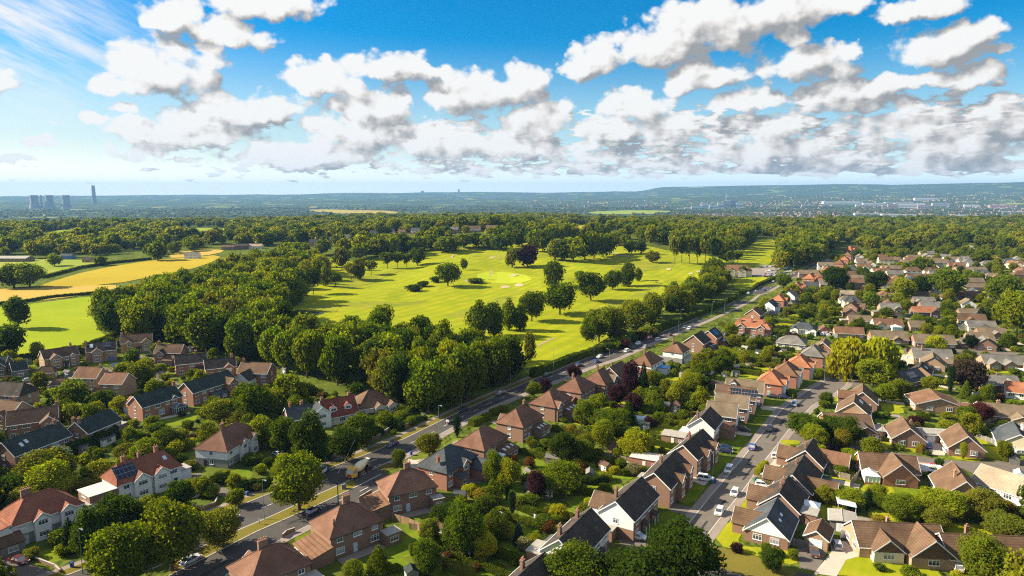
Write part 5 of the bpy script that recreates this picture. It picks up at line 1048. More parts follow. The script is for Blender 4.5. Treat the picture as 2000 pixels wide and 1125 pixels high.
# golf club house, barns and cottages
hs(Z('K',1360,470), 12, 'cream golf club house with rust roofs beside the full car park', 'golf club house', 'club house', 'club_house', 5.2, 34, 'hip', 'cream_render', 'rust_tile', [('wing','n',-5,6,2,None),('wing','n',4,6,3,None),('ch',0,0,.8)], 105, 24, lower='cream_render', st=1)
hs(Z('K',445,288), 10, 'long grey roofed groundsman shed among trees by the fairway path', 'grey groundsman shed', 'shed', 'equipment_shed', 4, 12, 'gable', 'grey_timber', 'grey_tile', [('gar','n',-5,4)], 96, 30, board=None, wins='')
hs(Z('T',110,640), 14, 'long dark timber barn with pale roof beyond the meadow', 'long timber barn', 'barn', 'barn', 4, 16, 'gable', 'old_timber', 'felt_roof', [], 92, 36, board=None, wins='')
hs(Z('T',-10,640), 10, 'short dark barn cut by the picture edge beyond the meadow', 'short dark barn', 'barn', 'barn', 4, 16, 'gable', 'old_timber', 'dark_tile', [], 92, 14, board=None, wins='')
hs(Z('T',1502,610), 8, 'white farmhouse with grey roof between field and wood', 'white farmhouse', 'house', 'farmhouse', 4.4, 34, 'gable', 'white_render', 'grey_tile', [('ch',4,0,.6)], 92, 15, board=None, lower='white_render')
hs(Z('T',1820,555), 9, 'long brown roofed farm building beside the farmhouse trees', 'brown farm building', 'barn', 'barn', 3.6, 24, 'gable', 'old_timber', 'brown_tile', [], 90, 26, board=None, wins='')
hs(Z('T',1890,545), 9, 'dark farm building with blue end wall half behind trees', 'dark farm building', 'barn', 'barn', 4.6, 28, 'gable', 'dark_brick', 'dark_tile', [], 90, 16, board=None, wins='')
hs(Z('T',1990,545), 9, 'pink roofed farm cottage at the wood corner', 'pink roofed cottage', 'house', 'farmhouse', 3.6, 30, 'gable', 'cream_render', 'pale_tile', [], 90, 20, board=None)
hs(Z('T',525,622), 9, 'blue roofed farm shed beside a small tree', 'blue farm shed', 'shed', 'barn', 4, 24, 'gable', 'blue_door', 'slate', [], 90, 14, board=None, wins='')
hs(Z('T',700,648), 8, 'small dark farm cottage in a gap of the hedgerow trees', 'small dark cottage', 'house', 'farmhouse', 3, 34, 'gable', 'brown_brick', 'dark_tile', [], 90, 12, board=None)
# hilltop row seen through trees
for i, (x, y, L, tl) in enumerate([(615,467,26,'slate'),(632,463,22,'grey_tile'),(648,463,24,'slate'),(664,460,20,'rust_tile'),(682,458,22,'slate'),(700,456,22,'grey_tile'),(730,450,22,'slate'),(762,447,24,'dark_tile'),(785,448,22,'brown_tile'),(812,445,24,'slate'),(838,446,30,'dark_tile'),(865,444,20,'slate'),(886,443,26,'grey_tile'),(925,441,40,'brown_tile'),(960,440,30,'brown_tile')]):
    hs([x, y], 10, ['grey slate', 'pale roofed', 'plain slate', 'rust roofed', 'white gabled', 'low pale roofed', 'dark hipped', 'wide dark', 'plain brown', 'tall slate', 'long dark', 'narrow slate', 'grey ended', 'broad brown', 'last brown'][i]+' house in the hilltop row showing between woodland trees', 'hilltop house', 'house', 'hilltop_house', 5, 36, 'gable', 'white_render' if i % 2 else 'red_brick', tl, [('ch',0,0,1)], 80+i*7 % 40, L*.5, board=None, lower='red_brick', group='hilltop row of houses')

# plots: lawns and drives round the houses, hedges between the gardens
def plot_rect(name, C, th, x0, x1, y0, y1, mat, off, sm=0):
    c, s = cos(th), sin(th); P = [Vector((C[0]+x*c-y*s, C[1]+x*s+y*c)) for x, y in ((x0, y0), (x1, y0), (x1, y1), (x0, y1))]
    ctr = sum(P, Vector((0, 0)))/4
    for nm, Q, a0, a1, b0, b1 in POLYS:
        if nm in ('main_road', 'service_road', 'street', 'side_street', 'pavement', 'estate_road') and any(a0 < p.x < a1 and b0 < p.y < b1 and inside(p, Q) for p in P+[ctr]): return
    for k, (fx, fy, ft, fa, fb) in enumerate(FOOT):
        for p in [ctr]+[ctr.lerp(q_, .7) for q_ in P]:
            dx, dy = p.x-fx, p.y-fy
            if abs(dx*cos(ft)+dy*sin(ft)) < fa-.6 and abs(-dx*sin(ft)+dy*cos(ft)) < fb-.6: return
    global GK
    GK += 1
    if sm: P = smooth_loop(P, sm)
    drape(name, P, mat, off+GK*.0002+max(0, ctr.length-380)*.00045)
RB = random.Random(5)
for g_, cx, cy_, th, L, hw, sh, st in PLOTS:
    C = (cx, cy_)
    if g_ == GB:
        plot_rect('lawn', C, th, -L/2+RB.uniform(-1, 1), L/2-RB.uniform(1, 4), -hw-RB.uniform(7, 11), -hw-1.6, RB.choice(('yellow_lawn', 'yellow_lawn', 'lawn')), .02, 1)
        plot_rect('lawn', C, th, -L/2+RB.uniform(0, 3), L/2+RB.uniform(-2, 2), hw+1.8, hw+RB.uniform(8, 13), RB.choice(('yellow_lawn', 'lawn')), .02, 1)
        plot_rect('driveway', C, th, L/2+.8, L/2+3.8, -hw-9, hw-1, RB.choice(('pale_paving', 'paving', 'pink_paving')), .034)
        plot_rect('terrace', C, th, -L/2+1, L/2-2, -hw-1.5, -hw-.2, 'pale_paving', .038)
    elif g_ == GE:
        plot_rect('lawn', C, th, -L/2, L/2, -hw-8, -hw-2, 'lawn', .02, 1); plot_rect('lawn', C, th, -L/2, L/2, hw+2, hw+9, 'lawn', .02, 1)
    elif g_ == GR or g_ == GS:
        sd = -1 if g_ == GR else 1; a, b = sd*(hw+6), sd*(hw+RB.uniform(17, 22))
        plot_rect('lawn', C, th, -L/2+.6, -.8, min(a, b), max(a, b), 'lawn' if cy_ < 190 else 'yellow_lawn', .02, 1)
        b = sd*(hw+RB.uniform(13, 20)); plot_rect('lawn', C, th, .8, L/2-.6, min(a, b), max(a, b), 'lawn' if cy_ < 190 else 'yellow_lawn', .02, 1)
        plot_rect('terrace', C, th, -L/2+1, L/2-1, *sorted((sd*(hw+.3), sd*(hw+3))), 'paving', .03)
        if g_ == GR: plot_rect('lawn', C, th, -L/2+1, L/2-3, hw+1.5, hw+6, 'lawn', .02, 1); plot_rect('driveway', C, th, L/2-2.6, L/2+.4, hw+.5, hw+9, 'paving', .034)
        if g_ == GS: plot_rect('driveway', C, th, L/2-3, L/2+.2, -hw-9, -hw-.3, 'pale_paving', .034)
# ---------------------------------------------------------------- trees and shrubs
import numpy as np
rng = np.random.default_rng(11)
def foliage_mat(name, src):
    m, q = new_mat(name); oi = q.n('ShaderNodeObjectInfo')
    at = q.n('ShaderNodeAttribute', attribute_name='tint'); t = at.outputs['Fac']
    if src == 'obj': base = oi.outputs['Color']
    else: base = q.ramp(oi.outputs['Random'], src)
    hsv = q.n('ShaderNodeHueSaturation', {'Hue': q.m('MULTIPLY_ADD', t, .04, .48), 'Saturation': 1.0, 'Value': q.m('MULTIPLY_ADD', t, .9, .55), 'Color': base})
    d = q.n('ShaderNodeBsdfDiffuse', {0: hsv.outputs[0], 1: .9})
    hs2 = q.n('ShaderNodeHueSaturation', {'Hue': .485, 'Saturation': 1.1, 'Value': 1.5, 'Color': hsv.outputs[0]})
    tr = q.n('ShaderNodeBsdfTranslucent', {0: hs2.outputs[0]})
    mx = q.n('ShaderNodeMixShader', {0: .42, 1: d.outputs[0], 2: tr.outputs[0]})
    q.n('ShaderNodeOutputMaterial', {0: mx.outputs[0]}); M[name] = m
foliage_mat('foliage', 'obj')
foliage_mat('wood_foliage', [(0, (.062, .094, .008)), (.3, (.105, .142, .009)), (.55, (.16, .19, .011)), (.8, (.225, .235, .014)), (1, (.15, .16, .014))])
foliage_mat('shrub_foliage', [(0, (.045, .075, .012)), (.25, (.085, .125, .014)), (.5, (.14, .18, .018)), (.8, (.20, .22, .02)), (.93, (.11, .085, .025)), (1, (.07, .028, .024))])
def sph(n):
    v = rng.normal(size=(n, 3)); return v/np.linalg.norm(v, axis=1)[:, None]
ICO = {}
def ico(sub):
    if sub not in ICO:
        b = bmesh.new(); bmesh.ops.create_icosphere(b, subdivisions=sub, radius=1)
        ICO[sub] = (np.array([v.co[:] for v in b.verts]), [[v.index for v in f.verts] for f in b.faces]); b.free()
    return ICO[sub]
def crown_mesh(name, lobes, n, leaf, mat='foliage', droop=0.0, core=.70, sub=1, flat=.5):
    "lobes: rows of (x,y,z,rx,ry,rz); leaf cards spread over them, dark lumpy cores inside"
    L = np.array(lobes); area = (L[:, 3]*L[:, 4]+L[:, 5]*L[:, 3])
    idx = rng.choice(len(L), n, p=area/area.sum()); d = sph(n); d[:, 2] += .15; d /= np.linalg.norm(d, axis=1)[:, None]
    rad = 1+rng.normal(size=n)*.12+.03; P = L[idx, :3]+d*L[idx, 3:]*rad[:, None]
    if droop: P[:, 2] -= droop*np.abs(rng.normal(size=n))*.35*(np.hypot(P[:, 0], P[:, 1])/.5)
    # drop the cards buried in other lobes
    keep = np.ones(n, bool)
    for k in range(len(L)):
        q_ = ((P-L[k, :3])/L[k, 3:]); keep &= (np.einsum('ij,ij->i', q_, q_) > .62) | (idx == k)
    P, d = P[keep], d[keep]; n = len(P)
    nr = d*flat*1.6+sph(n)*.75; nr /= np.linalg.norm(nr, axis=1)[:, None]
    a = np.cross(nr, sph(n)); a /= np.linalg.norm(a, axis=1)[:, None]; b = np.cross(nr, a)
    if droop: b = b*.35+np.array([0, 0, -1])*.9; a = np.cross(nr, b); a /= np.linalg.norm(a, axis=1)[:, None]
    s = leaf*(.6+.8*rng.random(n))[:, None]; asp = 1.9 if droop else .85
    q4 = np.stack([P-a*s*.5-b*s*.15*asp, P+a*s*.12-b*s*.55*asp, P+a*s*.55+b*s*.1*asp+nr*s*.15, P-a*s*.1+b*s*.6*asp-nr*s*.1], 1).reshape(-1, 3)
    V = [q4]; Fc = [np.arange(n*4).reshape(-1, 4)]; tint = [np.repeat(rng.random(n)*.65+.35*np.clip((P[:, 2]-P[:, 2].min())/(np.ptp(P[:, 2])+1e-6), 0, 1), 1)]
    iv, fi = ico(sub); fi = np.array(fi); base = n*4; cores = []; ct = []
    for l in L:
        j = 1+rng.normal(size=len(iv))*.09; v = l[:3]+iv*l[3:]*core*j[:, None]
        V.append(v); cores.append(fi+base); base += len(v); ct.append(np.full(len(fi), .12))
    V = np.concatenate(V); me = bpy.data.meshes.new(name)
    cf = np.concatenate(cores); nl = n*4+cf.size; me.vertices.add(len(V)); me.vertices.foreach_set('co', V.ravel()); me.loops.add(nl); me.polygons.add(n+len(cf))
    me.loops.foreach_set('vertex_index', np.concatenate([Fc[0].ravel(), cf.ravel()]).astype(np.int32))
    me.polygons.foreach_set('loop_start', np.concatenate([np.arange(n)*4, n*4+np.arange(len(cf))*3]).astype(np.int32))
    me.materials.append(M[mat]); me.update(calc_edges=True)
    at = me.attributes.new('tint', 'FLOAT', 'FACE'); at.data.foreach_set('value', np.concatenate([tint[0]]+ct).astype(np.float32))
    return me
def lobes_round(k, top=1.0, bot=.2, w=.5, r=.19, irr=.06, shape=1.0):
    "lumps over an egg shaped crown of unit height"
    o = []; cz, hz_ = (top+bot)/2, (top-bot)/2; o.append((0, 0, cz, w*.68, w*.68, hz_*.72))
    for i in range(k):
        t = (i+.5)/k; z = 1-2*t; ph = i*2.39996+rng.random()*.7; rr = sqrt(max(0, 1-z*z)); zz = z*.93
        taper = 1-(.25*max(0, zz))*shape-.28*max(0, -zz)
        R_ = (w-r*.75)*rr*taper*(1+rng.normal()*irr*1.5); s = r*(.75+.5*rng.random())
        o.append((R_*cos(ph), R_*sin(ph), cz+zz*(hz_-r*.6)+rng.normal()*irr*.6, s, s, s*(.75+.25*rng.random())))
    return o
def trunk_mesh(name, h=.45, r=.028, limbs=4, mat='bark'):
    m = MB(); m.cyl((0, 0, -.02), (.01, .005, h*.55), r*1.35, r*.85, 7); m.cyl((.01, .005, h*.55), (0, 0, h+.15), r*.85, r*.4, 6)
    for i in range(limbs):
        a = i*2.4+.4; m.cyl((.008, .004, h*(.55+.12*i)), (.26*cos(a), .26*sin(a), h*(.75+.12*i)+.16), r*.55, r*.22, 5)
    return m.mesh(name, [mat])
PR = {}
def protos(kind, cr, tr): PR.setdefault(kind, []).append((cr, tr))
for lod, (n, leaf, sub) in enumerate([(9500, .036, 2), (3600, .058, 1), (700, .12, 1)]):
    for i in range(4 if lod < 2 else 3):
        protos(('broad', lod), crown_mesh('crown', lobes_round(17+4*i, 1, .15, .5, .21-.012*i, .10), n, leaf, sub=sub), trunk_mesh('trunk', .3))
    for i in range(3 if lod < 2 else 2):
        protos(('tall', lod), crown_mesh('crown', lobes_round(16+4*i, 1, .06, .48, .20, .12, 1.6), n, leaf, sub=sub), trunk_mesh('trunk', .3))
        protos(('pine', lod), crown_mesh('crown', lobes_round(18+3*i, 1, .40, .5, .19, .08, .6), int(n*.7), leaf, sub=sub), trunk_mesh('trunk', .55, .022))
    for i in range(2):
        lb = []
        for z in np.linspace(.06, .95, 9): lb += [((.48*(1-z)**.75-.08*(1-z))*cos(a+z*7), (.48*(1-z)**.75-.08*(1-z))*sin(a+z*7), z, .17*(1.1-z), .17*(1.1-z), .10) for a in np.arange(5)*1.2566] if z < .9 else [(0, 0, z, .06, .06, .08)]
        lb.append((0, 0, .4, .22, .22, .36)); protos(('conifer', lod), crown_mesh('crown', lb, int(n*.7), leaf*.8, sub=1), trunk_mesh('trunk', .2, .02, 0))
        lb = [(.08*cos(k*2.4), .08*sin(k*2.4), .06+.88*k/13, .40*sin(pi*min(1, .30+.70*(1-k/13.5)))**.6 if k < 13 else .15, .40*sin(pi*min(1, .30+.70*(1-k/13.5)))**.6 if k < 13 else .15, .13) for k in range(14)]
        protos(('column', lod), crown_mesh('crown', lb, int(n*.7), leaf*.9, sub=1), trunk_mesh('trunk', .2, .04, 0))
    lb = lobes_round(30, 1, .30, .46, .16); lb += [(.47*cos(k*.9), .47*sin(k*.9), .36+.1*(k % 3), .11, .11, .24) for k in range(7)]
    protos(('willow', lod), crown_mesh('crown', lb, int(n*1.3), leaf, droop=.75, sub=1), trunk_mesh('trunk', .4, .03))
    for i in range(3): protos(('shrub', lod), crown_mesh('crown', lobes_round(15+3*i, 1, .08, .5, .21+.02*i, .1, .5), [3000, 1100, 260][lod], [.075, .115, .22][lod], sub=1), None)
    for i in range(1): protos(('topiary', lod), crown_mesh('crown', [(0, 0, .5, .5, .5, .5)], [2600, 900, 250][lod], [.06, .1, .2][lod], core=.93, flat=1.0, sub=2), None)
TC = dict(dark=(.048, .076, .009), oak=(.082, .118, .010), mid=(.122, .160, .011), bright=(.185, .22, .012), lime=(.30, .31, .013), olive=(.148, .160, .018), purple=(.05, .02, .022), cyp=(.022, .042, .014), blue=(.05, .085, .055), gold=(.22, .18, .02), rust=(.13, .06, .02), pale=(.24, .24, .10), bare=(.06, .045, .03), red=(.085, .028, .024))
TREES = []; BUSH = []
def tadd(x, y, h, w, kind='broad', col='mid', lab=None, z=None, grp=None, lst=None):
    (TREES if lst is None else lst).append(dict(x=x, y=y, h=h, w=w, k=kind, c=col, lab=lab, z=z, g=grp))
def tpx(u, vt, vb, wp, kind='broad', col='mid', lab=None, lst=None):
    b = gp(u, vb); dep = pix(b)[2]; tadd(b.x, b.y, max(.8, (vb-vt)*dep/F*1.02), wp*dep/F, kind, col, lab, lst=lst)
BG_ = 'trees of the belt beside the main road'
for s in '''585,888,996,96,broad,mid,large round green tree standing on the verge beside the cement mixer;335,990,1113,120,broad,mid,very large dark crowned verge tree hiding the garden of the solar house;238,1030,1152,116,broad,mid,large verge tree at the bottom edge in front of the red roofed white semi
428,992,1068,74,broad,olive,smaller yellowish verge tree with a clear dark trunk;228,964,1062,90,broad,dark,dark full garden tree between the two nearest white semis;290,975,1030,46,broad,bright,slim bright garden tree before the solar panelled semi;180,1000,1092,72,tall,dark,grey green feathery tree behind the lamp post;138,1008,1076,36,conifer,cyp,dark narrow conifer at the corner of the red roofed semi
103,908,972,86,broad,bright,pale green feathery tree over the back hedge;98,878,946,110,broad,olive,broad olive tree before the long dark roofed house;20,925,985,60,broad,dark,dark tree at the picture edge behind the white semis;607,818,926,74,tall,dark,tall dark tree screening the white gabled slate house;556,815,886,52,broad,oak,dark round tree beside the clay roofed white semi
677,836,900,56,broad,dark,dome shaped dark tree at the gravel drive mouth;512,812,872,50,broad,bright,bright round tree behind the clay roofed semi annex;705,808,872,64,broad,oak,wide dark tree in front of the red dormered house;570,732,806,58,broad,mid,leafy green tree between estate and slate house;497,757,822,70,broad,oak,wide dark tree beside the canopy house garden;430,780,826,60,broad,olive,olive tree on the slope below the canopy house;463,800,830,56,shrub,olive,large olive dome shrub above the clay roofed semi
270,712,753,46,broad,olive,pale olive willow on the estate green;140,745,797,62,broad,mid,dense garden tree between hipped garage and twin chimney house;205,764,792,36,broad,oak,small dark tree beside the brown summerhouse;330,838,880,52,broad,oak,dark tree over the hedge behind the solar panelled semi;290,856,905,60,broad,mid,mid green tree joined to the tall back hedge;250,868,900,50,broad,olive,olive topped tree at the end of the tall back hedge
22,634,702,56,broad,dark,dark tree at the field corner beside the picture edge;34,580,642,42,broad,dark,tall dark field tree by the lower hedge;28,518,562,60,broad,oak,first of two joined oaks on the meadow edge;58,517,562,52,broad,mid,second of two joined oaks on the meadow edge nearer the wheat;107,498,520,27,broad,mid,lone round tree in the middle of the meadow;195,500,519,26,broad,mid,lone tree standing on the meadow hedge;308,474,509,36,tall,oak,tall dark tree at the end of the meadow hedge
838,843,890,46,broad,olive,pale olive tree before the slate hipped house;893,812,854,18,column,cyp,dark clipped cypress column at the road edge;778,876,910,25,broad,oak,small round verge tree at the junction corner;1043,748,776,28,broad,mid,green tree before the bright clay semi;1064,740,766,26,broad,purple,purple maple at the road side of the clay semi;1122,716,742,29,broad,purple,low spreading purple maple before the double hipped semi
1231,708,772,36,tall,purple,tall copper beech behind the gabled semi;1256,706,776,27,conifer,cyp,tall dark green spruce beside the copper beech;1206,752,792,33,broad,purple,round copper tree next to the rooflit extensions;1236,768,810,34,broad,purple,dark plum tree in the middle of the back gardens;1140,780,836,42,broad,mid,rounded green garden tree behind the bright clay semi;1165,772,806,36,broad,bright,bright tree behind the purple maple semi;1190,798,846,70,broad,mid,very broad garden tree above the trellis fence;1177,826,877,43,broad,bright,fresh green tree below the very broad one
1100,850,906,56,broad,dark,dense dark garden tree above the panel fence;1142,848,888,35,broad,olive,drooping olive tree at the end of the panel fence;1242,845,894,60,broad,lime,lime green round tree behind the brick garden room;965,886,946,43,broad,mid,fresh tree behind the blue conservatory;1097,905,966,76,broad,mid,large rounded apple green tree in the middle garden;1047,918,976,37,broad,purple,plum coloured tree beside the rounded apple green tree;1000,958,1013,17,column,cyp,dark cypress pillar in the shady middle garden;990,948,978,10,column,cyp,slim young cypress next to the dark pillar;905,992,1086,80,broad,oak,large dark garden tree behind the low wing semi
912,988,1078,30,conifer,olive,yellow green conifer rising from the large dark garden tree;945,974,1036,56,broad,dark,deep dark shrub tree beside the timber summerhouse;1013,1016,1063,25,conifer,blue,blue green conifer on the shaded lawn;1040,1038,1068,36,broad,bright,round yellow green bush tree by the pond garden;840,1015,1063,42,broad,olive,loose olive tree beside the panel fence;870,984,1026,56,broad,dark,dark mass of garden trees by the patio;690,1095,1132,37,topiary,mid,clipped ball tree at the bottom edge
1325,1017,1152,136,broad,dark,huge dark tree at the bottom edge beside the street;1245,1080,1195,150,broad,dark,wide dark street tree crown cut by the bottom edge;1118,1064,1172,120,broad,oak,green tree hiding the lower house front at the bottom edge;1195,1086,1180,100,broad,dark,dark crown between the two bottom edge trees;1508,1072,1116,46,broad,dark,small dark dome tree on the dry grass verge;1912,1046,1132,84,broad,mid,round street tree before the long pantiled bungalow
1575,806,860,64,broad,oak,first of three street trees on the corner nearest the road;1620,812,862,54,broad,oak,middle one of the three corner street trees;1652,820,870,60,broad,oak,third corner street tree beside the yellow shrub;1658,662,737,78,willow,lime,huge lime coloured weeping willow at the street end;1714,660,722,66,willow,lime,second weeping willow crown joined behind the first;1705,704,754,68,broad,bright,bright round tree under the weeping willows;1890,703,767,60,broad,bare,dark brown half bare tree behind the very wide bungalow;1855,714,772,15,column,cyp,tall narrow cypress beside the brown bare tree;1885,742,778,21,conifer,mid,small pointed conifer before the brown bare tree
1916,788,824,43,broad,red,dark red round tree beside the awning bungalow;1728,750,786,39,broad,bright,bright garden tree behind the maroon bungalow;1768,746,773,25,broad,olive,small yellow tree between slate and maroon bungalows;1960,858,902,26,broad,bright,young bright tree on the front lawn of the slate bungalow;1881,864,897,15,column,bright,slim young tree on the sunny verge;1835,955,1010,80,broad,bright,broad yellow green tree behind the curved back lawn;1915,957,1012,70,broad,olive,olive tree mass behind the pale roofed bungalow;1828,990,1037,52,broad,olive,brownish tree at the end of the curved back lawn;1760,965,1017,66,broad,mid,dark green shrub tree above the curved back lawn;1960,1002,1047,76,broad,olive,spreading olive tree behind the long pantiled bungalow
1670,878,912,29,broad,bright,small bright tree beside the conservatory fence;1694,955,997,16,column,cyp,twin dark cypress in the sunny garden;1652,955,987,56,broad,bright,yellow green shrub tree in the sunny garden;1712,945,977,38,broad,bright,fresh tree below the red bungalow lawn;1600,868,906,30,broad,lime,yellow shrub tree on the corner plot;1645,840,880,34,broad,gold,golden shrub tree beside the third street tree;1600,720,742,20,broad,mid,street tree opposite the weeping willows;1598,672,705,20,conifer,gold,golden conifer beside the brightest orange semi
875,516,559,48,broad,oak,wide low oak alone in the middle of the fairway;906,506,528,15,broad,mid,small round tree beyond the fairway oak;1000,484,523,27,broad,olive,pale tree touching the dark copper beech;1030,480,522,43,broad,purple,very dark copper beech on the golf course;1081,511,559,42,tall,oak,tall tree beside the twin bunkers;1093,557,615,63,broad,oak,large round tree standing alone below the bunkers;1154,535,587,55,broad,oak,large round fairway tree with twin trunks;1133,529,549,24,broad,mid,small tree behind the twin trunk tree;1196,529,566,36,broad,oak,round fairway tree in the trio;1225,514,560,33,tall,oak,tallest fairway tree of the trio;1247,525,550,15,tall,mid,smallest slender tree of the trio
935,593,660,46,tall,oak,nearest golf tree with crown almost to the ground;965,592,656,43,tall,oak,second golf tree joined to the nearest one;993,588,646,31,tall,mid,slim golf tree standing between two broad ones;1015,600,646,35,tall,oak,short golf tree beside the slim one;1038,572,628,51,broad,oak,broad golf tree at the back of the near clump;808,556,570,29,shrub,dark,oval dark gorse bush on the fairway;826,549,560,22,shrub,dark,smaller gorse bush behind the oval one;930,543,553,32,shrub,oak,low heath bush beside the golf green;850,540,552,18,shrub,dark,dark bush under the fairway oak;1034,652,706,25,tall,olive,slender birch at the rough edge by the road;990,668,709,34,broad,olive,pale tree at the end of the wood belt
1318,462,513,24,pine,olive,first tall bare stemmed pine of the golf row;1331,465,513,22,pine,oak,second pine of the bare stemmed golf row;1346,460,514,26,pine,olive,third and broadest pine of the golf row;1362,462,515,24,pine,oak,fourth pine of the golf row;1377,460,517,28,pine,olive,fifth pine of the golf row near the club house;1395,468,521,26,pine,dark,last dark pine of the golf row;1418,490,521,32,pine,oak,pine before the club house lawn;1440,490,514,20,pine,mid,small pine beside the far fairway;1233,470,496,28,broad,oak,round oak by the groundsman shed;1253,468,495,20,tall,oak,slim oak beside the groundsman shed;1395,505,549,43,broad,mid,large bushy tree before the club house;1275,491,514,27,broad,olive,thorn tree beside the tee shelter
655,534,560,28,pine,mid,spreading golf tree near the pond;636,522,559,22,tall,olive,slim pale golf tree near the pond;612,525,576,30,pine,dark,dark bare stemmed pine above the pond;686,515,547,24,pine,olive,first tree of the fairway edge row;702,508,546,26,tall,olive,second tree of the fairway edge row;725,508,537,27,pine,olive,third tree of the fairway edge row;757,493,525,27,pine,oak,fourth darker tree of the fairway edge row;776,494,524,24,pine,oak,fifth tree of the fairway edge row;794,495,523,18,pine,mid,slim sixth tree of the fairway edge row;815,486,518,33,broad,oak,broad end tree of the fairway edge row;668,482,526,34,broad,olive,tall pale tree in the tree lined second fairway;595,498,536,38,broad,mid,bushy tree between wood and second fairway;1450,520,541,15,broad,oak,dark round tree beside the club house car park;1630,522,566,48,broad,dark,first big dark oak among the far gardens;1710,531,570,42,broad,dark,second big dark oak among the far gardens;1763,545,584,44,broad,bright,bright broad oak beside the third dark one;1797,540,580,40,broad,dark,third big dark oak among the far gardens;1700,571,597,26,topiary,mid,clipped round tree before the two storey tan house;1850,528,585,60,broad,mid,tall round oak beside the long brown terrace;1800,505,535,40,broad,oak,middle oak of the far bungalows;1753,572,597,26,broad,bright,bright round tree next to a pale shrub;1733,573,595,22,broad,pale,pale cream shrub tree in the far gardens;1530,536,563,28,broad,mid,tree at the far road bend;1916,490,516,32,broad,mid,lone oak on the far slope;1915,600,630,26,conifer,cyp,first conifer of the dark pair by the side road;1935,598,628,26,conifer,cyp,second conifer of the dark pair by the side road;1895,655,682,24,broad,cyp,dark dome tree beside the peaked grey gable;1782,678,693,18,shrub,red,dark red dome shrub by the junction;1825,655,690,36,broad,lime,pale yellow shrub tree before the tan bungalow;1985,570,650,70,broad,bright,large bright oak at the picture edge by the side road;1960,540,600,60,broad,mid,tall oak behind the bright edge oak;1880,690,715,30,broad,olive,olive tree in front of grey joined bungalows'''.replace('\n', ';').split(';'):
    a = s.split(','); tpx(*map(float, a[:4]), a[4], a[5], a[6])
for t in [(868, 462, 492, 40, 'broad', 'mid'), (888, 462, 490, 36, 'broad', 'olive'), (905, 458, 484, 34, 'broad', 'mid'), (930, 456, 482, 36, 'broad', 'oak'), (955, 458, 487, 40, 'broad', 'mid'), (975, 460, 490, 34, 'broad', 'oak'), (990, 452, 486, 30, 'tall', 'mid'), (1012, 450, 482, 34, 'broad', 'oak'), (1045, 452, 492, 36, 'broad', 'mid'), (1060, 448, 492, 36, 'broad', 'oak'), (1085, 470, 508, 30, 'tall', 'olive'), (1098, 472, 510, 34, 'broad', 'oak'), (1120, 466, 510, 46, 'broad', 'bright'), (1142, 458, 508, 44, 'broad', 'oak'), (1160, 455, 506, 40, 'broad', 'mid'), (1178, 460, 502, 36, 'broad', 'oak'), (1190, 455, 498, 34, 'broad', 'mid'), (1208, 455, 480, 30, 'broad', 'oak'), (1222, 458, 484, 28, 'broad', 'olive'), (700, 478, 508, 30, 'tall', 'mid'), (715, 476, 502, 30, 'broad', 'oak'), (735, 475, 500, 32, 'pine', 'olive'), (752, 472, 498, 30, 'broad', 'mid'), (770, 470, 496, 32, 'broad', 'oak'), (790, 468, 494, 30, 'broad', 'mid'), (805, 470, 498, 28, 'pine', 'oak'), (826, 464, 490, 34, 'broad', 'bright'), (846, 460, 488, 34, 'broad', 'mid')]: tpx(*t)
def poly_px(s): return [gp(*p) for p in pts(s)]
def blocked(x, y, r=0.0, lawns=True):
    for cx, cy_, th, a, b in FOOT:
        dx, dy = x-cx, y-cy_
        if abs(dx) < 30 and abs(dy) < 30:
            lx, ly = dx*cos(th)+dy*sin(th), -dx*sin(th)+dy*cos(th)
            if abs(lx) < a+r and abs(ly) < b+r: return True
    for nm, P, x0, x1, y0, y1 in POLYS:
        if x0-r < x < x1+r and y0-r < y < y1+r and (lawns or nm not in ('lawn', 'verge', 'rough_grass')) and nm not in ('fairway', 'field', 'rough_grass') and inside((x, y), P): return True
    return False
def hides(x, y, h):
    "whether a plant of this height stands in the sight line to a house"
    f = Vector((x, y)); d = f.length; f /= d
    for cx, cy_, th, a, b in FOOT:
        dx, dy = cx-x, cy_-y
        if dx*dx+dy*dy > 3600: continue
        for k in (.2, .4, .6):
            s_ = h*d/H*k; px_, py_ = dx-f.x*s_, dy-f.y*s_; lx, ly = px_*cos(th)+py_*sin(th), -px_*sin(th)+py_*cos(th)
            if abs(lx) < a and abs(ly) < b: return True
    return False
def corridor(x, y, h):
    f = Vector((x, y)); d = f.length; f /= d
    for m in HM:
        dx, dy = m[0]-x, m[1]-y; al, ac = dx*f.x+dy*f.y, abs(dx*f.y-dy*f.x)
        if -14 < al < (h+2)*d/(H-hgt(m[0], m[1])+4)*.9 and ac < 15: return True
    return False
HM = [m for m in MARKS if 'hilltop' in m[2] or 'farm' in m[2] or 'far ' in m[2] or 'club' in m[2]]
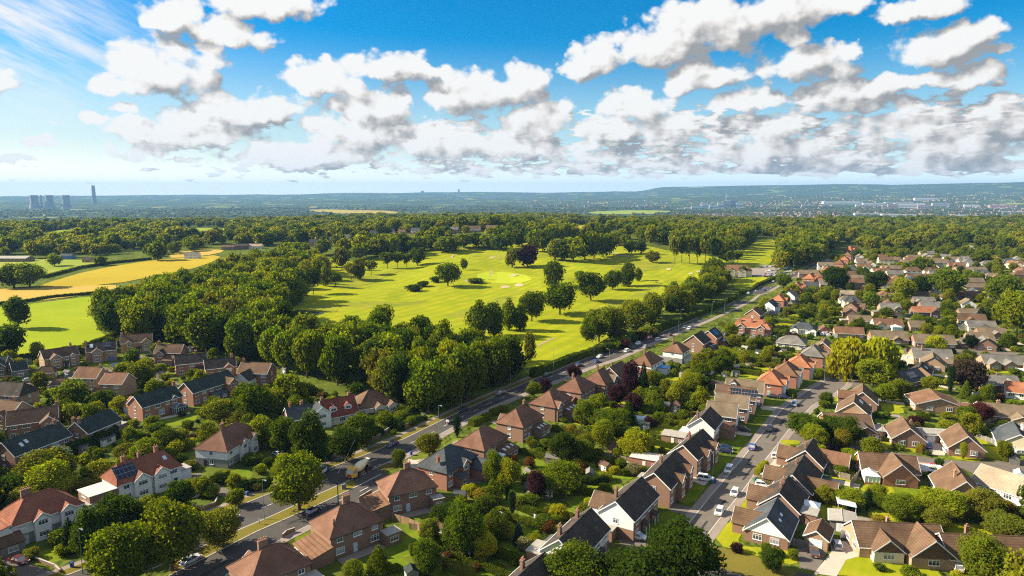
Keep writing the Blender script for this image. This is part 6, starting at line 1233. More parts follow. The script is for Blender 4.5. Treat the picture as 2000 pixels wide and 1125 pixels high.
def fill(s, sp, hr, wr, kinds, cols, grp, bl=False, keep=1.0, lst=None, open_=()):
    sp *= (1.0 if bl else 1.2); hr = hr if bl else (hr[0]*1.18, hr[1]*1.18)
    P = poly_px(s) if isinstance(s, str) else s; x0, x1 = min(p.x for p in P), max(p.x for p in P); y0, y1 = min(p.y for p in P), max(p.y for p in P)
    j = y0; row = 0; old = [(t['x'], t['y'], t['w']) for t in TREES[:170]] if lst is not None or bl else []
    while j < y1:
        s_ = sp*(1 if not open_ else 1+max(0, j-600)/1100); i = x0+(row % 2)*s_/2; row += 1
        while i < x1:
            x, y = i+R.uniform(-.42, .42)*s_, j+R.uniform(-.42, .42)*s_; i += s_
            if R.random() > keep or not inside((x, y), P): continue
            if y > 900 and any(nm == 'field' and a0 < x < a1 and b0 < y < b1 and inside((x, y), Q) for nm, Q, a0, a1, b0, b1 in POLYS): continue
            h = R.uniform(*hr); w_ = h*R.uniform(*wr)
            if bl and (blocked(x, y, w_*.33, R.random() > .38) or any(abs(x-a) < w*.4 and abs(y-b) < w*.4 for a, b, w in old)): continue
            if not bl and y > 480 and lst is None and R.random() < .7 and corridor(x, y, h): continue
            if bl and h > 2.2 and (y < 340 or R.random() < .55) and hides(x, y, h): h = R.uniform(1.3, 2.3); w_ = min(w_, h*1.5)
            if bl and lst is None and h < 2.4: continue
            tadd(x, y, h, w_, R.choice(kinds), R.choice(cols), None, grp=grp, lst=lst)
        j += s_*.87
BR = ['broad', 'broad', 'tall']
NH = len(TREES)
fill('182,648 235,668 335,685 440,700 545,722 605,700 540,660 545,618 585,592 555,575 430,580 310,592 215,622', 9.5, (14, 19), (.62, .85), BR, ['dark', 'oak', 'oak', 'mid', 'mid', 'olive'], 'trees of the dark wood behind the estate')
fill('555,728 600,712 660,690 745,672 850,700 950,716 1005,732 1000,748 905,788 845,812 760,800 690,765 600,745', 8.5, (12, 17), (.55, .8), BR, ['oak', 'mid', 'mid', 'olive', 'bright', 'oak', 'dark'], BG_)
fill('600,705 660,680 740,655 760,665 660,692', 8, (9, 14), (.7, .95), BR, ['oak', 'mid'], BG_)
fill('1150,690 1235,655 1330,615 1400,585 1432,562 1405,550 1360,572 1300,605 1205,645 1142,668', 9.5, (10, 15), (.65, .95), BR, ['oak', 'mid', 'olive', 'bright'], 'trees between golf course and main road')
fill('312,590 370,566 445,540 525,514 600,494 640,494 598,512 640,533 585,572 430,560', 11, (11, 16), (.7, 1.0), BR, ['oak', 'mid', 'bright', 'olive'], 'trees of the mixed wood beside the pond')
fill('1515,532 1522,486 1560,474 1640,472 1606,506 1560,526', 12, (14, 19), (.7, 1.0), BR, ['oak', 'mid', 'dark'], 'trees beside the far end of the road')
fill('640,494 700,484 765,486 830,476 875,470 990,468 1190,464 1195,470 1080,474 990,472 880,477 830,487 765,502 700,508', 12, (14, 19), (.6, .9), BR, ['oak', 'mid', 'olive', 'bright'], 'trees along the back of the golf course')
fill('1195,468 1240,460 1480,462 1470,476 1425,512 1320,488 1250,476', 15, (14, 20), (.6, .9), BR, ['oak', 'mid', 'dark', 'olive'], 'trees behind the pine row', keep=.8)
fill('1290,655 1235,676 1110,716 1040,746 1060,736 1235,668 1285,645', 5, (3, 5), (.9, 1.3), ['shrub'], ['mid', 'olive'], 'bushes along the road hedge')
# gardens: small trees first, then shrubs
G1 = '700,1130 860,1010 1000,890 1130,800 1240,745 1330,690 1420,655 1500,640 1580,650 1590,690 1480,720 1400,760 1370,830 1290,900 1200,970 1080,1060 1000,1130'
G2 = '1345,1130 1520,880 1545,840 1680,735 1600,640 1530,620 1440,640 1560,545 1640,505 1800,480 2010,480 2010,1140'
G3 = '-10,705 60,700 230,668 440,705 540,740 640,770 760,800 850,825 700,885 540,955 430,1000 280,1060 100,1120 -10,1130'
fill(G1, 11, (4, 8), (.7, 1.0), ['broad', 'broad', 'tall', 'conifer'], ['mid', 'bright', 'olive', 'oak', 'lime', 'mid', 'dark'], 'garden trees between road and street', True, .62)
fill(G2, 13, (4, 9), (.75, 1.05), ['broad', 'broad', 'broad', 'conifer'], ['mid', 'bright', 'olive', 'oak', 'lime', 'bright'], 'garden trees among the bungalows', True, .9)
fill(G3, 10, (4, 8), (.8, 1.05), ['broad', 'broad', 'tall'], ['oak', 'mid', 'dark', 'olive', 'mid'], 'garden trees among the estate', True, .7)
fill('1230,762 1330,700 1420,660 1420,700 1380,760 1300,820 1240,800', 8, (5, 8), (.8, 1.1), ['broad'], ['bright', 'mid', 'lime', 'olive'], 'garden trees between road and street', True, .6)
SC = ['mid', 'bright', 'olive', 'oak', 'lime', 'bright', 'mid', 'gold', 'purple', 'mid', 'bright', 'rust', 'pale']
fill(G1, 4.2, (1.2, 3.2), (.9, 1.6), ['shrub'], SC, 'shrubs of the back gardens', True, .75, BUSH)
fill(G2, 5.0, (1.2, 3.0), (.9, 1.7), ['shrub'], SC+['lime', 'gold'], 'shrubs of the bungalow gardens', True, .62, BUSH, (1,))
fill(G3, 4.6, (1.2, 3.4), (.9, 1.6), ['shrub'], ['mid', 'dark', 'oak', 'olive', 'bright'], 'shrubs of the estate gardens', True, .75, BUSH)
fill('600,1130 650,1090 760,1010 820,960 870,900 960,830 1010,800 1060,770 1040,790 900,890 800,990 700,1100', 4, (1, 2), (1, 1.6), ['shrub'], SC, 'shrubs of the back gardens', True, .5, BUSH)
# woods further out, one spread-out mass
FARP = []
def far_fill(s, sp, hr, keep=1.0): 
    l = []; fill(s, sp, hr, (.8, 1.1), ['broad'], ['mid'], None, lst=l, keep=keep);
    for t in l:
        ok = R.random() > .75 or not corridor(t['x'], t['y'], t['h'])
        nz = noise.noise(Vector((t['x']/70, t['y']/70, 4)))
        if nz < -.16: ok = False
        if ok: k = .75+.5*(noise.noise(Vector((t['x']/40, t['y']/40, 8)))+.5); FARP.append((t['x'], t['y'], t['h']*k, t['w']*k))
far_fill('-40,506 60,506 300,502 440,486 600,478 640,484 760,476 990,462 1190,456 1240,456 1480,456 1520,470 1640,470 1700,492 1900,482 2040,500 2040,436 1500,440 1200,438 950,418 800,425 600,440 300,445 -40,450', 13, (9, 17), .68)
x = 0
for _ in range(48000):
    r = 1150*(7.5)**R.random(); a = radians(R.uniform(-52, 52)); x, y = r*sin(a), r*cos(a)
    if y < 1120 and -420 < x < 890: continue
    nz = noise.noise(Vector((x/500, y/500, 2)))+.5*noise.noise(Vector((x/130, y/130, 9)))
    if nz < .06 and R.random() > .14: continue
    if any(nm == 'field' and x0 < x < x1 and y0 < y < y1 and inside((x, y), P) for nm, P, x0, x1, y0, y1 in POLYS): continue
    k = 1 if r < 2500 else (r/2500)**.75
    FARP.append((x, y, R.uniform(9, 16)*(.85+.15*k), R.uniform(10, 15)*k))
def scatter(name, pts_, kinds, mat, lod, label=None):
    "one mass of vegetation: prototype crowns set on the points of one object"
    cols = []
    for k in kinds:
        for cr, _t in PR[(k, lod)]:
            me = cr.copy(); me.materials.clear(); me.materials.append(M[mat]); o = bpy.data.objects.new('crown', me); cols.append(o)
    g = bpy.data.node_groups.new(name, 'GeometryNodeTree'); g.interface.new_socket('Geometry', in_out='INPUT', socket_type='NodeSocketGeometry'); g.interface.new_socket('Geometry', in_out='OUTPUT', socket_type='NodeSocketGeometry')
    q = N(g); gi = q.n('NodeGroupInput'); go = q.n('NodeGroupOutput'); jn = q.n('GeometryNodeJoinGeometry')
    for i, o in enumerate(cols):
        oi = q.n('GeometryNodeObjectInfo', {'Object': o, 'As Instance': True})
        idx = q.n('GeometryNodeInputNamedAttribute', {'Name': 'kind'}, data_type='INT'); sc_ = q.n('GeometryNodeInputNamedAttribute', {'Name': 'size'}, data_type='FLOAT_VECTOR'); rt = q.n('GeometryNodeInputNamedAttribute', {'Name': 'turn'}, data_type='FLOAT_VECTOR')
        cmp = q.n('FunctionNodeCompare', data_type='INT', operation='EQUAL'); g.links.new([s for s in idx.outputs if s.enabled][0], cmp.inputs[2]); cmp.inputs[3].default_value = i
        ip = q.n('GeometryNodeInstanceOnPoints'); g.links.new(gi.outputs[0], ip.inputs['Points']); g.links.new(cmp.outputs[0], ip.inputs['Selection']); g.links.new(oi.outputs['Geometry'], ip.inputs['Instance'])
        g.links.new([s for s in sc_.outputs if s.enabled][0], ip.inputs['Scale']); g.links.new([s for s in rt.outputs if s.enabled][0], ip.inputs['Rotation']); g.links.new(ip.outputs[0], jn.inputs[0])
    g.links.new(jn.outputs[0], go.inputs[0])
    me = bpy.data.meshes.new(name); n = len(pts_); me.vertices.add(n)
    me.vertices.foreach_set('co', np.array([(x, y, hgt(x, y)-.15) for x, y, h, w in pts_], dtype=np.float32).ravel())
    me.attributes.new('kind', 'INT', 'POINT').data.foreach_set('value', rng.integers(0, len(cols), n).astype(np.int32))
    me.attributes.new('size', 'FLOAT_VECTOR', 'POINT').data.foreach_set('vector', np.array([(w, w, h) for x, y, h, w in pts_], dtype=np.float32).ravel())
    tr = np.zeros((n, 3), np.float32); tr[:, 2] = rng.random(n)*6.283; me.attributes.new('turn', 'FLOAT_VECTOR', 'POINT').data.foreach_set('vector', tr.ravel())
    o = put(name, me); o['kind'] = 'stuff'; md = o.modifiers.new('spread', 'NODES'); md.node_group = g; return o
CN = dict(dark='very dark green', oak='deep green', mid='leaf green', bright='bright green', lime='lime green', olive='olive', purple='purple', cyp='dark green', blue='blue green', gold='golden', rust='rusty', pale='pale cream', bare='brown', red='dark red')
ADJ = ('taller', 'lower', 'fuller', 'slighter', 'rounder', 'ragged', 'leaning', 'spreading')
def make_tree(t):
    base = (t['x'], t['y'], hgt(t['x'], t['y'])); p = pix(base); dep = p[2]
    lod = 0 if dep < 235 else (1 if dep < 600 else 2)
    pl = PR[(t['k'], lod)]; cr, tr = pl[R.randrange(len(pl))]
    nm = {'broad': 'broadleaf_tree', 'tall': 'tall_tree', 'pine': 'pine_tree', 'conifer': 'conifer_tree', 'column': 'cypress_tree', 'willow': 'willow_tree', 'shrub': 'garden_shrub', 'topiary': 'clipped_tree'}[t['k']]
    size = ('small', 'medium', 'large')[0 if t['h'] < 7 else 1 if t['h'] < 13 else 2]
    lab = t['lab'] or unique(CN[t['c']]+(' shrub' if t['k'] == 'shrub' else ' '+size+' '+{'broad': 'round tree', 'tall': 'tall tree', 'pine': 'pine', 'conifer': 'conifer', 'column': 'cypress', 'willow': 'willow', 'topiary': 'clipped tree'}[t['k']]), t['x'], t['y'], ADJ)
    col = TC[t['c']]; j = R.uniform(.82, 1.2); g2 = R.uniform(.93, 1.08); c4 = (col[0]*j*g2, col[1]*j, col[2]*j, 1)
    cat = 'shrub' if t['k'] == 'shrub' else 'tree'
    if tr is None:
        o = put(nm, cr, (base[0], base[1], base[2]-.05), R.random()*6.28); tag(o, lab, cat, t['g']); o.scale = (t['w'], t['w'], t['h']); o.color = c4
    else:
        o = thing(nm, lab, cat, base, R.random()*6.28, t['g']); o.scale = (t['w'], t['w'], t['h'])
        c = put('crown', cr, parent=o); c.color = c4; put('trunk', tr, parent=o)
    MARKT.append((t['x'], t['y'])); return o
MARKT = []
def big(t):
    p = pix((t['x'], t['y'], hgt(t['x'], t['y'])+t['h']*.6))
    if p is None or not (-60 < p[0] < 2060 and p[1] < 1230): return 0
    return t['h']*t['w']*(F/p[2])**2
named = TREES[:NH]; rest = sorted(TREES[NH:], key=big, reverse=True)
rest = [t for t in rest if big(t) > 0]
NI = 430-NH
cnt_ = {}
for t in named: cnt_[t['k']] = cnt_.get(t['k'], 0)+1
ind, mass = [], []
for t in rest:
    if len(ind) < NI and cnt_.get(t['k'], 0) < 270: ind.append(t); cnt_[t['k']] = cnt_.get(t['k'], 0)+1
    else: mass.append(t)
for t in named+ind: make_tree(t)
bs = sorted([t for t in BUSH if big(t) > 0], key=big, reverse=True)
for t in bs[:250]: make_tree(t)
lo = [t for t in mass if t['k'] != 'shrub' and t['y'] < 650]; hi = [t for t in mass if t['k'] != 'shrub' and t['y'] >= 650]
# the country goes on beyond the frame
side = []
for _ in range(2600):
    r = 120*(9)**R.random(); a = radians(R.choice((-1, 1))*R.uniform(39.5, 62)); side.append((r*sin(a), r*cos(a), R.uniform(6, 15), R.uniform(6, 11)))
side = [t for t in side if not blocked(t[0], t[1], 3)]
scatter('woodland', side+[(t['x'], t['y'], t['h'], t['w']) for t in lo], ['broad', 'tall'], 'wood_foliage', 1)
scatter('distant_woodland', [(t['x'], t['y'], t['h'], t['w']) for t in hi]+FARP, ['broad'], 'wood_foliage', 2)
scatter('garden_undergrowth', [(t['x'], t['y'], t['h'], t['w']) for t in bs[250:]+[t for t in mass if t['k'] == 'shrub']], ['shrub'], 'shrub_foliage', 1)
print('TREES', len(named), len(ind), len(mass), len(FARP), 'BUSH', len(bs), cnt_)
# ---------------------------------------------------------------- vehicles
def car_meshes(kind):
    Lc, Wc, Hb, Hr, gx0, gx1, rx0, rx1 = {'hatch': (4.0, 1.76, .82, 1.46, -1.85, 1.15, -1.45, .35), 'estate': (4.5, 1.82, .90, 1.62, -2.1, 1.3, -1.8, .45), 'saloon': (4.6, 1.82, .84, 1.42, -1.7, 1.3, -.95, .4), 'van': (4.9, 1.92, 1.15, 1.95, -2.38, 1.75, -2.3, 1.05)}[kind]
    b = MB(); w = Wc/2; l = Lc/2  # front +x
    ring = lambda z, x0, x1, ww, c: [(x0, -ww+c, z), (x0+c, -ww, z), (x1-c*1.6, -ww, z), (x1, -ww+c*2, z), (x1, ww-c*2, z), (x1-c*1.6, ww, z), (x0+c, ww, z), (x0, ww-c, z)]
    rs = [ring(.22, -l+.08, l-.1, w-.06, .12), ring(.45, -l, l, w, .14), ring(.66, -l+.02, l-.04, w, .16), ring(Hb, -l+.06, l-.32, w-.05, .18)]
    for i, r in enumerate(rs): b.v += r
    for k in range(3):
        for i in range(8): b.f.append([k*8+i, k*8+(i+1) % 8, k*8+8+(i+1) % 8, k*8+8+i]); b.mi.append(0)
    b.f += [list(range(7, -1, -1)), [24+i for i in range(8)]]; b.mi += [0, 0]
    rt = [(rx0, -w+.24, Hr), (rx1, -w+.24, Hr), (rx1, w-.24, Hr), (rx0, w-.24, Hr)]; rb = [(p[0], p[1], p[2]-.07) for p in rt]
    rb = [(rx0-.05, -w+.19, Hr-.07), (rx1+.08, -w+.19, Hr-.07), (rx1+.08, w-.19, Hr-.07), (rx0-.05, w-.19, Hr-.07)]; b.prism(rb, rt)
    lo4 = [(gx0, -w+.09, Hb), (gx1, -w+.09, Hb), (gx1, w-.09, Hb), (gx0, w-.09, Hb)]
    for i in range(4): b.cyl(Vector(lo4[i])+Vector((0, 0, -.02)), rb[i], .05, .04, 5)
    mx = (gx0+gx1)/2-.1
    for s in (-1, 1): b.cyl((mx, s*(w-.09), Hb-.02), (mx, s*(w-.19), Hr-.05), .05, .045, 5)
    body = b.mesh('body', ['car'])
    g = MB(); g.prism([(p[0]*.99, p[1]*.985, Hb-.02) for p in lo4], [(p[0], p[1]*.985, Hr-.068) for p in rb])
    gl = g.mesh('glazing', ['glass'])
    t = MB(); t.cyl((0, -.1, 0), (0, .1, 0), .32, .32, 14); ty = t.mesh('tyre', ['tyre_rubber'])
    r = MB(); r.cyl((0, -.108, 0), (0, .108, 0), .2, .2, 10); ri = r.mesh('rim', ['rim_metal'])
    h = MB().box(-.12, .10, -.2, .2, -.08, .07).mesh('headlight', ['lamp_lens']); rl = MB().box(-.05, .06, -.14, .14, -.1, .12).mesh('rear_light', ['red_lens'])
    pl = MB().box(-.02, .02, -.26, .26, -.055, .055).mesh('number_plate', ['plate_white']); mr = MB().box(-.06, .06, -.1, .1, -.07, .07).mesh('wing_mirror', ['car'])
    gr = MB().box(-.03, .03, -.5, .5, -.1, .1).mesh('grille', ['black_paint'])
    return dict(body=body, gl=gl, ty=ty, ri=ri, h=h, rl=rl, pl=pl, mr=mr, gr=gr, l=l, w=w, Hb=Hb, gx1=gx1)
CM = {k: car_meshes(k) for k in ('hatch', 'estate', 'saloon', 'van')}
CC = dict(white=(.80, .80, .79), silver=(.42, .43, .44), grey=(.12, .125, .13), black=(.012, .012, .014), blue=(.03, .07, .28), navy=(.012, .02, .06), red=(.42, .02, .018), maroon=(.10, .015, .018), brown=(.09, .055, .04), sky=(.16, .28, .42), yellow=(.6, .42, .03), green=(.03, .10, .05))
CARP = []
def car(u, v, az, kind, col, lab, grp=None, simple_=False, pos=None):
    p = pos or gp(u, v); m = CM[kind]; c = (*CC[col], 1); rz = pi/2-radians(az); z = hgt(p[0], p[1])+.04
    root = thing('van' if kind == 'van' else 'parked_car' if 'park' in lab else 'car', lab, 'van' if kind == 'van' else 'car', (p[0], p[1], z), rz, grp)
    o = put('body', m['body'], parent=root); o.color = c; put('glazing', m['gl'], parent=root); CARP.append((p[0], p[1]))
    if simple_: return root
    for sx in (-1, 1):
        for sy in (-1, 1):
            wl = put('wheel', m['ty'], (sx*m['l']*.62+.02, sy*(m['w']-.1), .32), parent=root); put('rim', m['ri'], parent=wl)
    for sy in (-1, 1):
        put('headlight', m['h'], (m['l']-.16, sy*(m['w']-.32), .66), parent=root); put('rear_light', m['rl'], (-m['l']+.03, sy*(m['w']-.2), .72), parent=root)
        mm = put('wing_mirror', m['mr'], (m['gx1']-.45, sy*(m['w']+.06), m['Hb']+.1), parent=root); mm.color = c
    put('number_plate', m['pl'], (m['l']-.01, 0, .42), parent=root); put('number_plate', m['pl'], (-m['l']+.0, 0, .5), parent=root); put('grille', m['gr'], (m['l']-.04, 0, .56), parent=root)
    return root
RD = 29
for s in '''1405,1003,209,hatch,white,white hatchback with dark windscreen driving nearest down the street|1435,966,209,hatch,white,second white hatchback following down the street|1423,921,209,estate,white,white estate car further up the street behind the two hatchbacks|1378,938,112,estate,white,white patterned estate car parked across the pavement|1418,884,112,hatch,navy,dark navy car parked on the drive beside a black one|1416,877,112,saloon,black,black saloon parked behind the navy car|1470,876,29,saloon,blue,blue grey saloon driving away up the street|1503,839,209,saloon,grey,dark grey car near the street junction|1551,792,209,hatch,sky,light blue car driving down past the solar house|1531,778,112,estate,navy,navy people carrier parked by the street hedge|1510,777,112,saloon,black,black car parked in the shade behind the people carrier|1451,842,112,estate,black,black estate parked beside the large front lawn|1450,819,112,hatch,black,black hatchback parked in the shade of tan house
1522,896,112,estate,white,white estate parked on the sunny paved drive|1497,935,112,saloon,black,black saloon parked in front of the hedge column|1493,942,112,saloon,navy,dark blue car parked between black and white cars|1490,950,112,hatch,white,white hatchback parked lowest of three beside the tiled wing|1590,1082,16,saloon,brown,brown black saloon parked on the dark drive|1635,1068,16,hatch,silver,silver hatchback parked on the pale paving by the flat garage|1245,1052,112,hatch,white,white hatchback parked beside the glazed porch|1811,873,16,hatch,blue,bright blue car parked before the double garage|1849,883,16,hatch,white,white car parked on the pale drive by the double garage|1867,1110,16,estate,white,white estate car parked under the round street tree|1995,888,100,hatch,silver,silver car parked at the picture edge|1820,915,16,hatch,red,dark red car parked behind the translucent carport|1904,772,16,hatch,sky,grey blue car parked in tree shade by the grey bungalow|1922,768,16,hatch,red,red car parked next to the grey blue car
1780,700,100,estate,silver,silver estate parked beside the grey bungalow drive|1605,654,20,hatch,white,white car parked before the peaked clay garage|1618,657,20,hatch,white,white car half hidden beside the plain rust bungalow|1777,618,100,hatch,sky,pale blue car parked before the orange long house|1784,619,100,hatch,maroon,dark red car parked by the orange long house|1725,612,20,hatch,grey,grey car parked in front of the two storey tan house|1702,663,20,hatch,white,white car parked by the tan bungalow garage
766,871,209,saloon,navy,dark navy saloon on the main road past the cement mixer|880,826,35,hatch,black,black car passing the clipped cypress on the main road|904,803,215,hatch,black,black hatchback close to the verge on the main road|978,770,215,saloon,grey,grey open topped car on the main road with shadow ahead|1069,733,215,saloon,black,black saloon in the tree shade on the main road|1130,715,35,hatch,navy,navy car parked opposite the road hedge|1165,708,35,hatch,blue,bright blue car behind the navy one on the main road|1171,699,215,hatch,silver,silver hatchback beside the bright blue car|1225,687,35,estate,white,white estate waiting before the long rust semi|1246,673,215,hatch,white,white hatchback close to the tall hedge|1261,679,35,hatch,silver,silver car in front of the long rust semi|1268,662,215,hatch,red,bright red car on the main road|1285,665,35,estate,white,white estate beside the bright red car|1308,656,35,hatch,maroon,dark red hatchback on the main road|1346,643,215,hatch,white,white car beside the red brick house|1337,641,215,hatch,silver,silver car beside the far tall lamp|1440,607,35,hatch,navy,navy car on the far bend|1475,571,215,hatch,white,white car at the far end of the hedge|1492,567,35,hatch,blue,blue car at the far end of the hedge|1461,575,215,estate,white,white estate nearest the club house corner|1510,551,215,hatch,silver,silver car at the road bend by the car park
372,1098,29,saloon,silver,silver blue saloon parked on the service road under the verge tree|612,1003,29,hatch,navy,dark blue car behind the low wing semi on the service road|391,955,125,saloon,blue,bright blue sports car on the solar house drive|38,1099,112,saloon,maroon,maroon saloon on the drive of the red roofed semi|5,1122,112,saloon,white,white car cut by the corner of the picture|452,1016,29,hatch,white,white car half hidden behind the yellowish verge tree|625,925,29,van,white,white van behind the verge tree near blue bins|545,890,125,saloon,silver,silver car under trees by the clay roofed semi
130,732,70,hatch,silver,silver hatchback by the tan hipped garage|54,745,20,hatch,silver,silver blue car near the low slate house|228,716,12,estate,blue,white and blue car on the drive by the blue garage door|294,696,70,hatch,black,black car beside the wood edge house|381,735,45,estate,black,black estate before the dark roofed red house|219,703,70,hatch,black,black car parked at the blue garage door'''.replace('\n', '|').split('|'):
    a = s.split(','); az_ = float(a[2])
    car(float(a[0]), float(a[1]), az_, a[3], a[4], a[5], 'cars of the neighbourhood', float(a[1]) < 640)
# car park rows by the club house
cols = ['white', 'silver', 'blue', 'grey', 'navy', 'black', 'white', 'sky', 'red']
A0, A1, B0 = gp(1478, 524), gp(1540, 519), gp(1490, 541); B1 = gp(1560, 535)
for r in range(4):
    for c in range(11):
        t, s_ = (c+.5)/11, r/3; p = A0.lerp(A1, t).lerp(B0.lerp(B1, t), s_)
        k = R.choice(cols); nm = ['rear', 'second', 'third', 'front'][r]; od = ['first', 'second', 'third', 'fourth', 'fifth', 'sixth', 'seventh', 'eighth', 'ninth', 'tenth', 'eleventh'][c]
        if R.random() < .12: continue
        car(0, 0, R.choice((20, 200)), R.choice(('hatch', 'estate', 'saloon')), k, '%s car parked %s in the %s row of the club car park' % (k, od, nm), 'cars in the club house car park', True, p)
# cement mixer on the main road
def mixer():
    p = gp(703, 926); root = thing('cement_mixer_truck', 'cream drum cement mixer truck with orange and red cab heading down the main road', 'truck', (p.x, p.y, hgt(p.x, p.y)+.04), pi/2-radians(209))
    m = MB(); m.box(-4.3, 2.3, -.45, .45, .75, 1.05); m.box(-4.2, -3.9, -1.15, 1.15, .6, .95); part('chassis', m, 'dark_metal', root)
    m = MB(); m.prism([(2.2,-1.2,.55),(4.1,-1.2,.55),(4.1,1.2,.55),(2.2,1.2,.55)], [(2.2,-1.2,1.5),(4.15,-1.2,1.5),(4.15,1.2,1.5),(2.2,1.2,1.5)]); m.prism([(2.2,-1.18,2.55),(3.7,-1.18,2.55),(3.7,1.18,2.55),(2.2,1.18,2.55)], [(2.3,-1.05,2.95),(3.4,-1.05,2.95),(3.4,1.05,2.95),(2.3,1.05,2.95)])
    for x_, y_ in ((2.26,-1.12),(2.26,1.12),(3.2,-1.14),(3.2,1.14)): m.cyl((x_, y_, 1.48), (x_, y_, 2.57), .07, .07, 5)
    for y_ in (-1.1, 1.1): m.cyl((4.05, y_, 1.48), (3.62, y_, 2.57), .07, .07, 5)
    cab = part('cab', m, 'yellow_paint', root)
    part('windscreen', MB().prism([(2.3,-1.13,1.501),(4.02,-1.13,1.501),(4.02,1.13,1.501),(2.3,1.13,1.501)], [(2.3,-1.1,2.549),(3.6,-1.1,2.549),(3.6,1.1,2.549),(2.3,1.1,2.549)]), 'glass', cab)
    part('grille', MB().box(4.151, 4.2, -.75, .75, .62, 1.3), 'signal_red', cab); part('number_plate', MB().box(4.16, 4.21, -.26, .26, .45, .57), 'plate_white', cab)
    for s in (-1, 1): part('headlight', MB().box(4.151, 4.22, s*1.0-.16, s*1.0+.16, .7, .95), 'lamp_lens', cab)
    part('beacon', MB().lathe([(.12, 2.951), (.12, 3.12), (.06, 3.18)], 8, 0, 2.9, 0), 'signal_red', cab)
    d = MB(); prof = [(.01, -.02), (.75, 0), (.95, .5), (1.25, 1.4), (1.28, 2.2), (1.1, 3.2), (.72, 4.3), (.55, 4.75), (.3, 4.78)]; d.lathe(prof, 16)
    me = d.mesh('drum', ['cream_drum'], True); dr = put('drum', me, (1.9, 0, 1.75), parent=root); dr.rotation_euler = (0, radians(-76), 0)
    hb = MB()
    for k in range(20):
        t = k/19*4.6+.05; a = k*.55; t2 = (k+1)/19*4.6+.05; a2 = (k+1)*.55
        f = lambda t_: next((r0+(r1-r0)*(t_-z0)/(z1-z0) for (r0, z0), (r1, z1) in zip(prof, prof[1:]) if z0 <= t_ <= z1), .3)
        hb.cyl((f(t)*cos(a), f(t)*sin(a), t), (f(min(4.7, t2))*cos(a2), f(min(4.7, t2))*sin(a2), min(4.7, t2)), .035, .035, 4)
    part('drum_rib', hb, 'old_timber', dr)
    part('drum_stand', MB().box(1.5, 1.75, -.7, .7, 1.051, 1.75).box(-2.7, -2.4, -.75, .75, 1.051, 1.9), 'dark_metal', root)
    part('hopper', MB().prism([(-3.3,-.35,2.6),(-2.7,-.35,2.6),(-2.7,.35,2.6),(-3.3,.35,2.6)], [(-3.6,-.65,3.35),(-2.5,-.65,3.35),(-2.5,.65,3.35),(-3.6,.65,3.35)]), 'cream_drum', root)
    part('chute', MB().slab([(-4.6,-.3,.95),(-3.2,-.3,2.2),(-3.2,.3,2.2),(-4.6,.3,.95)], .1), 'galvanised', root)
    part('ladder', MB().box(-3.75, -3.68, -.5, -.42, .9, 3.0).box(-3.75, -3.68, -.12, -.04, .9, 3.0), 'galvanised', root)
    for s in (-1, 1): part('mudguard', MB().box(-3.9, -1.1, s*1.0-.2, s*1.0+.2, 1.15, 1.22), 'dark_metal', root)
    part('side_rail', MB().box(-.8, 1.6, -1.1, -1.05, .55, .9), 'galvanised', root); part('side_rail', MB().box(-.8, 1.6, 1.05, 1.1, .55, .9), 'galvanised', root)
    t = MB().cyl((0, -.16, 0), (0, .16, 0), .5, .5, 16).mesh('tyre', ['tyre_rubber']); r_ = MB().cyl((0, -.17, 0), (0, .17, 0), .27, .27, 12).mesh('rim', ['rim_metal'])
    for x_ in (3.0, 1.3, -1.9, -3.2):
        for s in (-1, 1): w_ = put('wheel', t, (x_, s*1.02, .5), parent=root); put('rim', r_, parent=w_)
mixer()
# ---------------------------------------------------------------- street furniture
def lamp(u, v, side, lab, h=9.5, col='lamp_green'):
    p = gp(u, v); root = thing('street_lamp', lab, 'street lamp', (p.x, p.y, hgt(p.x, p.y)), side, 'street lamps')
    if 'l' not in _lm:
        for c_ in ('lamp_green', 'galvanised'): _lm[c_] = MB().lathe([(.11, -.1), (.11, 1.2), (.075, 1.25), (.05, 9.5)], 8).mesh('pole', [c_]); _lm[c_+'a'] = MB().cyl((0, 0, 9.4), (.9, 0, 9.55), .04, .035, 6).mesh('arm', [c_])
        _lm['l'] = MB().prism([(.75,-.14,9.45),(1.5,-.11,9.52),(1.5,.11,9.52),(.75,.14,9.45)], [(.8,-.1,9.62),(1.45,-.08,9.62),(1.45,.08,9.62),(.8,.1,9.62)]).mesh('lantern', ['galvanised']); _lm['g'] = MB().box(.85, 1.4, -.09, .09, 9.40, 9.46).mesh('lamp_glass', ['lamp_lens'])
    root.scale = (1, 1, h/9.5); put('pole', _lm[col], parent=root); put('arm', _lm[col+'a'], parent=root); l = put('lantern', _lm['l'], parent=root); put('lamp_glass', _lm['g'], parent=l)
_lm = {}
LP = [(516,1014,'on the grass verge beyond the wide verge tree'),(162,1121,'before the red roofed white semi'),(857,850,'where the road meets the slate hipped house'),(901,794,'at the kerb below the wood belt'),(997,756,'before the tall birch of the wood belt'),(1081,725,'by the shaded black car'),(1160,696,'in front of the road hedge above the blue car'),(1232,672,'rising above the bushes by the white hatchback'),(1329,637,'behind the red car'),(1325,656,'before the dark gabled brick house'),(1426,590,'at the last bushes by the club house'),(1442,592,'opposite the orange hipped houses'),(1415,612,'opposite the red walled house'),(1390,620,'short one before the wide orange house'),(1501,550,'by the car park hedge'),(1515,547,'by the car park entrance'),(1549,530,'at the far tree lined bend'),(1582,520,'last one before the trees close in'),(1463,570,'middle of the car park hedge')]
for u, v, t in LP: lamp(u, v, radians(-30), 'tall slim green street lamp '+t, 9.8)
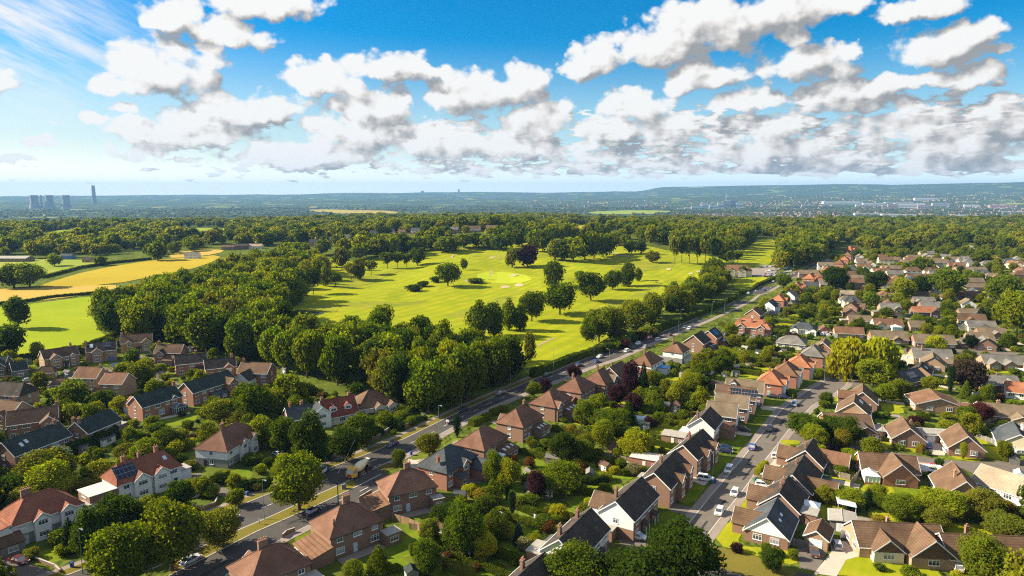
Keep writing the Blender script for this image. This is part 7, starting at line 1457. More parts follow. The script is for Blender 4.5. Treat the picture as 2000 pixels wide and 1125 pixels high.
for u, v, t in [(1554,822,'beside the light blue car'),(1392,930,'beside the white patterned estate'),(1610,748,'by the gold conifer at the street end'),(1721,872,'beside the flat garage with pale door'),(1515,684,'behind the far garden hedges'),(1190,712,'short one beside the double hipped semi')]: lamp(u, v, radians(150), 'grey steel street lamp '+t, 7, 'galvanised')
def upole(u, v, h, lab, wires=()):
    p = gp(u, v); root = thing('utility_pole', lab, 'utility pole', (p.x, p.y, hgt(p.x, p.y)))
    part('pole', MB().lathe([(.15, -.2), (.10, h)], 8), 'pole_wood', root); part('cross_arm', MB().box(-.5, .5, -.05, .05, h-.4, h-.28), 'pole_wood', root)
    part('step_bracket', MB().box(-.06, .06, -.2, .2, h-1.2, h-1.1), 'dark_metal', root); return p
P1 = upole(661, 990, 8.5, 'dark wooden telegraph pole on the verge beside the junction'); P2 = upole(636, 905, 9, 'pale telegraph pole in front of the dark screening tree'); P3 = upole(710, 870, 8, 'telegraph pole among garden trees by the gravel drive')
def wire(a, ha, b, hb, lab):
    m = MB(); A, B = Vector((a.x, a.y, hgt(a.x, a.y)+ha)), Vector((b.x, b.y, hgt(b.x, b.y)+hb)); pr = A
    for k in range(1, 9):
        t = k/8; q_ = A.lerp(B, t); q_.z -= 1.2*4*t*(1-t)*.5; m.cyl(pr, q_, .022, .022, 4); pr = q_
    tag(part('overhead_wire', m, 'galvanised'), lab, 'wire')
wire(P1, 8.3, P3, 7.8, 'sagging telephone wire crossing the main road above the cement mixer')
def simple_thing(name, lab, cat, p, rz, parts_, grp=None):
    root = thing(name, lab, cat, (p[0], p[1], hgt(p[0], p[1])), rz, grp)
    for nm, mb_, mt in parts_: part(nm, mb_, mt, root)
    return root
_bm = {}
def bin_(u, v, lab, col='blue_plastic'):
    p = gp(u, v); root = thing('wheelie_bin', lab, 'bin', (p.x, p.y, hgt(p.x, p.y)+.06), R.random()*6, 'wheelie bins by the roadside')
    if col not in _bm: _bm[col] = (MB().prism([(-.22,-.25,0),(.22,-.25,0),(.22,.25,0),(-.22,.25,0)], [(-.29,-.33,.98),(.29,-.33,.98),(.29,.33,.98),(-.29,.33,.98)]).mesh('bin_body', [col]), MB().prism([(-.31,-.35,.985),(.31,-.35,.985),(.31,.37,.985),(-.31,.37,.985)], [(-.26,-.28,1.08),(.26,-.28,1.08),(.26,.33,1.08),(-.26,.33,1.08)]).mesh('bin_lid', [col]))
    put('bin_body', _bm[col][0], parent=root); put('bin_lid', _bm[col][1], parent=root)
for u, v, t in [(483,968,'blue wheelie bin at the end of the concrete drive by the hedge'),(803,889,'blue wheelie bin on the verge beside the slate hipped house'),(830,815,'blue wheelie bin by the bungalow garden wall gate'),(633,922,'first blue wheelie bin behind the white van'),(640,921,'second blue wheelie bin behind the white van'),(141,1108,'blue wheelie bin in front of the hedge of red roofed semi'),(1288,980,'blue wheelie bin at the porch of white gable house'),(1187,1068,'blue wheelie bin beside the lowest glazed porch'),(1396,944,'blue wheelie bin beside the patterned estate car'),(1575,1060,'grey blue wheelie bin next to the ribbed garage'),(803,996,'pale blue bin by the junction semi wall')]: bin_(u, v, t)
bin_(1474, 942, 'green wheelie bin beside the dark parked cars', 'green_plastic'); bin_(1389, 945, 'green wheelie bin next to the blue one at the kerb', 'green_plastic'); bin_(1837, 950, 'green wheelie bin beside the translucent carport', 'green_plastic')
# sheds, summerhouses, greenhouses
def shed(u, v, az, w_, d, h, wall, rf, lab, name='garden_shed', cat='shed', kind='gable'):
    p = gp(u, v); root = thing(name, lab, cat, (p.x, p.y, hgt(p.x, p.y)), pi/2-radians(az)); FOOT.append((p.x, p.y, pi/2-radians(az), w_/2+.4, d/2+.4)); MARKS.append((p.x, p.y, ' '.join(lab.split()[:3])))
    if kind == 'gable':
        part('wall', wall_block(-w_/2, w_/2, -d/2, d/2, -.1, h, h+d*.28-.02, 'x'), wall, root); part('roof', gable_roof(-w_/2, w_/2, d/2, h, h+d*.28, .15, .12, .07), rf, root)
    elif kind == 'flat':
        part('wall', MB().box(-w_/2, w_/2, -d/2, d/2, -.1, h), wall, root); part('roof', MB().prism([(-w_/2-.2,-d/2-.2,h+.003),(w_/2+.2,-d/2-.2,h+.003),(w_/2+.2,d/2+.2,h+.003),(-w_/2-.2,d/2+.2,h+.003)], [(-w_/2-.2,-d/2-.2,h+.12),(w_/2+.2,-d/2-.2,h+.12),(w_/2+.2,d/2+.2,h+.35),(-w_/2-.2,d/2+.2,h+.35)]), rf, root)
    else:
        part('wall', MB().box(-w_/2, w_/2, -d/2, d/2, -.1, h), wall, root); part('roof', hip_roof(-w_/2, w_/2, d/2, h, h+d*.38, -.1, .1, .25, .06), rf, root)
    door(root, 0, -d/2, 0, 0, .9, 1.9, 'white_paint' if wall != 'old_timber' else 'grey_timber'); window(root, w_*.32, -d/2, .9, 0, min(.9, w_*.3), .7, 1)
    return root
shed(899, 980, 100, 3, 2.6, 2.1, 'timber', 'slate', 'timber summerhouse with grey pitched roof beside the patio', 'summer_house', 'summerhouse')
shed(1125, 909, 40, 2.6, 2.2, 2, 'timber', 'green_slate', 'small orange timber shed with teal roof at the lawn corner')
shed(1082, 905, 110, 4.5, 2.6, 2, 'old_timber', 'grey_tile', 'low grey roofed shed under the rounded apple green tree')
shed(1262, 908, 116, 8, 4.6, 2.5, 'red_brick', 'pale_felt', 'brick garden room with flat felt roof by the pale terrace', 'garden_room', 'garden room', 'flat')
shed(1317, 862, 116, 7, 4.6, 2.3, 'brown_brick', 'felt_roof', 'low brown outhouse with flat green grey roof behind the semi', 'outhouse', 'outhouse', 'flat')
shed(187, 776, 60, 4, 4, 2.2, 'timber', 'brown_tile', 'brown pyramid roofed summerhouse in the estate gardens', 'summer_house', 'summerhouse', 'hip')
shed(406, 846, 70, 4, 3.6, 2, 'green_wall', 'green_slate', 'dark green roofed shed behind the clay roofed semi')
shed(1290, 800, 110, 6, 2.8, 2.2, 'white_render', 'pale_felt', 'long pale shed with flat roof by the middle gardens', kind='flat')
shed(1320, 800, 110, 3, 3, 2.1, 'timber', 'brown_tile', 'brown thatched looking gazebo beside the pale shed', 'gazebo', 'gazebo', 'hip')
shed(1380, 738, 116, 4.6, 4, 2.2, 'old_timber', 'felt_roof', 'square timber shed at the foot of the tan houses', kind='flat')
shed(1710, 860, 100, 2.4, 2, 2, 'timber', 'brown_tile', 'tiny timber shed behind the corner garage')
shed(1980, 905, 30, 3, 2.4, 2, 'grey_timber', 'slate', 'grey shed beside the white walled bungalow')
shed(1862, 673, 100, 5, 3.6, 2.2, 'cream_render', 'grey_tile', 'flat topped cream garage by the dark dome tree', kind='flat')
shed(1290, 720, 32, 4, 3, 2.2, 'timber', 'slate', 'timber deck hut below the blue pool roof')
rs = random.Random(21)
for g_, cx, cy_, th, L, hw, sh, st in PLOTS[:]:
    if g_ in (GR, GS, GE) and cy_ < 430:
        sd = -1 if g_ == GR else 1; c, s_ = cos(th), sin(th)
        for k in range(2):
            lx, ly = rs.uniform(-L/2, L/2), sd*(hw+rs.uniform(11, 21)); x, y = cx+lx*c-ly*s_, cy_+lx*s_+ly*c
            if blocked(x, y, 1.2, False): continue
            q_ = pix((x, y, hgt(x, y)))
            if q_ is None: continue
            wl, rf = rs.choice([('timber', 'slate'), ('old_timber', 'felt_roof'), ('grey_timber', 'grey_tile'), ('timber', 'brown_tile'), ('green_wall', 'green_slate')]); n0 = len(MARKS)
            shed(q_[0], q_[1], rs.uniform(0, 180), rs.uniform(2.2, 3.4), rs.uniform(1.8, 2.4), 1.9, wl, rf, unique({'timber': 'small timber', 'old_timber': 'weathered timber', 'grey_timber': 'grey boarded', 'green_wall': 'green boarded'}[wl]+' garden shed', x, y, ('lower', 'plain'))); del MARKS[n0:]
for u, v, lab in ((1612, 937, 'round green edged trampoline in the sunny garden'),):
    p = gp(u, v); root = thing('trampoline', lab, 'trampoline', (p.x, p.y, hgt(p.x, p.y)))
    part('jumping_mat', MB().lathe([(1.25, .70), (1.25, .72)], 18), 'black_paint', root); part('edge_pad', MB().lathe([(1.6, .66), (1.6, .76), (1.28, .77), (1.28, .66)], 18), 'blue_plastic' if 'green' not in lab else 'green_plastic', root)
    for k in range(4): part('leg', MB().cyl((1.5*cos(k*1.57), 1.5*sin(k*1.57), 0), (1.5*cos(k*1.57), 1.5*sin(k*1.57), .66), .04, .04, 5), 'galvanised', root)
def glasshouse(u, v, az, w_, d, lab):
    p = gp(u, v); root = thing('greenhouse', lab, 'greenhouse', (p.x, p.y, hgt(p.x, p.y)), pi/2-radians(az))
    part('glazing', wall_block(-w_/2, w_/2, -d/2, d/2, 0, 1.6, 2.4, 'x'), 'con_glass', root); m = MB(); n = max(3, int(w_/.7))
    for i in range(n+1):
        x_ = -w_/2+w_*i/n
        for s in (-1, 1): m.cyl((x_, s*d/2*1.01, 0), (x_, s*d/2*1.01, 1.62), .03, .03, 4); m.cyl((x_, s*d/2*1.01, 1.6), (x_, 0, 2.43), .03, .03, 4)
    m.cyl((-w_/2, 0, 2.42), (w_/2, 0, 2.42), .04, .04, 4); part('frame', m, 'white_paint', root)
glasshouse(1250, 826, 116, 4.2, 2.4, 'white framed greenhouse against the garden trellis'); glasshouse(1068, 969, 80, 2.6, 1.8, 'small glass frame swing house on the middle lawn'); glasshouse(1990, 935, 30, 3.2, 2.4, 'pale greenhouse beside the sunny hedge'); glasshouse(1990, 730, 120, 3, 2.2, 'blue glass greenhouse behind the orange edge bungalow')
# translucent carport and corrugated lean-to
def carport(u, v, az, w_, d, lab, mt):
    p = gp(u, v); root = thing('carport', lab, 'carport', (p.x, p.y, hgt(p.x, p.y)), pi/2-radians(az)); part('roof', MB().slab([(-w_/2,-d/2,2.3),(w_/2,-d/2,2.3),(w_/2,d/2,2.7),(-w_/2,d/2,2.7)], .06), mt, root)
    m = MB()
    for i in range(int(w_/.5)): x_ = -w_/2+.25+i*.5; m.cyl((x_, -d/2, 2.33), (x_, d/2, 2.73), .04, .04, 4)
    part('roof_ribs', m, 'white_paint', root)
    for sx in (-1, 1):
        for sy in (-1, 1): part('post', MB().box(sx*(w_/2-.15)-.05, sx*(w_/2-.15)+.05, sy*(d/2-.2)-.05, sy*(d/2-.2)+.05, 0, 2.4), 'white_paint', root)
carport(1807, 930, 103, 8.5, 4, 'long translucent carport roof between the two tan bungalows', 'pale_felt'); carport(1651, 998, 20, 5, 4.2, 'corrugated striped carport roof behind the flat garage', 'con_glass')
def gate(u, v, az, w_, lab):
    p = gp(u, v); root = thing('garden_gate', lab, 'gate', (p.x, p.y, hgt(p.x, p.y)), pi/2-radians(az)); part('board_panel', MB().box(-w_/2, w_/2, -.04, .04, .1, 1.9), 'white_paint', root)
    for s in (-1, 1): part('post', MB().box(s*(w_/2+.1)-.09, s*(w_/2+.1)+.09, -.09, .09, 0, 2.05), 'white_paint', root)
gate(1664, 1052, 97, 4.6, 'white double gate beside the flat garage')
# parasol and patio set, garden seat, trampoline, utility box
p = gp(917, 1090); simple_thing('garden_parasol', 'closed teal parasol standing on the shady patio', 'parasol', p, 0, [('pole', MB().lathe([(.03, 0), (.03, 2.6)], 6), 'galvanised'), ('canopy', MB().lathe([(.30, .9), (.22, 1.5), (.12, 2.2), (.03, 2.6)], 8), 'teal_cloth'), ('base_weight', MB().lathe([(.25, 0), (.25, .1), (.05, .14)], 10), 'concrete')])
for k, (du, lab) in enumerate([(-16, 'grey patio chair beside the closed parasol'), (-6, 'grey patio chair near the patio table')]):
    p = gp(917+du, 1094); simple_thing('patio_chair', lab, 'chair', p, k*2.0, [('seat', MB().box(-.25,.25,-.25,.25,.4,.46), 'galvanised'), ('backrest', MB().box(-.25,.25,.2,.26,.461,.95), 'galvanised')]+[('leg', MB().box(sx*.2-.02,sx*.2+.02,sy*.2-.02,sy*.2+.02,0,.399), 'galvanised') for sx in (-1,1) for sy in (-1,1)])
p = gp(671, 955); simple_thing('utility_cabinet', 'pair of dark roadside utility boxes on the verge', 'cabinet', p, .6, [('cabinet_body', MB().box(-.6,.6,-.25,.25,0,1.3), 'green_wall'), ('plinth', MB().box(-.65,.65,-.3,.3,-.05,.12), 'concrete')])
p = gp(507, 1024); simple_thing('post_sign', 'small square sign on a short post in the verge', 'sign', p, .6, [('post', MB().lathe([(.05, 0), (.05, 1.1)], 6), 'dark_metal'), ('sign_plate', MB().box(-.25,.25,-.06,-.03,.9,1.35), 'plate_white')])
p = gp(695, 930); simple_thing('junction_bollard', 'white bollard post at the road junction by the mixer', 'bollard', p, 0, [('post', MB().lathe([(.07, 0), (.07, 2.2), (.02, 2.3)], 8), 'white_paint'), ('collar', MB().lathe([(.09, 1.4), (.09, 1.7)], 8), 'dark_metal')])
p = gp(1715, 1078); simple_thing('garden_bench', 'dark bench under the bay window of the wide bungalow', 'bench', p, radians(-6), [('seat', MB().box(-.8,.8,-.22,.22,.42,.47), 'dark_metal'), ('backrest', MB().box(-.8,.8,.2,.25,.471,.9), 'dark_metal')]+[('leg', MB().box(sx*.7-.04,sx*.7+.04,-.2,.2,0,.419), 'dark_metal') for sx in (-1,1)])
# ---------------------------------------------------------------- hedges, fences and walls
def hedge(s, h, w_, lab, col='mid', jit=.12):
    L_ = [gp(*p) for p in zp(s)]; m = MB(); acc = []
    for a, b in zip(L_, L_[1:]):
        n = max(1, int((b-a).length/.9))
        acc += [a.lerp(b, k/n) for k in range(n)]
    acc.append(L_[-1]); n = len(acc); ring = []
    for i, p in enumerate(acc):
        d = (acc[min(n-1, i+1)]-acc[max(0, i-1)]); d.z = 0; d.normalize(); nn = Vector((-d.y, d.x, 0)); z = hgt(p.x, p.y); hh = h*(1+R.uniform(-jit, jit)); ww = w_*(1+R.uniform(-jit, jit))/2
        ring.append([(p.x+nn.x*t+R.uniform(-.1, .1), p.y+nn.y*t+R.uniform(-.1, .1), z+v) for t, v in ((-ww, -.1), (-ww*1.05, hh*.5), (-ww*.85, hh*.92), (0, hh), (ww*.85, hh*.92), (ww*1.05, hh*.5), (ww, -.1))])
    cx, cy_ = acc[0].x, acc[0].y; cz = hgt(cx, cy_)
    for r in ring: m.v += [(x-cx, y-cy_, z-cz) for x, y, z in r]
    for i in range(n-1):
        for k in range(6): m.f.append([i*7+k, i*7+k+1, (i+1)*7+k+1, (i+1)*7+k]); m.mi.append(0)
    m.f += [list(range(7)), [(n-1)*7+k for k in range(6, -1, -1)]]; m.mi += [0, 0]; nb = len(m.f)
    dep = pix(acc[n//2])[2]; leaf = max(.22, dep*.0013); step = leaf*.9; tint = [.25]*nb
    tot = int(min(14000, (n*.9)*(2*h+w_)/(leaf*leaf)*.9))
    for _ in range(tot):
        i = R.randrange(n-1); k = R.randrange(1, 5) if R.random() < .8 else R.choice((0, 5)); a, b, c, d = (Vector(ring[i][k]), Vector(ring[i+1][k]), Vector(ring[i][k+1]), Vector(ring[i+1][k+1])); s_, t = R.random(), R.random()
        p = a.lerp(b, s_).lerp(c.lerp(d, s_), t)-Vector((cx, cy_, cz)); nn = (b-a).cross(c-a).normalized(); nn = (-nn if nn.z < -.3 else nn)
        e1 = Vector((R.gauss(0, 1), R.gauss(0, 1), R.gauss(0, 1))).normalized()*leaf*.55; e2 = (nn*.8+Vector((R.gauss(0, .6), R.gauss(0, .6), R.gauss(0, .6)))).cross(e1).normalized()*leaf*.5; p += nn*R.uniform(-.02, .12)
        m.poly([p-e1, p-e2, p+e1, p+e2]); tint.append(R.random()*.8+.15)
    me = m.mesh('hedge', ['foliage']); at = me.attributes.new('tint', 'FLOAT', 'FACE'); at.data.foreach_set('value', np.array(tint, np.float32))
    o = put('hedge', me, (cx, cy_, cz)); c = TC[col]; o.color = (*c, 1); tag(o, lab, 'hedge'); return o
for s in '''P:1040,737 1110,708 1180,686 1237,665 1285,648 1350,622|3.4|3|very long dark hedge along the main road below the golf rough|oak
P:1350,622 1400,602 1437,582 1480,559 1520,543|2.8|2.6|clipped road hedge running past the club house lawn|oak
A:560,225 620,200 720,160 860,105 900,70|3.6|2.6|tall thick hedge behind the solar panelled semi|oak
A:540,1000 700,950 840,900 900,860|4.0|3|long tall clipped hedge between estate and white semis|dark
F:480,905 600,940 740,990 890,1045|2.2|1.5|clipped hedge beyond the shady patio|oak
F:150,1010 280,1060 400,1110 500,1140|2.0|1.6|flowering hedge along the bottom lawn|olive
F:0,950 120,930 260,880|2.0|2.2|thick hedge beside the nearest rear lawn|oak
F:1050,645 1160,670 1280,700|1.9|1.4|yellowish hedge behind the black tiled houses|olive
F:820,590 950,640 1060,690|1.8|1.4|dark hedge across the middle gardens|oak
F:1340,400 1440,410 1540,390|2.0|1.8|dark rounded hedge behind the white annex|dark
G:1140,165 1270,185 1410,195|2.4|1.4|uppermost of three clipped garden hedges|oak
G:1100,205 1220,225 1330,240|2.4|1.4|middle of three clipped garden hedges|oak
G:1065,230 1170,260 1300,280|2.2|1.4|lowest of three clipped garden hedges|mid
G:830,190 950,235 1060,280|3.2|4|bulky garden hedge below the orange brick house|bright
G:1190,500 1300,520 1410,555|2.2|2|street hedge before the orange hipped semi|mid
E:640,690 690,670 750,650|2.2|2.2|clipped bright hedge before the rust hipped semi|mid
E:480,770 550,740 620,710|2.2|2.4|clipped hedge block beside the clipped cypress|mid
C:1290,700 1380,740 1500,790 1560,770 1680,720|1.7|2.2|garden hedge of the brown hipped bungalow|oak
C:1440,570 1560,590 1690,610|2.4|2|side hedge between bungalow and dark trees|oak
C:1360,680 1480,740 1560,700 1640,620|2.0|2.4|bank of shrubs inside the bungalow corner garden|mid
D:240,480 380,440 530,430|2.6|2.2|front garden hedge beside the concrete drive|dark
H:1115,340 1150,300 1185,270|2.0|1.6|golden hedge column beside the dark parked cars|lime
T:330,815 450,785 620,740 870,700 1020,685 1180,668|2.6|3|long field hedge between meadow and wheat|oak
T:-20,1022 200,1000 400,968 600,950 770,935|2.0|2.4|low field hedge between stubble and bright field|oak
A:0,262 160,240 300,215|1.8|2|rough hedge under the bright field beside the dark house|olive
L:800,560 900,590 1050,640 1200,670|3|2.4|dark hedge behind the curved back lawn|oak
L:370,120 390,160 400,220|1.6|1|small hedge by the corner bungalow wing|mid
I:800,860 900,880 1000,900|1|.8|low edging hedge on the brown gabled bungalow lawn|lime
I:1150,920 1190,960 1180,985|1.8|1.6|yellow clipped bush hedge by the bright blue car|gold
J:850,880 960,900 1080,905|2.4|2.4|willow side hedge before the long tan bungalow|oak
K:1220,945 1280,960 1345,965|2.6|2.2|clipped block hedge next to the wide orange house|mid
K:1600,975 1700,985 1790,990|3|2|tall square hedge left of the white slate bungalow|oak
J:100,665 160,672 210,680|2|1.6|clipped far garden hedge behind far slate house|oak
F:1660,340 1740,335 1800,330|1.6|1.6|low purple brown hedge by the pale terrace|oak
H:20,680 100,710 200,690|1.6|1.6|front hedge along the shaded street drive|dark'''.split('\n'):
    a = s.split('|'); hedge(a[0], float(a[1]), float(a[2]), a[3], a[4])
def hedge_line(P, h, w_, lab, col):
    global zp, gp
    z0, g0 = zp, gp; zp = lambda s: [(p,) for p in s]; gp = lambda p: Vector((p[0], p[1], hgt(p[0], p[1])))
    try: return hedge(P, h, w_, lab, col)
    finally: zp, gp = z0, g0
for g_, cx, cy_, th, L, hw, sh, st in PLOTS:
    if g_ in (GR, GS) and cy_ < 520:
        sd = -1 if g_ == GR else 1; c, s = cos(th), sin(th); pt = lambda x, y: (cx+x*c-y*s, cy_+x*s+y*c); x = L/2+.9
        a, b = pt(x, sd*(hw+3)), pt(x, sd*(hw+R.uniform(18, 26)))
        if not blocked(*a, 0, False) and not blocked(*b, 0, False): hedge_line([a, b], R.uniform(1.5, 2.2), R.uniform(.9, 1.5), 'boundary hedge running back from the '+sh, R.choice(('oak', 'mid', 'mid', 'olive')))
def fence(s, h, lab, mt='timber', wall=False):
    L_ = [gp(*p) for p in zp(s)]; root = thing('garden_wall' if wall else 'garden_fence', lab, 'wall' if wall else 'fence', (L_[0].x, L_[0].y, hgt(L_[0].x, L_[0].y)))
    for a, b in zip(L_, L_[1:]):
        a, b = a-L_[0], b-L_[0]; n = max(1, int((b-a).length/1.85)); d = (b-a).normalized(); nn = Vector((-d.y, d.x, 0))
        if wall:
            m = MB(); m.prism([a-nn*.12-d*.1, b-nn*.12+d*.1, b+nn*.12+d*.1, a+nn*.12-d*.1], [p+Vector((0, 0, h)) for p in (a-nn*.12-d*.1, b-nn*.12+d*.1, b+nn*.12+d*.1, a+nn*.12-d*.1)]); part('wall_panel', m, mt, root)
            m = MB(); q4 = [p+Vector((0, 0, h+.002)) for p in (a-nn*.16-d*.1, b-nn*.16+d*.1, b+nn*.16+d*.1, a+nn*.16-d*.1)]; m.prism(q4, [p+Vector((0, 0, .07)) for p in q4]); part('coping', m, 'kerb_stone', root); continue
        n = min(n, 12)
        for i in range(n):
            p, q_ = a.lerp(b, i/n), a.lerp(b, (i+1)/n); hh = h*R.uniform(.96, 1.03); m = MB(); m.prism([p-nn*.03, q_-nn*.03, q_+nn*.03, p+nn*.03], [t+Vector((0, 0, hh)) for t in (p-nn*.03, q_-nn*.03, q_+nn*.03, p+nn*.03)]); part('panel', m, mt, root)
            part('post', MB().box(p.x-.06, p.x+.06, p.y-.06, p.y+.06, -.1, hh+.12), 'concrete', root)
for s in '''D:1465,685 1590,725 1690,765|1.7|honey coloured panel fence beside the loose olive tree|timber
F:1280,170 1350,190 1430,155|1.9|orange timber fence below the dense dark garden tree|timber
F:1430,165 1560,195 1690,225 1750,235|1.2|open rail fence along the back lawn|old_timber
E:1660,770 1700,740 1740,700|2|trellis fence below the very broad garden tree|old_timber
F:0,760 60,770 100,790|1.6|pale fence piece beside the nearest rear lawn|timber
F:970,670 1020,690 1075,705|1|low white edging fence across the middle lawn|white_paint
G:380,660 480,680 610,710|1.5|grey garden fence above the pale shed lawn|grey_timber
G:700,420 760,440 860,450|1.6|grey fence below the tan house behind solar|grey_timber
I:890,800 930,812 960,818|1.8|orange brown fence beside the flat garage|timber
L:370,290 480,330 560,360 640,380|1.8|dark brown fence across the sunny gardens|old_timber
L:640,430 690,370 730,330|1.8|dark fence beside the white conservatory|old_timber
L:620,230 625,200 640,190|1.8|orange fence behind the small bright tree|timber
L:190,640 250,665 340,690 350,680|1.9|brown fence behind the blue slate bungalow|old_timber
L:110,870 200,890 280,905|1.8|pale grey fence before the sunken yard|grey_timber
I:1630,860 1700,885 1790,920|1.5|grey post fence beside the white walled bungalow|grey_timber
I:1700,770 1760,785 1840,800|1.5|grey fence behind the awning bungalow|grey_timber
J:1000,900 1010,915 1060,920|1.2|white fence by the junction green|white_paint'''.split('\n'):
    a = s.split('|'); fence(a[0], float(a[1]), a[2], a[3])
for s in '''C:1280,705 1380,750 1500,805 1590,775 1680,725|1.3|long brick garden wall around the bungalow corner garden|orange_brick
C:1250,910 1350,870 1450,800|1.2|dark stone retaining wall before the red dormered house|dark_brick
B:1500,590 1580,610 1680,570 1700,530|.8|curved brick wall round the solar house front garden|orange_brick
B:1480,525 1520,515 1580,490|.6|white rendered edging wall above the curved brick wall|white_render
B:190,965 300,1010 430,1060 470,1100|.7|low brick wall below the red roofed semi lawn|brown_brick
D:1210,545 1260,515 1300,490|1.4|short brick wall with pillars beside the junction semi|brown_brick
D:610,830 640,800 700,780|1|low wall of the front lawn beside low wing semi|brown_brick
H:960,600 1060,700 1060,710|.4|low edging wall of the blue slate bungalow garden|orange_brick'''.split('\n'):
    a = s.split('|'); fence(a[0], float(a[1]), a[2], a[3], True)
# ---------------------------------------------------------------- far landmarks
simple('tower_concrete', (.25, .235, .225), .9, .08, .02); simple('stack_concrete', (.22, .20, .20), .9, .08, .02); simple('pale_cladding', (.66, .66, .64), .7, .08, .05); simple('town_brick', (.38, .24, .17), .9, .15, .05); simple('town_glass', (.14, .18, .24), .3, .1, .05); simple('town_grey', (.38, .38, .37), .8, .1, .05)
def at_height(u, vb, vt):
    p = gp(u, vb); return p, (vb-vt)*pix(p)[2]/F
for u, lab in [(68,'first concrete cooling tower of the far power station'),(98,'middle and widest cooling tower of the far power station'),(130,'third cooling tower nearest the tall chimney')]:
    p, h = at_height(u, 406.5, 381.5); r0 = 8.6*pix(p)[2]/F
    root = thing('cooling_tower', lab, 'cooling tower', (p.x, p.y, p.z-2), 0, 'cooling towers of the power station'); part('shell', MB().lathe([(r0*(.74+.26*((1-t)/.72-.39)**2*1.6 if t < .75 else .745+.05*(t-.75)/.25), h*t) for t in [k/12 for k in range(13)]], 24), 'tower_concrete', root, smooth=True); part('rim_band', MB().lathe([(r0*.80, h*.99), (r0*.81, h*1.02)], 24), 'tower_concrete', root)
for u, vb, vt, r, lab in [(184.5,398,362.5,3.2,'tall tapering power station chimney standing apart'),(81.5,406,381,1.5,'slim dark chimney between the cooling towers')]:
    p, h = at_height(u, vb, vt); k = pix(p)[2]/F; root = thing('power_station_chimney', lab, 'chimney', (p.x, p.y, p.z-2)); part('shaft', MB().lathe([(r*1.25*k, 0), (r*.95*k, h*.97)], 14), 'stack_concrete', root); part('flue_cap', MB().lathe([(r*.8*k, h*.971), (r*.8*k, h)], 12), 'dark_metal', root)
far_n = 0
def fblock(u, vb, wp, hp, mt, lab, dp=None):
    p, h = at_height(u, vb, vb-hp); k = pix(p)[2]/F; w_ = wp*k; d = dp or max(12, w_*.35); root = thing('town_building', lab, 'building', (p.x, p.y+d/2, p.z), -atan2(p.x, p.y)*.6, 'buildings of the far town')
    part('wall', MB().box(-w_/2, w_/2, -d/2, d/2, -6, h), mt, root); part('roof', MB().box(-w_/2-.5, w_/2+.5, -d/2-.5, d/2+.5, h+.02, h+max(.8, h*.06)), 'town_grey', root); m = MB(); nf = max(1, int(hp/2))
    part('window_band', MB().box(-w_/2+1, w_/2-1, -d/2-.3, -d/2-.02, h*.35, h*.55), 'town_glass', root)
for s in '1345,409,14,4,w;1362,410,22,7,w;1380,408,20,10,w;1395,409,18,8,w;1408,408,12,12,w;1420,407,16,13,g;1432,406,14,14,b;1443,407,10,11,w;1330,411,12,5,w;1384,402,14,5,g;1650,399,70,5,w;1710,402,40,5,w;1745,408,18,9,r;1772,406,40,8,w;1800,404,14,7,w;1806,409,22,8,r;1730,411,12,6,r;1690,405,30,5,g;1760,399,50,4,g;1840,402,30,5,g;1900,404,26,4,w;1960,406,40,5,r;1812,391,40,4,w;1580,404,24,4,g;1500,405,20,4,r;905,387,36,3,w;960,387,40,3,w;1020,388,30,3,w;1255,405,20,4,w;1268,407,16,4,r;1105,390,26,3,w;1700,421,50,4,w;1760,423,60,4,w;1890,424,40,4,w;1985,418,40,4,g;825,378,5,5,g;896,376,3,6,g;1420,395,4,16,w'.split(';'):
    a = s.split(','); far_n += 1; u_ = float(a[0]); mt = dict(w='pale_cladding', g='town_grey', b='town_glass', r='town_brick')[a[4]]
    sz = float(a[2]); lab = dict(w='white', g='grey', b='blue glass', r='brick')[a[4]]+(' long low' if sz > 28 else ' square' if float(a[3]) > 7 else ' small')+' building '+('of the far hospital cluster' if 1325 < u_ < 1450 else 'of the far town centre' if 1640 < u_ < 1830 else 'on the far plain')
    odn = ['first', 'second', 'third', 'fourth', 'fifth', 'sixth', 'seventh', 'eighth', 'ninth', 'tenth', 'eleventh', 'twelfth']
    l0 = lab; k = 0
    while lab in LAB: k += 1; lab = odn[min(k, 11)]+' '+l0+' counting outwards' if k < 12 else l0
    fblock(u_, float(a[1]), sz, float(a[3]), mt, lab)
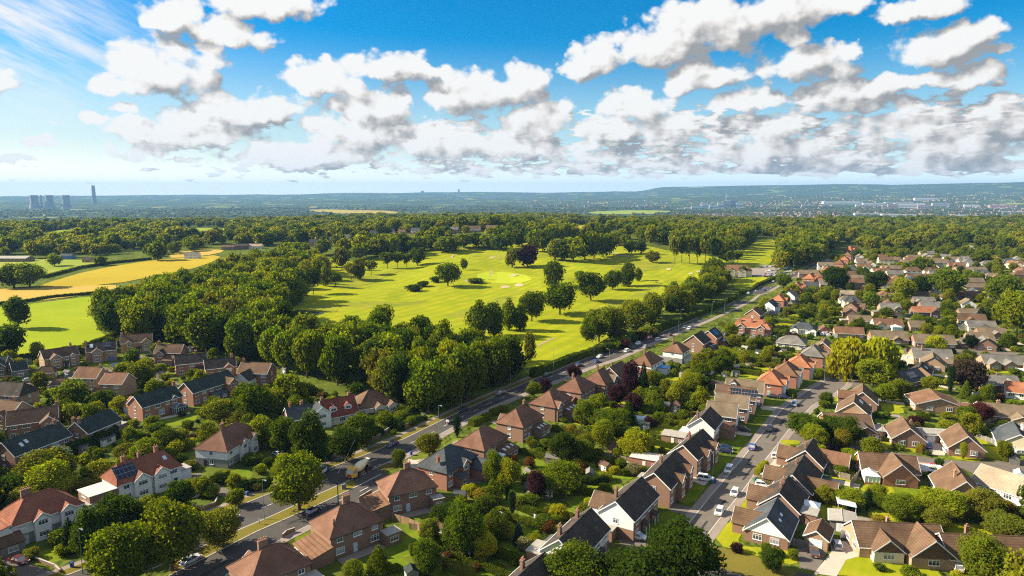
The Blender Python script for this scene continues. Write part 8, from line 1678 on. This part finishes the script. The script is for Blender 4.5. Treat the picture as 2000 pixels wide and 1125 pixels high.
# distant terraced streets: too many and too small to count
simple('far_roof', (.24, .13, .095), .9, .35, .01); simple('far_wall', (.36, .25, .20), .9, .3, .01)
mb = MB()
for s, n in (('1320,418 1650,414 1665,434 1560,440 1330,428', 420), ('1650,402 2000,398 2000,420 1680,424', 300), ('1330,396 1600,392 1640,408 1450,412', 160), ('1690,432 2000,424 2000,446 1800,444', 160), ('1000,392 1300,392 1310,408 1010,405', 120), ('1500,384 2000,376 2000,396 1520,398', 180)):
    poly = pts(s); k = 0
    while k < n:
        u_, v_ = R.uniform(min(p[0] for p in poly), max(p[0] for p in poly)), R.uniform(min(p[1] for p in poly), max(p[1] for p in poly))
        if not inside((u_, v_), poly): continue
        k += 1; p = gp(u_, v_); L_, w_, h = R.uniform(10, 34), 9, R.uniform(7, 9); a = R.choice((.5, .5, 2.07))+R.uniform(-.1, .1); q_ = MB(); q_.box(-L_/2, L_/2, -w_/2, w_/2, -4, h, 1); q_.prism([(-L_/2,-w_/2-.4,h),(-L_/2,w_/2+.4,h),(-L_/2,0,h+4)], [(L_/2,-w_/2-.4,h),(L_/2,w_/2+.4,h),(L_/2,0,h+4)], 0)
        rot_mb(q_, a); b = len(mb.v); mb.v += [(x+p.x, y+p.y, z+p.z) for x, y, z in q_.v]; mb.f += [[b+i for i in f] for f in q_.f]; mb.mi += q_.mi
struct(part('distant_town', mb, ['far_roof', 'far_wall']), 'stuff')

def pylon(u, vt, vb, lab):
    p, h = at_height(u, vb, vt); root = thing('lattice_mast', lab, 'mast', (p.x, p.y, p.z)); b = h*.12
    for sx in (-1, 1):
        for sy in (-1, 1): part('leg', MB().cyl((sx*b, sy*b, 0), (sx*b*.18, sy*b*.18, h), .28, .16, 5), 'galvanised', root)
    for k in range(6):
        z = h*(k+.6)/6.3; r = b*(1-.82*z/h); m = MB()
        for i in range(4): m.cyl((r*(1, 1, -1, -1)[i], r*(1, -1, -1, 1)[i], z), (r*(1, -1, -1, 1)[i], r*(-1, -1, 1, 1)[i], z), .16, .16, 4)
        part('brace', m, 'galvanised', root)
pylon(1062, 421, 447, 'grey lattice mast rising above the hilltop woods'); pylon(505, 385, 396, 'thin far lattice mast on the left plain')
